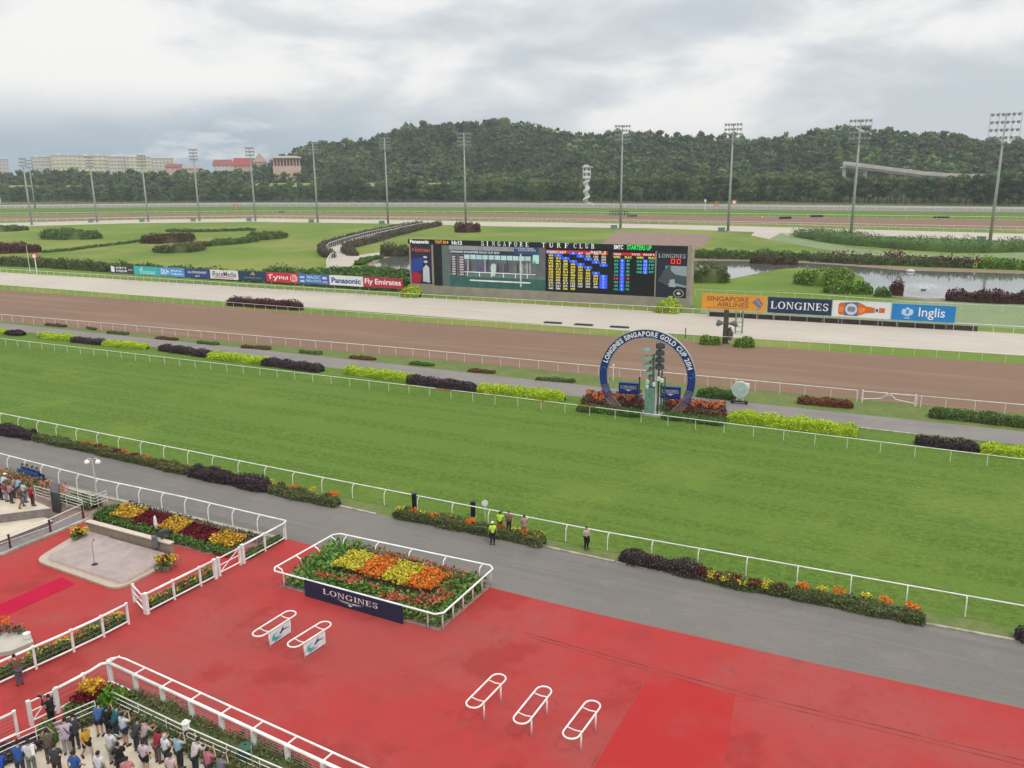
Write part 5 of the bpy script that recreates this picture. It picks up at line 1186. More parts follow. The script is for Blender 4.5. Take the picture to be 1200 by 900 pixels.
for x0, x1, y, lb, pal in ((470, 496, 347.5, 'rounded lime bush at the left foot of the scoreboard', YG), (765, 800, 365.5, 'rounded lime bush at the right foot of the scoreboard', YG)):
    hedge('lime_bush', lb, 'bush', [(x0+3, y), (x1-3, y+1)], 3.2, 2.0, pal+[(.14, .24, .03)], .3, 'lime bushes by the scoreboard', taper=.8)
for x0, x1, y, lb in ((818, 846, 403, 'low green bush left of the loudspeaker post'), (858, 886, 406, 'low green bush right of the loudspeaker post')):
    hedge('track_bush', lb, 'bush', [(x0+2, y), (x1-2, y+1)], 1.8, 1.2, YG[1:2]+GRN, .2, 'bushes at the loudspeaker post')
# winning post flower beds
def bed_thing(name, label, foot): return thing(name, G(*foot), 0, label, 'flower bed')
def pxpoly(pts): return [G(*p) for p in pts]
def floweredge(parent, px, w, h, pal, leaf=.15, name='border_hedge'): return hedge(name, None, None, px, w, h, pal, leaf, parent=parent)
o = bed_thing('flower_bed', 'winning post flower bed left of the pylon, orange crotons in a green border', (718, 476))
floweredge(o, [(677, 480), (715, 484), (752, 488)], 1.6, .55, GRN); patch('croton_leaves', pxpoly([(690, 463), (752, 468), (758, 483), (680, 476)]), .1, .75, .24, 75, CRM+RST, o)
for cx_, cy_ in ((690, 468), (697, 472), (706, 468.5), (704, 475), (714, 471), (722, 474.5), (729, 471), (737, 476), (741, 471.5)): patch('orange_crotons', [G(cx_+3.4*math.cos(a), cy_+2.4*math.sin(a)) for a in np.linspace(0, 5.5, 7)], .72, 1.05, .24, 75, [(.62, .15, .04), (.55, .09, .03), (.65, .26, .10)], o)
o = bed_thing('flower_bed', 'winning post flower bed right of the pylon, orange crotons in a dark border', (810, 488))
floweredge(o, [(776, 489.5), (815, 494), (850, 497.5)], 1.6, .55, GRN); patch('croton_leaves', pxpoly([(778, 472), (850, 477), (852, 492), (776, 485)]), .1, .75, .24, 75, CRM+RST, o)
for cx_, cy_ in ((783, 477), (790, 480.5), (797, 477.5), (813, 482.5), (820, 479), (826, 483.5), (833, 481), (839, 485), (844, 482)): patch('orange_crotons', [G(cx_+3.4*math.cos(a), cy_+2.4*math.sin(a)) for a in np.linspace(0, 5.5, 7)], .72, 1.05, .24, 75, [(.62, .15, .04), (.55, .09, .03), (.65, .26, .10)], o)
# strip beds on the road side of the near rail
RG = 'planting strips between asphalt road and near rail'
hedge('strip_hedge', 'dark purple hedge at the left edge on the road side of the near rail', 'hedge', [(-20, 503), (0, 507), (41, 515)], 1.3, .8, PUR, .12, RG, dens=1.8)
hedge('strip_hedge', 'low olive hedge between the purple hedge and the red crotons at left', 'hedge', [(42, 515.5), (97, 527)], 1.0, .6, OLV, .12, RG, dens=1.8)
hedge('strip_hedge', 'low olive hedge with red tips right of the croton strip at left', 'hedge', [(176, 545), (222, 556)], 1.0, .6, OLV+RST[:1], .12, RG, dens=1.8)
hedge('strip_hedge', 'long rounded dark purple hedge before the flower strip at centre left', 'hedge', [(224, 556.5), (268, 566), (316, 576)], 1.2, .85, PUR, .12, RG, dens=1.8)
hedge('strip_hedge', 'dark brown purple hedge starting right of the photographer in khaki', 'hedge', [(727, 656), (770, 666), (822, 677)], 1.0, .75, PUR+BRN[:1], .11, RG, dens=2)
hedge('strip_hedge', 'dark bush at the right edge of the photo by the near rail', 'bush', [(1189, 749), (1212, 753)], .8, .7, PUR, .11, RG, dens=2)
def strip_bed(label, px, w, h, spots):
    o = thing('flower_strip', G(*px[0]), 0, label, 'flower bed', RG); hedge('green_hedge', None, None, px, w, h, OLV+GRN[:1]+BRN[:1], .12, parent=o, dens=1.9)
    for x, y, pal, r, nm in spots:
        c = G(x, y+1.5, h*.95)
        patch(nm, [(c.x+r*math.cos(a), c.y+r*math.sin(a)) for a in np.linspace(0, 5.6, 8)], h*.7, h*1.2, .13, 260, pal, o)
YF, OF, MF = [(.62, .50, .04), (.68, .58, .08), (.5, .42, .03)], [(.72, .18, .02), (.66, .12, .015), (.75, .26, .03)], [(.16, .015, .02), (.24, .03, .03), (.10, .012, .015)]
strip_bed('croton strip in rust, orange and maroon above the twin globe lamp', [(97, 527), (135, 536), (176, 545.5)], .9, .6,
    [(101+i*7.2, 518+i*1.75, [REDF, [(.45, .15, .05), (.5, .22, .08)], MF][i % 3], .42, 'crotons') for i in range(11)])
strip_bed('short flower strip with single yellow and orange blooms at centre left', [(317, 577), (355, 585.5), (397, 594)], .9, .6,
    [(319, 562, YF, .3, 'yellow_blooms'), (330, 566, MF, .38, 'maroon_blooms'), (345, 569, OF, .4, 'orange_blooms'), (354, 572, MF, .35, 'maroon_blooms'), (367, 572, YF, .3, 'yellow_blooms'), (384, 579, MF, .35, 'maroon_blooms'), (391, 577, OF, .42, 'orange_blooms')])
strip_bed('flower strip behind the black bollards and the course officials', [(463, 605), (520, 616), (580, 628), (638, 640)], 1.0, .65,
    [(469, 595, YF, .42, 'yellow_blooms'), (484, 597, OF, .34, 'orange_blooms'), (495, 600, YF, .3, 'yellow_blooms'), (510, 603, OF, .42, 'orange_blooms'), (526, 604, YF, .38, 'yellow_blooms'), (551, 609, OF, .45, 'orange_blooms'), (585, 616, OF, .5, 'orange_blooms'), (605, 619, YF, .36, 'yellow_blooms'), (615, 623, OF, .42, 'orange_blooms'), (632, 624, YF, .42, 'yellow_blooms')])
strip_bed('croton strip alternating maroon and yellow, right of the brown purple hedge', [(823, 678), (870, 689), (926, 699)], .9, .6,
    [(825, 668, MF, .45, 'maroon_crotons'), (835, 671, YF, .36, 'yellow_crotons'), (842, 673, MF, .3, 'maroon_crotons'), (850, 675, YF, .4, 'yellow_crotons'), (861, 676, MF, .45, 'maroon_crotons'), (872, 680, YF, .42, 'yellow_crotons'), (885, 681, MF, .45, 'maroon_crotons'), (899, 683, YF, .45, 'yellow_crotons'), (914, 686, MF, .42, 'maroon_crotons')])
strip_bed('flower strip with spaced orange and yellow blooms at lower right', [(927, 699.5), (1000, 714), (1084, 731)], .95, .6,
    [(941, 686, OF, .42, 'orange_blooms'), (964, 688, YF, .34, 'yellow_blooms'), (984, 691, OF, .38, 'orange_blooms'), (1015, 697, YF, .34, 'yellow_blooms'), (1038, 702, OF, .4, 'orange_blooms'), (1070, 709, OF, .45, 'orange_blooms')])
# ================================================================ fenced Longines bed
o = thing('display_bed', G(440, 690), 0, 'raised rectangular flower bed of yellow and orange marigold squares', 'flower bed')
BA, BB, BC, BD = G(332, 687), G(514, 738.5), G(571, 689), G(394, 641)
def bl(u, v):   # bilinear over the bed: u along the front, v to the back
    return (BA*(1-u)+BB*u)*(1-v)+(BD*(1-u)+BC*u)*v
b = MB(); Kq = [bl(-.01, -.02), bl(1.01, -.02), bl(1.01, 1.02), bl(-.01, 1.02)]; Oq = o.location
b.prism([p-Oq for p in Kq], 0, .09, KERB, m_soil); b.build('kerb_box', o)
def bpoly(u0, u1, v0, v1, j=0.0):
    if not j: return [bl(u0, v0), bl(u1, v0), bl(u1, v1), bl(u0, v1)]
    out = []
    for a, c in (((u0, v0), (u1, v0)), ((u1, v0), (u1, v1)), ((u1, v1), (u0, v1)), ((u0, v1), (u0, v0))):
        for k in range(5): t = k/5; out.append(bl(a[0]+(c[0]-a[0])*t+random.uniform(-j, j), a[1]+(c[1]-a[1])*t+random.uniform(-j, j)*1.5))
    return out
BG = [(.13, .25, .05), (.18, .32, .07), (.09, .18, .04)]
patch('leafy_border', bpoly(.0, 1, .0, .34), .08, .8, .2, 170, BG+GRN[:1], o); patch('leafy_border', bpoly(0, .2, .3, 1), .1, .95, .22, 170, BG, o)
patch('leafy_border', bpoly(.84, 1, .3, 1), .1, .9, .22, 170, BG+RST[:1], o); patch('leafy_border', bpoly(.15, .9, .82, 1), .1, .9, .2, 170, GRN+RST[:2], o)
patch('begonia_row', bpoly(.18, .9, .22, .36), .3, .6, .18, 130, BRN+RST[:2]+GRN[:1], o)
for q in ((.16, .28, .14, .24), (.3, .42, .16, .24), (.34, .44, .22, .32), (.6, .72, .06, .2), (.66, .8, .1, .22), (.8, .92, .12, .34), (.86, .95, .3, .5), (.5, .56, .2, .26), (.3, .9, .92, 1.0)): patch('coral_blooms', bpoly(*q), .72, .95, .15, 75, [(.55, .12, .07), (.62, .2, .12), (.45, .07, .04)], o)
def S4(k): return .2+.155*k, .2+.155*(k+1)
for k, (nm, pal) in enumerate((('yellow_marigolds', YF), ('orange_marigolds', OF), ('yellow_marigolds', YF), ('orange_marigolds', OF))):
    a, c = S4(k); patch(nm, bpoly(a+.005, c-.005, .40, .82), .45, .75, .16, 60, GRN[:1]+OLV, o); patch(nm, bpoly(a-.004, c+.004, .42, .84, .016), .72, .98, .15, 380, pal+pal+[GRN[1]], o, flat=.6)
patch('dark_edging', bpoly(.18, .84, .33, .40), .2, .5, .15, 200, BRN+PUR, o)
# overhanging white rail round it
hr = 1.15; T = [G(317, 668, hr), G(516, 721.5, hr), G(580.5, 664, hr), G(394, 624.5, hr)]; cen = sum(T, Vector())/4
o2 = thing('bed_rail', (cen.x, cen.y, 0), 0, 'white rectangular rail on curved posts round the marigold bed', 'rail'); O2 = o2.location
pl_ = []
for i in range(4):
    p = T[i]; a = T[i-1]; c = T[(i+1) % 4]
    for t in (.0, .5, 1): pl_.append((p+(a-p).normalized()*.35*(1-t))*(1 if t != .5 else 1)+((c-p).normalized()*.35*t if t else Vector()))
pl_ = [p-O2 for p in pl_]
for i in range(1, 12, 3): pl_[i] = (pl_[i-1]+pl_[i+1])/2*.4+pl_[i]*.6-( (pl_[i]-T[i//3]+O2)*0)
MB().tube(pl_, .06, WHITE, 8, closed=True).build('top_rail', o2, smooth=True)
for i, n in enumerate((5, 6, 5, 4)):
    a, c = T[i], T[(i+1) % 4]; d = (c-a).normalized(); nin = Vector((-d.y, d.x, 0)); nin = nin if nin.dot(cen-a) > 0 else -nin; L = (c-a).length
    gs = .12 if i < 2 else .5
    for j in range(n):
        q = a+d*(L*(j+.35)/(n-.3)); f = q+nin*gs-O2
        MB().tube([(f.x, f.y, 0), (f.x, f.y, hr*.6), (f.x-nin.x*gs*.3, f.y-nin.y*gs*.3, hr*.88), (f.x-nin.x*gs, f.y-nin.y*gs, hr-.03)], .045, WHITE, 6).build('post', o2, smooth=True)
PLb = Plane((358, 699), (472.5, 732)); w = PLb.L; o = thing('brand_banner', PLb.p, PLb.rz, 'dark navy banner reading LONGINES fixed below the marigold bed rail', 'banner')
MB().box((w/2, 0, .60), (w, .05, 1.12), NAVY).build('panel', o); b = MB(); put_text(b, 'LONGINES', w*.20, w*.76, .56, .92, -.03, OFFW, serif=True)
b.wall_poly([(w*.34, .47), (w*.45, .38), (w*.47, .42)], -.03, -.02, OFFW); b.wall_poly([(w*.62, .47), (w*.51, .38), (w*.49, .42)], -.03, -.02, OFFW)
b.wall_poly([(w*.37, .37), (w*.45, .33), (w*.46, .36)], -.03, -.02, OFFW); b.wall_poly([(w*.59, .37), (w*.51, .33), (w*.50, .36)], -.03, -.02, OFFW)
b.tube([(w*.48-.02+.09*math.cos(t), -.035, .35+.06*math.sin(t)) for t in np.linspace(0, 5.9, 12)], .012, OFFW, 4, closed=True)
b.wall_poly([(w*.455, .27), (w*.48, .16), (w*.505, .27), (w*.48, .31)], -.032, -.02, OFFW); b.build('lettering', o)
# ================================================================ saddling racks
def rack(foot1, foot2, label, panel=False, hh=1.05):
    A, B2 = G(*foot1), G(*foot2); d = B2-A; L = d.length; o = thing('oval_rack', A, math.atan2(d.y, d.x), label, 'rack', 'oval white racks standing on the red paving'); W_ = .76; e = .55
    s = 1; y0 = .0
    def oval(yc, r, x0, x1):
        pts = [(x1+r*math.cos(t), yc+r*math.sin(t), hh) for t in np.linspace(-PI/2, PI/2, 9)]+[(x0+r*math.cos(t), yc+r*math.sin(t), hh) for t in np.linspace(PI/2, 3*PI/2, 9)]; return pts
    r = W_/2; yc = r
    MB().tube(oval(yc, r, -e+r*.6, L+e-r*.6), .045, WHITE, 8, closed=True).build('oval_rail', o, smooth=True)
    for x in (0, L):
        MB().tube([(x, .0, hh), (x, .36, hh-.05), (x, W_, hh)], .035, WHITE, 6).build('cross_bar', o, smooth=True)
        MB().tube([(x, .05, 0), (x, .05, hh-.03)], .042, OFFW, 8).build('leg', o, smooth=True); 
    if panel:
        MB().box((L/2, .03, .58), (L+.05, .03, .74), mat('panel_white', (.62, .70, .70))).build('sign_panel', o)
        b = MB(); 
        TEAL, NVY = mat('swoosh_teal', (.05, .38, .38)), mat('swoosh_navy', (.03, .05, .18))
        b.wall_poly([(L*.08, .40), (L*.3, .36), (L*.5, .48), (L*.3, .47), (L*.2, .62), (L*.34, .78), (L*.14, .70)], .002, .012, TEAL); b.wall_poly([(L*.2, .27), (L*.6, .33), (L*.45, .38), (L*.2, .34)], .001, .012, TEAL)
        b.wall_poly([(L*.45, .60), (L*.62, .72), (L*.95, .62), (L*.62, .62), (L*.52, .52)], .000, .012, NVY); b.wall_poly([(L*.60, .80), (L*.68, .86), (L*.62, .70), (L*.52, .62)], -.001, .012, NVY); b.build('emblem', o)
rack((568.5, 845), (588, 824), 'white oval rack on two legs, left one of the three in the foreground'); rack((624, 863.5), (642, 839.5), 'white oval rack on two legs, middle of the three in the foreground'); rack((682, 881.5), (699, 857.5), 'white oval rack on two legs, right one of the three in the foreground')
rack((317.5, 760.5), (341.5, 744.5), 'white oval rack with teal swoosh sign panel, nearer the hinged gate', True); rack((358.5, 773.5), (382, 758), 'white oval rack with teal swoosh sign panel, nearer the fenced bed corner', True)
# ================================================================ podium
ST = mat('podium_stone', (.34, .27, .25), .7, var=.12, scale=1.5); STL = mat('podium_edge', (.55, .46, .38), .7, var=.08); STD = mat('podium_step', (.42, .34, .27), .75, var=.08)
o = thing('podium', G(110, 655), 0, 'two step stone winners podium with a low parapet behind, on red paving', 'podium'); O3 = o.location
def rnd(poly, r, n=4):
    out = []; N = len(poly)
    for i in range(N):
        p, a, c = poly[i], poly[i-1], poly[(i+1) % N]; u = (a-p).normalized(); v = (c-p).normalized()
        for k in range(n+1):
            t = k/n; out.append(p+u*r*(1-t)**2+v*r*t*t)
    return out
lowp = [G(44, 658), G(137, 691.5), G(192, 667), G(204, 650), G(103, 622)]
LP = rnd([G(40, 659), G(138, 694), G(196, 664), G(103, 620)], 1.0); UP = [G(57, 652.5, .32), G(143, 680.5, .32), G(188, 658.5, .32), G(204, 648, .32), G(103, 620, .32)]
b = MB(); b.prism([p-O3 for p in LP], 0, .17, STD, STD); b.build('lower_step', o)
UPr = rnd([G(57, 653, .34), G(143, 682, .34), G(187, 658, .34), G(110, 621.5, .34)], .5); UPr = rnd([G(54, 653, .34), G(143, 682.5, .34), G(202, 650.5, .34), G(107, 624, .34)], .45)
b = MB(); b.prism([p-O3 for p in UPr], .17, .34, STL, ST); b.build('upper_step', o)
A, Bq = G(104, 623.5), G(203, 650.5); d = (Bq-A).normalized(); n = Vector((-d.y, d.x, 0))*.14
b = MB(); b.prism([A-n-O3, Bq-n-O3, Bq+n-O3, A+n-O3], 0, .85, mat('parapet_face', (.26, .22, .17)), STL); b.prism([A-n*1.5-O3, Bq-n*1.5-O3, Bq+n*1.5-O3, A+n*1.5-O3], .85, .93, STL); b.build('parapet', o)
P = G(111, 661.5, .34); o = thing('microphone_stand', P, 0, 'thin microphone stand in the middle of the podium', 'microphone'); MB().tube([(0, 0, 0), (0, 0, 1.5)], .016, DGREY, 6).tube([(0, 0, 1.5), (0, .25, 1.62)], .014, DGREY, 6).build('pole', o); MB().lathe([(.0, .03), (.2, .03), (.2, 0), (0, 0)], BLACK, 12).build('base', o); MB().tube([(0, .25, 1.62), (0, .34, 1.66)], .035, BLACK, 8).build('microphone', o)
def planter(px, py, label, k=1.0):
    P = G(px, py); o = thing('flower_planter', P, 0, label, 'planter', 'planters at the podium corners'); MB().lathe([(.3, 0), (.42, .35), (.45, .4), (.38, .4)], mat('pot_grey', (.25, .24, .22)), 14).build('pot', o)
    N = 260; a = rng.normal(size=(N, 3))*np.array([.3, .3, .16])*k+np.array([0, 0, .55]); leaves('leaves', a, .16, pick(GRN+OLV, N), o)
    for nm, pal, dx in (('yellow_blooms', YF+OF[2:], -.32), ('maroon_blooms', MF, 0.05), ('yellow_blooms', YF+OF[2:], .38)):
        N = 90; a = rng.normal(size=(N, 3))*np.array([.13, .2, .12])*k+np.array([dx*k, 0, .85]); leaves(nm, a, .15, pick(pal, N), o)
planter(94, 634, 'planter of yellow and red flowers at the left end of the podium parapet', .9); planter(195, 668, 'planter of yellow and maroon flowers at the right end of the podium parapet', 1.1)
# television camera on pedestal with folded white umbrella
P = G(192, 646); o = thing('television_camera', P, .5, 'television camera on a pedestal under a folded white umbrella behind the podium', 'camera')
MB().tube([(0, 0, 0), (0, 0, 1.2)], .09, DGREY, 8).build('pedestal', o)
for a in (0, 2.1, 4.2): MB().tube([(0, 0, .45), (.45*math.cos(a), .45*math.sin(a), .03)], .03, DGREY, 6).build('leg', o)
MB().box((0, 0, 1.38), (.8, .28, .32), mat('camera_body', (.05, .055, .06))).box((-.3, 0, 1.62), (.25, .16, .16), BLACK).build('body', o); MB().tube([(.4, 0, 1.38), (.75, 0, 1.38)], .12, BLACK, 10).build('lens', o)
MB().tube([(-.3, .2, 0), (-.3, .2, 2.5)], .02, STEEL, 6).build('umbrella_pole', o); MB().tube([(-.3, .2, 1.75), (-.3, .2, 2.0), (-.3, .2, 2.5), (-.3, .2, 2.65)], [.04, .13, .09, .02], WHITE, 8).build('umbrella', o)
MB().box((-.5, -.1, .9), (.35, .4, .8), mat('bag_grey', (.12, .12, .13))).build('equipment_case', o)
# ================================================================ flower garden at left
o = thing('garden_bed', G(200, 625), 0, 'long flower bed with alternating yellow and maroon squares behind the podium', 'flower bed')
GA, GB, GC, GD = G(119, 613), G(268, 655), G(302, 634), G(152, 594)
def gl(u, v): return (GA*(1-u)+GB*u)*(1-v)+(GD*(1-u)+GC*u)*v
def gp(u0, u1, v0, v1): return [gl(u0, v0), gl(u1, v0), gl(u1, v1), gl(u0, v1)]
patch('green_border', gp(-.02, 1.0, -.03, .22), .05, .55, .17, 200, GRN, o); patch('dark_hedge', gp(0, 1.05, .84, 1.02), .1, .6, .15, 220, PUR+OLV, o)
for a, c, nm in ((.02, .2, 'yellow_crotons'), (.2, .41, 'maroon_leaves'), (.41, .57, 'yellow_crotons'), (.57, .80, 'maroon_leaves'), (.80, .97, 'yellow_crotons')):
    pal = [(.62, .36, .03), (.70, .46, .05), (.5, .3, .03), (.42, .22, .03)] if nm[0] == 'y' else [(.14, .012, .022), (.19, .02, .03), (.10, .01, .016)]
    patch(nm, gp(a, c, .2, .86), .12, .5, .16, 80, GRN[:1] if nm[0] == 'y' else pal, o); patch(nm, gp(a, c, .22, .84), .42, .68 if nm[0] == 'y' else .52, .18, 170 if nm[0] == 'm' else 130, pal, o)
GF = 'flower boxes behind the paddock fence panels'
for px, w, lb, spots in (([(176, 717), (202, 702), (226, 690), (250, 677)], .6, 'flower box with pale yellow and peach blooms behind the right paddock fence', 7), ([(31, 784), (75, 764), (115, 745), (145, 731)], .8, 'flower box with yellow and orange blooms behind the left paddock fence', 7), ([(-10, 802), (29, 786)], .8, 'flower box cut off by the left edge behind the paddock fence', 2)):
    P0, P1 = G(*px[0]), G(*px[-1]); o = thing('flower_box', P0, 0, lb, 'flower box', GF); hedge('leaves', None, None, [(a+1, b_-4) for a, b_ in px], w, .5, OLV+GRN[:2], .13, parent=o, dens=1.8)
    for i in range(spots):
        c = P0.lerp(P1, (i+.5)/spots)+Vector((-.1, .35, 0)); pal = [YF, [(.62, .25, .06), (.6, .3, .12)], YF, OF][i % 4]
        patch('blooms', [(c.x+.42*math.cos(a), c.y+.35*math.sin(a)) for a in np.linspace(0, 5.6, 8)], .42, .66, .12, 110, pal, o)
hedge('grass_hedge', 'green hedge behind the short fence by the asphalt road', 'hedge', [(288, 656), (330, 633)], .5, .45, GRN, .12)
# planter and grey slab at left edge
o = thing('slab_planter', G(0, 752), 0, 'orange flowers and dark shrubs on a grey slab at the left edge', 'planter')
b = MB(); q = [G(-30, 748)-o.location, G(-30, 775)-o.location, G(14, 768)-o.location, G(40, 757)-o.location, G(36, 745)-o.location]; b.prism(q, 0, .28, CONC); b.build('slab', o)
patch('dark_shrub', [G(-30, 752), G(30, 750), G(34, 744), (-31, 78, 0) if 0 else G(-30, 742)], .3, .7, .16, 110, DGRN+PUR, o); patch('orange_blooms', [G(-30, 745), G(12, 745), G(14, 738), G(-30, 736)], .6, .95, .16, 120, OF, o)
MB().tube([(0, 0, .3), (0, 0, .6)], .2, OFFW, 10).build('pot', o, loc=G(33, 753)-o.location)
# ================================================================ viewing terrace at left
o = thing('viewing_terrace', G(0, 620), 0, 'beige stepped viewing terrace with grey risers at the left edge', 'terrace'); O4 = o.location
h1, h2 = 1.0, .35
b = MB(); b.prism([p-O4 for p in (G(-60, 588, h1), G(0, 577, h1), G(34, 584, h1), G(60, 595.5, h1), G(0, 603, h1), G(-60, 610, h1))], 0, h1, MAUVE, PAVE); b.build('upper_step', o)
b = MB(); b.prism([p-O4 for p in (G(-60, 624, h2), G(0, 613, h2), G(52, 606, h2), G(62, 610, h2), (G(0, 634, h2)), G(-60, 652, h2))], 0, h2, MAUVE, PAVE); b.build('lower_step', o)
b = MB(); b.prism([p-O4 for p in (G(62, 600), G(72, 602.5), G(72.5, 590), G(63, 588))], 0, 1.7, mat('dark_box', (.07, .075, .075))); b.build('side_wall', o)
ground('mauve_apron', [(-60, 672), (0, 651), (104, 609), (92, 604), (60, 612), (0, 637), (-60, 655)], .02, MAUVE)
rail('wine_railing', 'railing with wine red posts and thin rails beside the red paving', 'railing', [(-40, 662), (5, 646), (57, 627), (82, 615), (98, 608)], 1.15, .035, 2.2, m=OFFW, extra=[(.62, .02)])
for ch in [c for c in COL.objects if c.name.startswith('post') and c.parent and c.parent.name.startswith('wine_railing')]: ch.data = MB().box((0, 0, .56), (.11, .11, 1.12), WINE).mesh('post')
for i, (pts, lb) in enumerate((([(42, 583), (62, 589), (98, 600)], 'four bar pale railing at the ramp beside the crowd'), ([(78, 585), (112, 595), (126, 589)], 'four bar pale railing closing the ramp below the twin globe lamp'))):
    rail('ramp_railing', lb, 'railing', [G(*p, .3) for p in pts], 1.0, .035, 1.6, m=OFFW, extra=[(.25, .022), (.5, .022), (.75, .022)])
# garden of salmon flowers at left
o = thing('salmon_garden', G(40, 572), 0, 'garden bed of salmon pink and red flowers beside the left crowd', 'flower bed')
patch('leaves', [G(-30, 556), G(20, 559), G(60, 571), G(60, 585), G(0, 572), G(-30, 566)], .2, .8, .2, 50, GRN+OLV, o)
patch('salmon_blooms', [G(45, 571), G(82, 580), G(80, 587), G(50, 584)], .4, .95, .17, 75, [(.55, .2, .14), (.6, .28, .2), (.4, .1, .06)], o); patch('red_blooms', [G(-30, 558), G(0, 557), G(45, 572), (G(40, 579)), G(0, 566), G(-30, 562)], .6, 1.0, .16, 30, [(.45, .08, .05), (.5, .2, .12)], o)
hedge('garden_shrub', 'olive shrubs between salmon flowers and twin globe lamp', 'shrub', [(80, 586), (100, 592), (113, 596)], 1.2, .6, OLV, .15)
hedge('garden_shrub', 'green leafy shrubs at the left end of the yellow and maroon bed', 'shrub', [(112, 611), (128, 606), (145, 598)], 1.2, .65, GRN, .17)
# twin globe lamp
P = G(116, 596); o = thing('globe_lamp', P, 0, 'slender lamp post with two white globes beside the asphalt road', 'street lamp'); H = hgt(P, 538)
MB().tube([(0, 0, 0), (0, 0, .5), (0, 0, H-.1)], [.08, .05, .035], mat('lamp_post_grey', (.36, .36, .34)), 8).build('pole', o, smooth=True)
for s in (-1, 1):
    MB().tube([(0, 0, H-.25), (s*.12, 0, H+.05), (s*.32, 0, H+.08), (s*.42, 0, H-.08)], .025, OFFW, 6).build('arm', o, smooth=True)
    b = MB(); b.lathe([(.02, .12), (.12, .10), (.2, -.02), (.19, -.16), (.1, -.24), (.01, -.25)], W1, 12, (s*.42, 0, H-.18)); b.build('globe', o, smooth=True)
# bench with seated people comes with the people
o = thing('garden_bench', G(37, 562), math.atan2(*(G(48, 565)-G(28, 559)).yx), 'blue bench facing the road at left', 'bench')
BBL = mat('bench_blue', (.03, .10, .30)); MB().box((0, 0, .45), (3.0, .42, .06), BBL).build('seat', o); MB().box((0, -.24, .72), (3.0, .05, .32), BBL).build('backrest', o)
for s in (-1.3, 1.3): MB().box((s, 0, .22), (.08, .4, .44), DGREY).build('leg', o)
# bollards, sign at the near rail
for bx, by, ty, lb in ((486, 598.5, 577.5, 'black padded bollard behind the flower strip, left one'), (554.5, 606, 587, 'black padded bollard behind the flower strip, right one')):
    P = G(bx, by+1); o = thing('padded_bollard', P, 0, lb, 'bollard', 'black bollards at the near rail'); h = hgt(P, ty); MB().box((0, 0, h/2), (.34, .28, h-.1), BLACK).build('body', o); MB().box((0, 0, h-.04), (.36, .3, .1), DGREY).build('cap', o); MB().box((0, 0, .05), (.45, .4, .1), CONC).build('base', o)
P = G(568.5, 607); o = thing('paddle_sign', P, 0, 'small round white paddle sign behind the near rail', 'sign'); h = hgt(P, 586); MB().tube([(0, 0, 0), (0, 0, h-.3)], .025, OFFW, 6).build('pole', o); MB().tube([(0, -.02, h-.25), (0, .02, h-.25)], .25, OFFW, 14).build('disc', o)

# ================================================================ infield planting
IG = 'shrub masses in the infield lawn'
for px, w, h, pal, lb in [([(-40, 271), (0, 271.5), (31, 269.5)], 9, 2.6, DGRN, 'dark green shrub mass cut by the left edge, behind'), ([(58, 279), (90, 280.5), (118, 279)], 11, 3.4, DGRN, 'large dark green shrub mass near the third mast'),
    ([(-40, 297), (0, 297), (30, 296), (48, 295.5)], 5, 3.0, CRM, 'crimson shrub row at the left edge of the infield'), ([(50, 296.5), (80, 294), (110, 290), (150, 285.5), (172, 281.5)], 1.6, .8, DGRN, 'thin winding low hedge line across the left infield'),
    ([(172, 284.5), (200, 285), (218, 281.5)], 10, 3.2, [(.13, .065, .045), (.11, .075, .045), (.08, .08, .035)], 'russet brown shrub mass in the left infield'), ([(184, 295.5), (210, 296), (232, 293)], 7, 2.4, OLV+DGRN[:1], 'grey green shrub mass below the russet one'),
    ([(222, 294.5), (235, 291.5)], 5, 2.4, RST, 'small reddish shrub at the end of the grey green mass'), ([(238, 289), (270, 286.5), (300, 283)], 4.5, 2.0, DGRN, 'long low green shrub row in the left infield'),
    ([(290, 281.5), (315, 280.5), (332, 278)], 8, 2.6, OLV+DGRN, 'olive shrub mass right end of the left infield group'), ([(195, 271.5), (240, 272), (300, 270)], 2.5, 1.2, DGRN, 'thin dark hedge behind the russet shrubs'),
    ([(535, 272), (550, 272.5), (560, 271.5)], 5, 4.0, CRM, 'crimson bush with an island kerb beside the middle mast'), ([(-40, 309), (0, 311), (60, 313.5), (127, 318.5)], 3, 2.3, DGRN+BRN, 'long brownish hedge behind the far sand rail at left'),
    ([(128, 318), (300, 330), (472, 341)], 3.5, 2.2, DGRN+GRN, 'long green hedge behind the row of advertising boards'), ([(310, 326), (400, 332), (481, 338)], 4, 2.6, GRN+DGRN, 'taller green hedge between boards and the sandy walk'),
    ([(384, 322), (430, 323), (478, 325)], 4, 2.0, GRN, 'green planting between sandy walk and the hedge')]:
    hedge('infield_shrubs', lb, 'shrubs', px, w, h, pal, .5, IG, dens=1.3)
BR2 = [(.14, .105, .085), (.12, .09, .07), (.10, .105, .065)]
hedge('walk_hedge', 'long brown hedge on the left side of the winding sandy walk', 'hedge', [(495, 264.5), (470, 268.5), (430, 276.5), (400, 284.5), (382, 290), (377, 296), (381, 301), (391, 302.5)], 2.6, 2.2, BR2, .45, 'hedges of the sandy walk')
hedge('walk_hedge', 'long brown hedge on the right side of the winding sandy walk', 'hedge', [(516, 264.5), (490, 270), (460, 277.5), (435, 285), (410, 291), (404, 296), (412, 299.5), (419, 300)], 2.6, 2.2, BR2, .45, 'hedges of the sandy walk')
rail('walk_rail', 'white rail along the left edge of the sandy walk', 'rail', [(492, 264.8), (470, 269), (430, 277.5), (402, 285.5), (386, 291), (382, 296), (386, 300)], 2.0, .10, 3, m=OFFW)
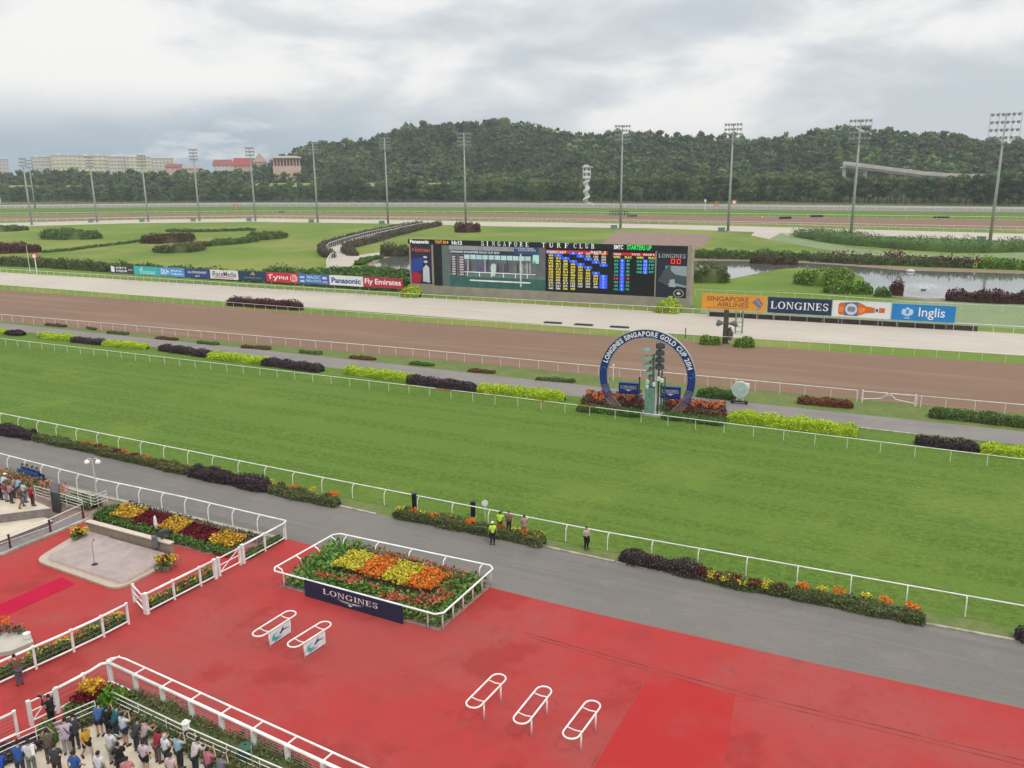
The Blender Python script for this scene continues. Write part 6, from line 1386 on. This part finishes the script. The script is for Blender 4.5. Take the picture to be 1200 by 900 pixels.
rail('walk_rail', 'white rail along the right edge of the sandy walk', 'rail', [(500, 264.8), (480, 269), (450, 276.5), (425, 283), (404, 290)], 2.0, .10, 3, m=OFFW)
rail('walk_rail', 'short curved white rail at the lower mouth of the sandy walk', 'rail', [(396, 300), (388, 304), (384, 310), (383, 317)], 1.8, .10, 2.5, m=OFFW)
hedge('pond_hedge', 'brown and green reed hedge behind the small pond', 'hedge', [(449, 299.5), (465, 300.5), (482, 300)], 4, 3.2, [(.13, .115, .075), (.10, .10, .05), (.08, .09, .04)], .45)
hedge('bank_reeds', 'grassy green rim round the small pond', 'plants', [(420, 311), (432, 305), (446, 303)], 3, 1.0, GRN, .4)
PG = 'bank planting of the pond'
for px, w, h, pal, lb in [([(700, 300), (811, 302), (870, 303.5), (950, 305)], 4, 2.2, GRN+OLV, 'long green planting on the far pond bank at left'), ([(880, 308), (905, 309.5), (935, 310)], 3, 1.8, CRM+DGRN[:1], 'dark crimson planting at the water edge behind the lawn spit'),
    ([(950, 306), (1000, 309), (1060, 311), (1140, 314)], 4, 2.0, BRN+DGRN, 'brownish ground cover along the far pond bank'), ([(1145, 314), (1200, 316), (1230, 317.5)], 4, 2.4, GRN+YG[1:2], 'light green planting on the far bank at the right edge'),
    ([(940, 277), (1000, 286), (1100, 294), (1160, 295), (1225, 292)], 12, 3.5, GRN+DGRN, 'very long dense green hedge bank in front of the right hand masts'),
    ([(815, 329), (835, 331.5), (848, 330)], 6, 3.6, OLV+GRN+RST[:1], 'olive rounded bush right of the scoreboard'), ([(938, 331), (965, 334), (1000, 335.5)], 9, 3.2, YG[1:2]+GRN+[(.17, .22, .05)], 'broad yellow green shrub mass on the lawn spit'),
    ([(965, 342), (1000, 343.5), (1022, 344)], 5, 2.2, YG[1:2]+GRN, 'smaller yellow green shrub mass nearer the boards'), ([(1025, 347), (1045, 348)], 3, 1.6, GRN, 'low green tuft below the pond shrubs'),
    ([(1108, 352), (1150, 354.5), (1215, 356.5)], 2.4, 2.0, CRM+PUR[:1], 'crimson shrub row on the near pond shore at right'), ([(1042, 345.5), (1058, 346)], 2.2, 2.8, CRM, 'small open crimson bush on the near shore left of the row'),
    ([(1195, 350), (1220, 351)], 3, 2.0, GRN, 'green tuft on the near shore at the right edge')]:
    hedge('pond_plants', lb, 'plants', px, w, h, pal, .42, PG, dens=1.4, rag=.2)
for i, x in enumerate([962, 975, 987, 1000, 1016, 1040, 1047, 1054, 1064, 1078, 1085, 1100, 1108, 1115, 1122, 1132, 1142]):
    y = 305.5+(x-950)*.045; P = G(x, y); k = 4.2 if x in (1040, 1047, 1054) else random.uniform(2.6, 3.4)
    w_ = ['first', 'second', 'third', 'fourth', 'fifth', 'sixth', 'seventh', 'eighth', 'ninth', 'tenth', 'eleventh', 'twelfth', 'thirteenth', 'fourteenth', 'fifteenth', 'sixteenth', 'last'][i]
    N = 110; a = rng.normal(size=(N, 3))*np.array([.85, .85, .6])*k/3.2+np.array([0, 0, k*.62]); o = thing('crimson_shrub', P, 0, 'crimson leaved shrub on the far pond bank, %s from the left' % w_, 'shrub', 'crimson shrubs on the far pond bank')
    leaves('foliage', a, .5, pick(CRM+RST[:1], N), o); MB().tube([(0, 0, 0), (0, 0, k*.5)], .08, BARK, 5).build('stem', o)
o = thing('shore_rock', G(1067, 318.5), 0, 'pale rock on the far shore of the pond', 'rock'); b = MB(); b.lathe([(1.0, 0), (1.1, .25), (.7, .6), (.1, .75)], mat('pale_rock', (.5, .48, .45), .8, bump=.3), 9); b.build('stone', o)
# fountain spray
FN = bpy.data.materials.new('fountain_spray'); FN.use_nodes = True; _b2 = FN.node_tree.nodes['Principled BSDF']; _b2.inputs['Base Color'].default_value = (.85, .88, .9, 1); _b2.inputs['Alpha'].default_value = .35; _b2.inputs['Roughness'].default_value = .3
o = thing('fountain', G(1082, 340), 0, 'low white fountain spray in the middle of the pond', 'fountain'); N = 2600; t = rng.uniform(0, 1, N); a = rng.uniform(0, 6.28, N); rr = t*rng.uniform(2.5, 5.5, N)
Pq = np.stack([rr*np.cos(a)*1.3, rr*np.sin(a), .1+2.9*4*t*(1-t)*.5*rng.uniform(.3, 1, N)], 1); leaves('spray', Pq, .16, np.tile([.9, .9, .9], (N, 1)), o, m=FN); MB().lathe([(.5, 0), (.5, .25), (.1, .3)], DGREY, 10).build('nozzle', o)

# ================================================================ crowd terrace at the bottom left
ground('crowd_paving', [(-60, 1000), (-60, 925), (0, 893), (40, 874), (112, 842), (133, 829), (160, 843), (222, 872), (300, 908), (420, 960), (420, 1050)], .05, PAVE)
ground('crowd_border_soil', [(-60, 915), (0, 889), (40, 868), (74, 842), (112, 818), (131, 806), (200, 841), (300, 887), (420, 944), (420, 962), (300, 910), (222, 874), (160, 845), (133, 831), (112, 844), (40, 876), (-60, 927)], .045, m_soil)
CB = 'border planting round the crowd terrace'
hedge('border_plants', 'olive grassy border between double rail and inner railing', 'plants', [(140, 826), (180, 846), (240, 873), (320, 908), (400, 945)], 1.7, .6, OLV+DGRN+RST[:1], .12, CB, dens=2.4, rag=.25)
hedge('border_plants', 'dark bush against the inner railing left of the lilac shirt', 'bush', [(48, 873), (66, 865)], 1.2, .9, DGRN, .12, CB, dens=2)
hedge('border_plants', 'low purple flowering plants by the red paving at the bottom left', 'plants', [(-5, 893), (30, 880), (50, 869)], 1.3, .45, [(.12, .05, .12), (.08, .07, .05), (.06, .08, .04)], .11, CB, dens=2)
hedge('border_plants', 'brown green ground cover below the croton corner bed', 'plants', [(80, 852), (100, 843), (118, 838)], 1.3, .4, OLV+BRN, .11, CB, dens=2)
o = thing('corner_bed', G(118, 828), 0, 'corner flower bed with gold crotons, maroon leaves and a bright green bush', 'flower bed')
def blob(nm, px, py, rx, ry, rz_, z, N, size, pal):
    c = G(px, py)-o.location; a = rng.normal(size=(N, 3)); a /= np.linalg.norm(a, axis=1)[:, None]; a *= rng.uniform(.5, 1.05, N)[:, None]; a = a*np.array([rx, ry, rz_])+np.array([c.x, c.y, z]); a[:, 2] = np.maximum(a[:, 2], .05); leaves(nm, a, size, pick(pal, N), o)
blob('gold_crotons', 112, 822, .75, .5, .4, .85, 420, .16, [(.66, .40, .03), (.72, .5, .05), (.5, .28, .03)]); blob('maroon_crotons', 97, 830, .5, .45, .45, .5, 300, .16, MF); blob('maroon_crotons', 125, 825, .42, .45, .55, .65, 320, .16, MF); blob('maroon_crotons', 112, 829, .6, .4, .35, .4, 260, .16, MF)
blob('green_bush', 134, 832, .7, .7, .7, .6, 650, .15, [(.10, .24, .02), (.14, .30, .03), (.07, .16, .02)]); blob('green_bush', 120, 836, .6, .5, .35, .35, 350, .15, [(.10, .24, .02), (.07, .16, .02)]); blob('green_bush', 88, 838, .5, .5, .35, .3, 260, .15, GRN)
rail('inner_railing', 'four bar white railing behind the spectators at the double rail', 'railing', [G(134, 833, .05), G(222, 876, .05), G(300, 911, .05), G(390, 951, .05)], 1.05, .032, 1.9, extra=[(.3, .02), (.55, .02), (.8, .02)], m=OFFW)
rail('inner_railing', 'four bar white railing from the left edge to the croton corner', 'railing', [G(-30, 909, .05), G(40, 877, .05), G(114, 844, .05)], 1.05, .032, 1.9, extra=[(.3, .02), (.55, .02), (.8, .02)], m=OFFW)
P = G(221, 876); o = thing('lantern_box', P, .4, 'small white lantern shaped box on the inner railing', 'lantern'); MB().tube([(0, 0, 0), (0, 0, 1.0)], .03, OFFW, 6).build('pole', o); MB().box((0, 0, 1.15), (.3, .3, .32), mat('lantern_white', (.6, .68, .62))).build('housing', o); MB().lathe([(.24, 0), (.1, .12), (.01, .14)], OFFW, 4, (0, 0, 1.31)).build('lid', o)
P = G(290, 899); o = thing('litter_bin', P, .5, 'dark green litter bin against the double rail', 'bin'); MB().lathe([(.25, 0), (.3, .1), (.31, .95), (.27, 1.0)], GREEN, 10).build('body', o); MB().lathe([(.34, .98), (.34, 1.06), (.05, 1.15)], mat('bin_lid', (.03, .09, .06)), 10).build('lid', o)
P = G(297, 912); o = thing('bamboo_cane', P, 0, 'thin pale cane standing beside the dark green bin', 'cane'); MB().tube([(0, 0, 0), (.03, 0, 1.6)], .018, mat('cane', (.4, .34, .18)), 6).build('shaft', o)

# ================================================================ people
def skin_mesh(name, J, E, R, root, sub=1):
    keys = list(J); idx = {k: i for i, k in enumerate(keys)}
    me = bpy.data.meshes.new('sk'); me.from_pydata([J[k] for k in keys], [(idx[a], idx[b]) for a, b in E], []); me.update()
    o = bpy.data.objects.new('sk', me); COL.objects.link(o); o.modifiers.new('s', 'SKIN').use_smooth_shade = True
    sv = me.skin_vertices[0].data
    for k in keys:
        r = R[k]; sv[idx[k]].radius = r if isinstance(r, tuple) else (r, r); sv[idx[k]].use_root = (k == root)
    m2 = o.modifiers.new('u', 'SUBSURF'); m2.levels = sub; m2.render_levels = sub
    dg = bpy.context.evaluated_depsgraph_get(); dg.update()
    out = bpy.data.meshes.new_from_object(o.evaluated_get(dg)); out.name = name
    bpy.data.objects.remove(o); bpy.data.meshes.remove(me); return out
def pose(kind):
    V = {'pel': (0, 0, .95), 'bel': (0, 0, 1.10), 'che': (0, .0, 1.30), 'nek': (0, 0, 1.47), 'hed': (0, .02, 1.60)}
    for s, n in ((-1, 'l'), (1, 'r')):
        V['sh'+n] = (s*.18, 0, 1.40); V['hp'+n] = (s*.09, 0, .90); V['kn'+n] = (s*.10, .02, .50); V['an'+n] = (s*.11, -.01, .09); V['to'+n] = (s*.12, .14, .04)
        V['el'+n] = (s*.25, -.03, 1.13); V['wr'+n] = (s*.26, .05, .89)
    if kind == 'camera':
        for s, n in ((-1, 'l'), (1, 'r')): V['el'+n] = (s*.27, .17, 1.24); V['wr'+n] = (s*.08, .27, 1.50)
    if kind == 'lean':
        for k in ('che', 'nek', 'hed'): V[k] = (V[k][0], V[k][1]+{'che': .10, 'nek': .19, 'hed': .26}[k], V[k][2]-.03)
        for s, n in ((-1, 'l'), (1, 'r')): V['sh'+n] = (s*.18, .15, 1.37); V['el'+n] = (s*.27, .30, 1.14); V['wr'+n] = (s*.14, .50, 1.12)
    if kind == 'walk':
        V['knl'] = (-.10, .17, .52); V['anl'] = (-.10, .20, .10); V['tol'] = (-.10, .34, .07); V['knr'] = (.10, -.06, .50); V['anr'] = (.11, -.30, .15); V['tor'] = (.11, -.20, .04)
        V['ell'] = (-.25, -.12, 1.14); V['wrl'] = (-.22, -.10, .90); V['elr'] = (.25, .06, 1.14); V['wrr'] = (.22, .22, .97)
    if kind == 'folded':
        V['ell'] = (-.27, .04, 1.13); V['wrl'] = (-.04, .23, 1.16); V['elr'] = (.27, .04, 1.13); V['wrr'] = (.05, .26, 1.12)
    if kind == 'sit':
        for k in ('pel', 'bel', 'che', 'nek', 'hed'): V[k] = (V[k][0], V[k][1]+.0, V[k][2]-.42)
        for s, n in ((-1, 'l'), (1, 'r')):
            V['sh'+n] = (s*.18, 0, .98); V['hp'+n] = (s*.09, .02, .52); V['kn'+n] = (s*.11, .44, .52); V['an'+n] = (s*.11, .46, .09); V['to'+n] = (s*.12, .60, .04)
            V['el'+n] = (s*.24, .05, .74); V['wr'+n] = (s*.12, .28, .62)
    return {k: Vector(v) for k, v in V.items()}
BR_ = {'pel': .115, 'bel': .10, 'che': .088, 'nek': .050, 'hed': .062}
for n in 'lr': BR_.update({'sh'+n: .046, 'el'+n: .042, 'wr'+n: .028, 'hp'+n: .092, 'kn'+n: .058, 'an'+n: .040, 'to'+n: .038})
LIMB = [('pel', 'bel'), ('bel', 'che'), ('che', 'nek'), ('nek', 'hed')]+[e for n in 'lr' for e in (('che', 'sh'+n), ('sh'+n, 'el'+n), ('el'+n, 'wr'+n), ('pel', 'hp'+n), ('hp'+n, 'kn'+n), ('kn'+n, 'an'+n), ('an'+n, 'to'+n))]
PM = {}
EYE = mat('eye_dark', (.02, .015, .012), .4)
def person_meshes(kind):
    if kind in PM: return PM[kind]
    J = pose(kind); E = list(LIMB); R = dict(BR_); J = {k: Vector(v) for k, v in J.items()}
    for n, s in (('l', -1), ('r', 1)):
        a = (J['wr'+n]-J['el'+n]).normalized(); side = Vector((s, 0, 0)); side = (side-a*side.dot(a)).normalized(); fw = a.cross(side)
        J['pa'+n] = J['wr'+n]+a*.07; R['pa'+n] = (.032, .018); E.append(('wr'+n, 'pa'+n))
        for f in range(4):
            l = (.062, .072, .068, .052)[f]; off = fw*((f-1.5)*.018)
            k1, k2 = 'f%d%s' % (f, n), 'g%d%s' % (f, n); J[k1] = J['pa'+n]+a*(.03+l*.4)+off*1.3; J[k2] = J['pa'+n]+a*(.03+l*.85)+off*1.4-side*.02; R[k1] = R[k2] = .0085; E += [('pa'+n, k1), (k1, k2)]
        t1, t2 = 't1'+n, 't2'+n; J[t1] = J['wr'+n]+a*.045+fw*.035-side*.01; J[t2] = J[t1]+a*.035+fw*.02; R[t1] = R[t2] = .010; E += [('wr'+n, t1), (t1, t2)]
    body = skin_mesh('body', J, E, R, 'pel', 1)
    # head with face, joined into the body mesh
    bm = bmesh.new(); bm.from_mesh(body); hc = J['hed']
    q = bmesh.ops.create_uvsphere(bm, u_segments=16, v_segments=12, radius=1)['verts']
    for v in q:
        c = v.co; z = c.z; w = 1-.18*max(0, -z); v.co = Vector((c.x*.076*w, c.y*.096*(1-.08*max(0, -z)), z*.118))+hc+Vector((0, .0, .0))
    def ell(c, r, u=8, vv=6):
        for v in bmesh.ops.create_uvsphere(bm, u_segments=u, v_segments=vv, radius=1)['verts']: v.co = Vector((v.co.x*r[0], v.co.y*r[1], v.co.z*r[2]))+hc+Vector(c)
    ell((0, .098, -.015), (.013, .022, .024)); ell((.078, -.005, -.005), (.012, .022, .03)); ell((-.078, -.005, -.005), (.012, .022, .03)); ell((0, .088, -.062), (.024, .012, .008))
    nf = len(bm.faces); ell((.03, .086, .012), (.012, .010, .008)); ell((-.03, .086, .012), (.012, .010, .008)); bm.faces.ensure_lookup_table()
    for f in bm.faces[nf:]: f.material_index = 1
    for f in bm.faces: f.smooth = True
    bm.to_mesh(body); bm.free(); body.materials.clear(); body.materials.append(SKIN); body.materials.append(EYE)
    def sub(name, edges, R2, root, J2=None):
        JJ = J2 or J; ks = []
        for e in edges:
            for k in e:
                if k not in ks: ks.append(k)
        m = skin_mesh(name, {k: JJ[k] for k in ks}, edges, R2, root, 1); m.materials.append(SKIN); return m
    J2 = dict(J)
    for n in 'lr':
        J2['sl'+n] = J['sh'+n].lerp(J['el'+n], .8); J2['st'+n] = J['hp'+n].lerp(J['kn'+n], .78); J2['cu'+n] = J['kn'+n].lerp(J['an'+n], .93)
    J2['wai'] = J['pel'].lerp(J['bel'], -.25); J2['col'] = J['che'].lerp(J['nek'], .72)
    RS = {k: (v if isinstance(v, tuple) else v)+.0 if not isinstance(v, tuple) else v for k, v in R.items()}
    RS.update({'wai': .158, 'bel': .148, 'che': .172, 'col': .108})
    for n in 'lr': RS.update({'sh'+n: .083, 'sl'+n: .070, 'el'+n: .062, 'wr'+n: .043, 'hp'+n: .112, 'st'+n: .098, 'kn'+n: .078, 'cu'+n: .068, 'an'+n: .052, 'to'+n: .050})
    tor = [('wai', 'bel'), ('bel', 'che'), ('che', 'col')]+[('che', 'sh'+n) for n in 'lr']
    short = sub('shirt', tor+[('sh'+n, 'sl'+n) for n in 'lr'], RS, 'bel', J2)
    longs = sub('shirt', tor+[e for n in 'lr' for e in (('sh'+n, 'el'+n), ('el'+n, 'wr'+n))], RS, 'bel', J2)
    RT = dict(RS); RT['pel'] = .150
    trous = sub('trousers', [e for n in 'lr' for e in (('pel', 'hp'+n), ('hp'+n, 'kn'+n), ('kn'+n, 'cu'+n))], RT, 'pel', J2)
    shrt = sub('shorts', [e for n in 'lr' for e in (('pel', 'hp'+n), ('hp'+n, 'st'+n))], RT, 'pel', J2)
    J2.update({}); sh = []
    b = MB()
    for n in 'lr':
        a, t = J['an'+n], J['to'+n]; h = a+Vector((0, -.05, -.04)); b.tube([Vector((h.x, h.y, a.z-.03)), Vector((a.x, a.y+.02, a.z-.02)), Vector((t.x, t.y, t.z+.005)), Vector((t.x, t.y, t.z))+(t-a).normalized()*.05], [.045, .058, .046, .02], SKIN, 8)
    shoes = b.mesh('shoes', True)
    def hairm(long):
        b = MB(); n = 14; prof = []
        for i in range(9):
            t = i/8*(1.75 if not long else 2.0); prof.append((math.sin(t), math.cos(t)))
        vs = []; fs = []
        for (r, z) in prof:
            for k in range(n):
                a = 2*PI*k/n; x, y = math.cos(a)*r, math.sin(a)*r; fr = max(0, y)       # hairline rises over the face
                zz = z if z > .45 else .45+(z-.45)*(1-fr**.5)
                vs.append(hc+Vector((x*.088, y*.104-.012, zz*.127+.006)))
        for i in range(8):
            for k in range(n): fs.append((i*n+k, i*n+(k+1) % n, (i+1)*n+(k+1) % n, (i+1)*n+k))
        b.add(vs, fs, SKIN)
        if long: b.tube([hc+Vector((0, -.085, .02)), hc+Vector((0, -.105, -.1)), hc+Vector((0, -.09, -.22))], [.07, .085, .05], SKIN, 8)
        return b.mesh('hair', True)
    PM[kind] = dict(body=body, short=short, long=longs, trousers=trous, shorts=shrt, shoes=shoes, hair=hairm(False), lhair=hairm(True), J=J)
    return PM[kind]
def cloth(c):
    c = tuple(x*.85 for x in c)
    return mat('cloth_%d_%d_%d' % tuple(int(x*999) for x in c), c, .85, var=.12, scale=9)
def part_m(name, me, parent, m):
    o = link(name, me, parent); o.material_slots[0].link = 'OBJECT'; o.material_slots[0].material = m; return o
TORED, DK, KH, WHT = (.35, .03, .05), (.03, .03, .035), (.28, .2, .12), (.62, .63, .65)
def person(px, py, face, kind, top, legs, label, sleeve='short', short=False, hair=HAIR, longh=False, z=0.05, H=1.0, group=None, extra=None, shoe=SHOE, P=None):
    M = person_meshes(kind); P = P or G(px, py, z); o = thing('person', P, math.radians(face), label, 'person', group); k = H*random.uniform(.97, 1.03); o.scale = (k, k, k)
    tw = M['body']; link('body', tw, o)
    part_m('shirt', M['long' if sleeve == 'long' else 'short'], o, cloth(top)); part_m('shorts' if short else 'trousers', M['shorts' if short else 'trousers'], o, cloth(legs))
    part_m('shoes', M['shoes'], o, shoe); part_m('hair', M['lhair' if longh else 'hair'], o, hair)
    J = M['J']
    if extra == 'camera':
        c = (J['wrl']+J['wrr'])/2; MB().box((c.x, c.y+.07, c.z+.02), (.15, .08, .11), BLACK).tube([(c.x, c.y+.1, c.z+.02), (c.x, c.y+.26, c.z+.02)], .045, BLACK, 8).build('held_camera', o)
    if extra == 'phone': c = (J['wrl']+J['wrr'])/2; MB().box((c.x, c.y+.08, c.z+.02), (.14, .012, .08), DGREY).build('held_phone', o)
    if extra == 'bag': MB().tube([J['shl']+Vector((.0, .1, .09)), J['che']+Vector((.05, -.17, 0)), J['hpr']+Vector((.09, -.03, .08))], .02, BLACK, 5).box(J['hpr']+Vector((.13, -.05, -.05)), (.12, .26, .22), BLACK).build('shoulder_bag', o)
    if extra == 'paper': c = J['wrr']+Vector((0, .1, .06)); MB().box(c, (.2, .02, .27), W1, rx=.6).build('paper', o)
    if extra == 'towel': MB().box(J['shr']+Vector((-.02, -.09, -.2)), (.12, .05, .55), W1).build('towel', o)
    if extra == 'vest': part_m('vest', M['short'], o, cloth(KH))
    if extra == 'backpack': MB().box(J['che']+Vector((0, -.2, -.06)), (.3, .16, .42), cloth((.04, .045, .05))).build('backpack', o)
    if extra == 'cap' or extra == 'whitehat': MB().lathe([(.02, .16), (.08, .14), (.105, .06), (.107, .04)], W1 if extra == 'whitehat' else BLACK, 12, tuple(J['hed'])).box(J['hed']+Vector((0, .13, .05)), (.12, .1, .012), W1 if extra == 'whitehat' else BLACK).build('hat', o)
    if extra == 'jacket': MB().tube([J['wrr']+Vector((0, .05, .05)), J['wrr']+Vector((0, .06, -.2)), J['wrr']+Vector((.02, .06, -.5))], [.05, .12, .08], BLACK, 7).build('held_jacket', o)
    if extra == 'lens': c = (J['wrl']+J['wrr'])/2; MB().box((c.x, c.y+.07, c.z+.02), (.15, .1, .12), BLACK).tube([(c.x, c.y+.1, c.z+.02), (c.x, c.y+.36, c.z+.02)], .06, BLACK, 8).build('held_camera', o)
    return o
CW = 'spectators on the terrace at the bottom left'
TR = -62    # facing the paddock over the double rail (towards +x, +y)
# ---- spectators at the rails and behind them
P_ = [
 (118, 863, 5, 'lean', (.06, .14, .35), (.02, .02, .05), 'man in blue shirt and dark shorts leaning on the railing by the croton corner', dict(short=True)),
 (129, 864, -15, 'camera', (.015, .015, .017), (.015, .015, .02), 'person all in black raising a phone beside the blue shirt man', dict(extra='phone')),
 (137, 866, -30, 'lean', (.03, .12, .15), (.03, .04, .06), 'person in teal top and dark trousers right of the person in black', dict()),
 (148, 874, -30, 'camera', (.55, .58, .62), (.04, .055, .09), 'person in white shirt and navy shorts taking a photo at the railing', dict(short=True, extra='camera')),
 (161, 881, -35, 'lean', (.06, .06, .065), (.05, .06, .06), 'man in dark grey shirt leaning over the railing', dict()),
 (171, 884, -35, 'lean', (.42, .33, .32), (.06, .065, .07), 'person in pink and white striped top at the railing', dict()),
 (186, 894, -30, 'lean', TORED, (.16, .12, .1), 'person in maroon dress shirt at the railing', dict(longh=True)),
 (197, 899, -30, 'folded', (.62, .66, .66), (.04, .055, .05), 'older man with white hair, white shirt and dark trousers', dict(hair=HAIRG, extra='paper')),
 (212, 901, -30, 'camera', (.30, .45, .50), (.03, .03, .035), 'person in light blue shirt raising arms beside the white haired man', dict(extra='camera')),
 (230, 908, -32, 'lean', (.60, .52, .53), (.03, .03, .04), 'person in pale checked shirt leaning on the railing', dict(sleeve='long')),
 (247, 917, -32, 'camera', (.48, .14, .20), (.05, .05, .06), 'person in bright pink top at the bottom edge, taking a photo', dict(extra='phone')),
 (262, 924, -32, 'camera', (.16, .18, .21), (.05, .05, .06), 'person in grey top, rightmost of the crowd at the railing', dict(extra='camera')),
 (104, 889, -120, 'walk', (.60, .34, .03), (.015, .015, .018), 'woman in yellow top and black shorts walking away to the right', dict(short=True, longh=True)),
 (80, 884, 20, 'lean', (.48, .38, .46), (.35, .3, .33), 'person in lilac shirt with a shoulder bag at the left railing', dict(extra='bag')),
 (90, 878, 25, 'lean', (.045, .045, .055), (.04, .04, .05), 'person in charcoal shirt at the left railing beside the croton bed', dict()),
 (60, 894, 25, 'camera', (.13, .11, .07), (.08, .07, .05), 'person in olive shirt lifting a camera at the left railing', dict(extra='camera')),
 (26, 912, 25, 'lean', (.03, .09, .30), (.04, .045, .07), 'person in royal blue shirt at the left railing', dict()),
 (39, 908, 20, 'folded', (.55, .57, .56), (.15, .16, .13), 'person in white waistcoat with a long white towel over the shoulder', dict(extra='towel')),
 (3, 925, 30, 'lean', (.02, .07, .42), (.04, .04, .06), 'person in vivid blue shirt at the bottom left corner', dict()),
 (69, 913, 15, 'folded', (.05, .055, .06), (.05, .03, .03), 'broad person in dark grey top in front of the lilac shirt', dict(H=1.04)),
 (92, 922, -20, 'walk', (.03, .10, .32), (.1, .1, .11), 'person in mid blue T shirt walking at the bottom edge', dict()),
 (120, 921, -10, 'stand', (.58, .60, .63), (.2, .2, .22), 'person in white T shirt seen from behind at the bottom edge', dict()),
 (133, 896, -20, 'folded', (.58, .60, .62), (.30, .28, .26), 'person in white shirt and pale trousers looking down at papers', dict(extra='paper')),
 (143, 910, 40, 'folded', (.015, .015, .018), (.02, .02, .025), 'person in black T shirt standing behind the white shirts', dict()),
 (172, 907, -15, 'stand', (.52, .46, .53), (.015, .015, .02), 'person in pale lilac shirt and black shorts seen from behind', dict(short=True)),
 (204, 924, -10, 'stand', (.55, .40, .43), (.1, .1, .1), 'person in pale pink shirt at the bottom edge', dict(hair=HAIR)),
 (153, 927, 10, 'folded', (.50, .20, .20), (.1, .1, .1), 'person in coral pink top, only head and shoulders above the bottom edge', dict()),
]
for x, y, fa, kd, c1, c2, lb, kw in P_: person(x, y, fa, kd, c1, c2, lb, group=CW, **kw)
person(62, 850, 75, 'camera', (.02, .02, .022), (.02, .02, .025), 'photographer in black standing at the open white gate', extra='lens', z=.03, sleeve='long')
person(24, 803, 50, 'lean', (.16, .08, .05), (.10, .10, .14), 'person in brown top bending over the left paddock fence', z=.03)
# ---- left terrace crowd
C2 = 'spectators on the left viewing terrace'
for x, y, kd, c1, c2, lb, kw in [(2, 586, 'stand', (.05, .06, .10), (.03, .03, .04), 'person in navy at the left edge of the left terrace', {}), (5, 580, 'lean', (.58, .60, .63), (.08, .08, .1), 'person in white cap and shirt on the left terrace', dict(extra='whitehat')), (8, 588, 'folded', (.32, .05, .07), (.34, .3, .3), 'person in maroon shirt and pale trousers on the left terrace', {}),
        (14, 590, 'folded', (.42, .22, .27), (.08, .07, .08), 'person in pink checked shirt on the left terrace', {}), (17, 584, 'lean', (.30, .24, .20), (.06, .06, .07), 'person in tan top behind the pink checked shirt', {}), (22, 584, 'lean', (.28, .45, .55), (.10, .09, .12), 'person in sky blue shirt on the left terrace', {}),
        (30, 589, 'folded', (.50, .55, .58), (.08, .16, .24), 'person in white T shirt and blue jeans on the left terrace', {}), (39, 593, 'stand', (.40, .02, .03), (.10, .03, .04), 'person in bright red shirt at the right end of the left terrace', {}), (26, 595, 'walk', (.14, .08, .07), (.25, .14, .12), 'person in brown top near the terrace edge', {})]:
    person(x, y, -25, kd, c1, c2, lb, z=1.0, group=C2, **kw)
BQ = next(o for o in COL.objects if o.name == 'garden_bench'); axd = Vector((math.cos(BQ.rotation_euler.z), math.sin(BQ.rotation_euler.z), 0))
for i, t in enumerate((-1.1, -.4, .35, 1.05)):
    person(0, 0, math.degrees(BQ.rotation_euler.z), 'sit', (.025, .055, .17), (.03, .05, .11), 'person in navy blue sitting on the blue garden bench, %s from the left' % ('first', 'second', 'third', 'last')[i], P=BQ.location+axd*t+Vector((0, .02, .0)), group='people on the blue garden bench', sleeve='long')
# ---- officials by the near rail
HV = (.50, .85, .06)
person(577.5, 638.5, 10, 'stand', HV, (.015, .015, .02), 'official in lime safety vest and dark trousers standing on the asphalt road', z=.02, sleeve='short', extra='whitehat')
person(586, 625, -20, 'camera', HV, (.015, .015, .02), 'cameraman in lime safety vest behind the flower strip', z=0, extra='lens')
person(596.5, 624, 170, 'stand', (.24, .15, .09), (.02, .02, .03), 'man in brown waistcoat and dark trousers by the near rail', z=0)
person(614.5, 629, 20, 'folded', (.42, .26, .22), (.30, .22, .2), 'person in pinkish top half hidden behind the flower strip', z=0, hair=HAIR)
person(687, 644, -150, 'folded', (.46, .42, .38), (.02, .02, .025), 'photographer in khaki waistcoat holding a dark jacket by the near rail', z=0, extra='jacket', sleeve='short')

# ================================================================ air
HZ = bpy.data.materials.new('haze'); HZ.use_nodes = True; t_ = HZ.node_tree; t_.nodes.clear()
pv = t_.nodes.new('ShaderNodeVolumePrincipled'); pv.inputs['Color'].default_value = (.90, .95, 1.0, 1); pv.inputs['Density'].default_value = .00013; pv.inputs['Anisotropy'].default_value = .2
oo = t_.nodes.new('ShaderNodeOutputMaterial'); t_.links.new(pv.outputs[0], oo.inputs['Volume'])
MB().box((0, 1350, 74), (5300, 3400, 150), HZ).build('haze', kind='stuff')
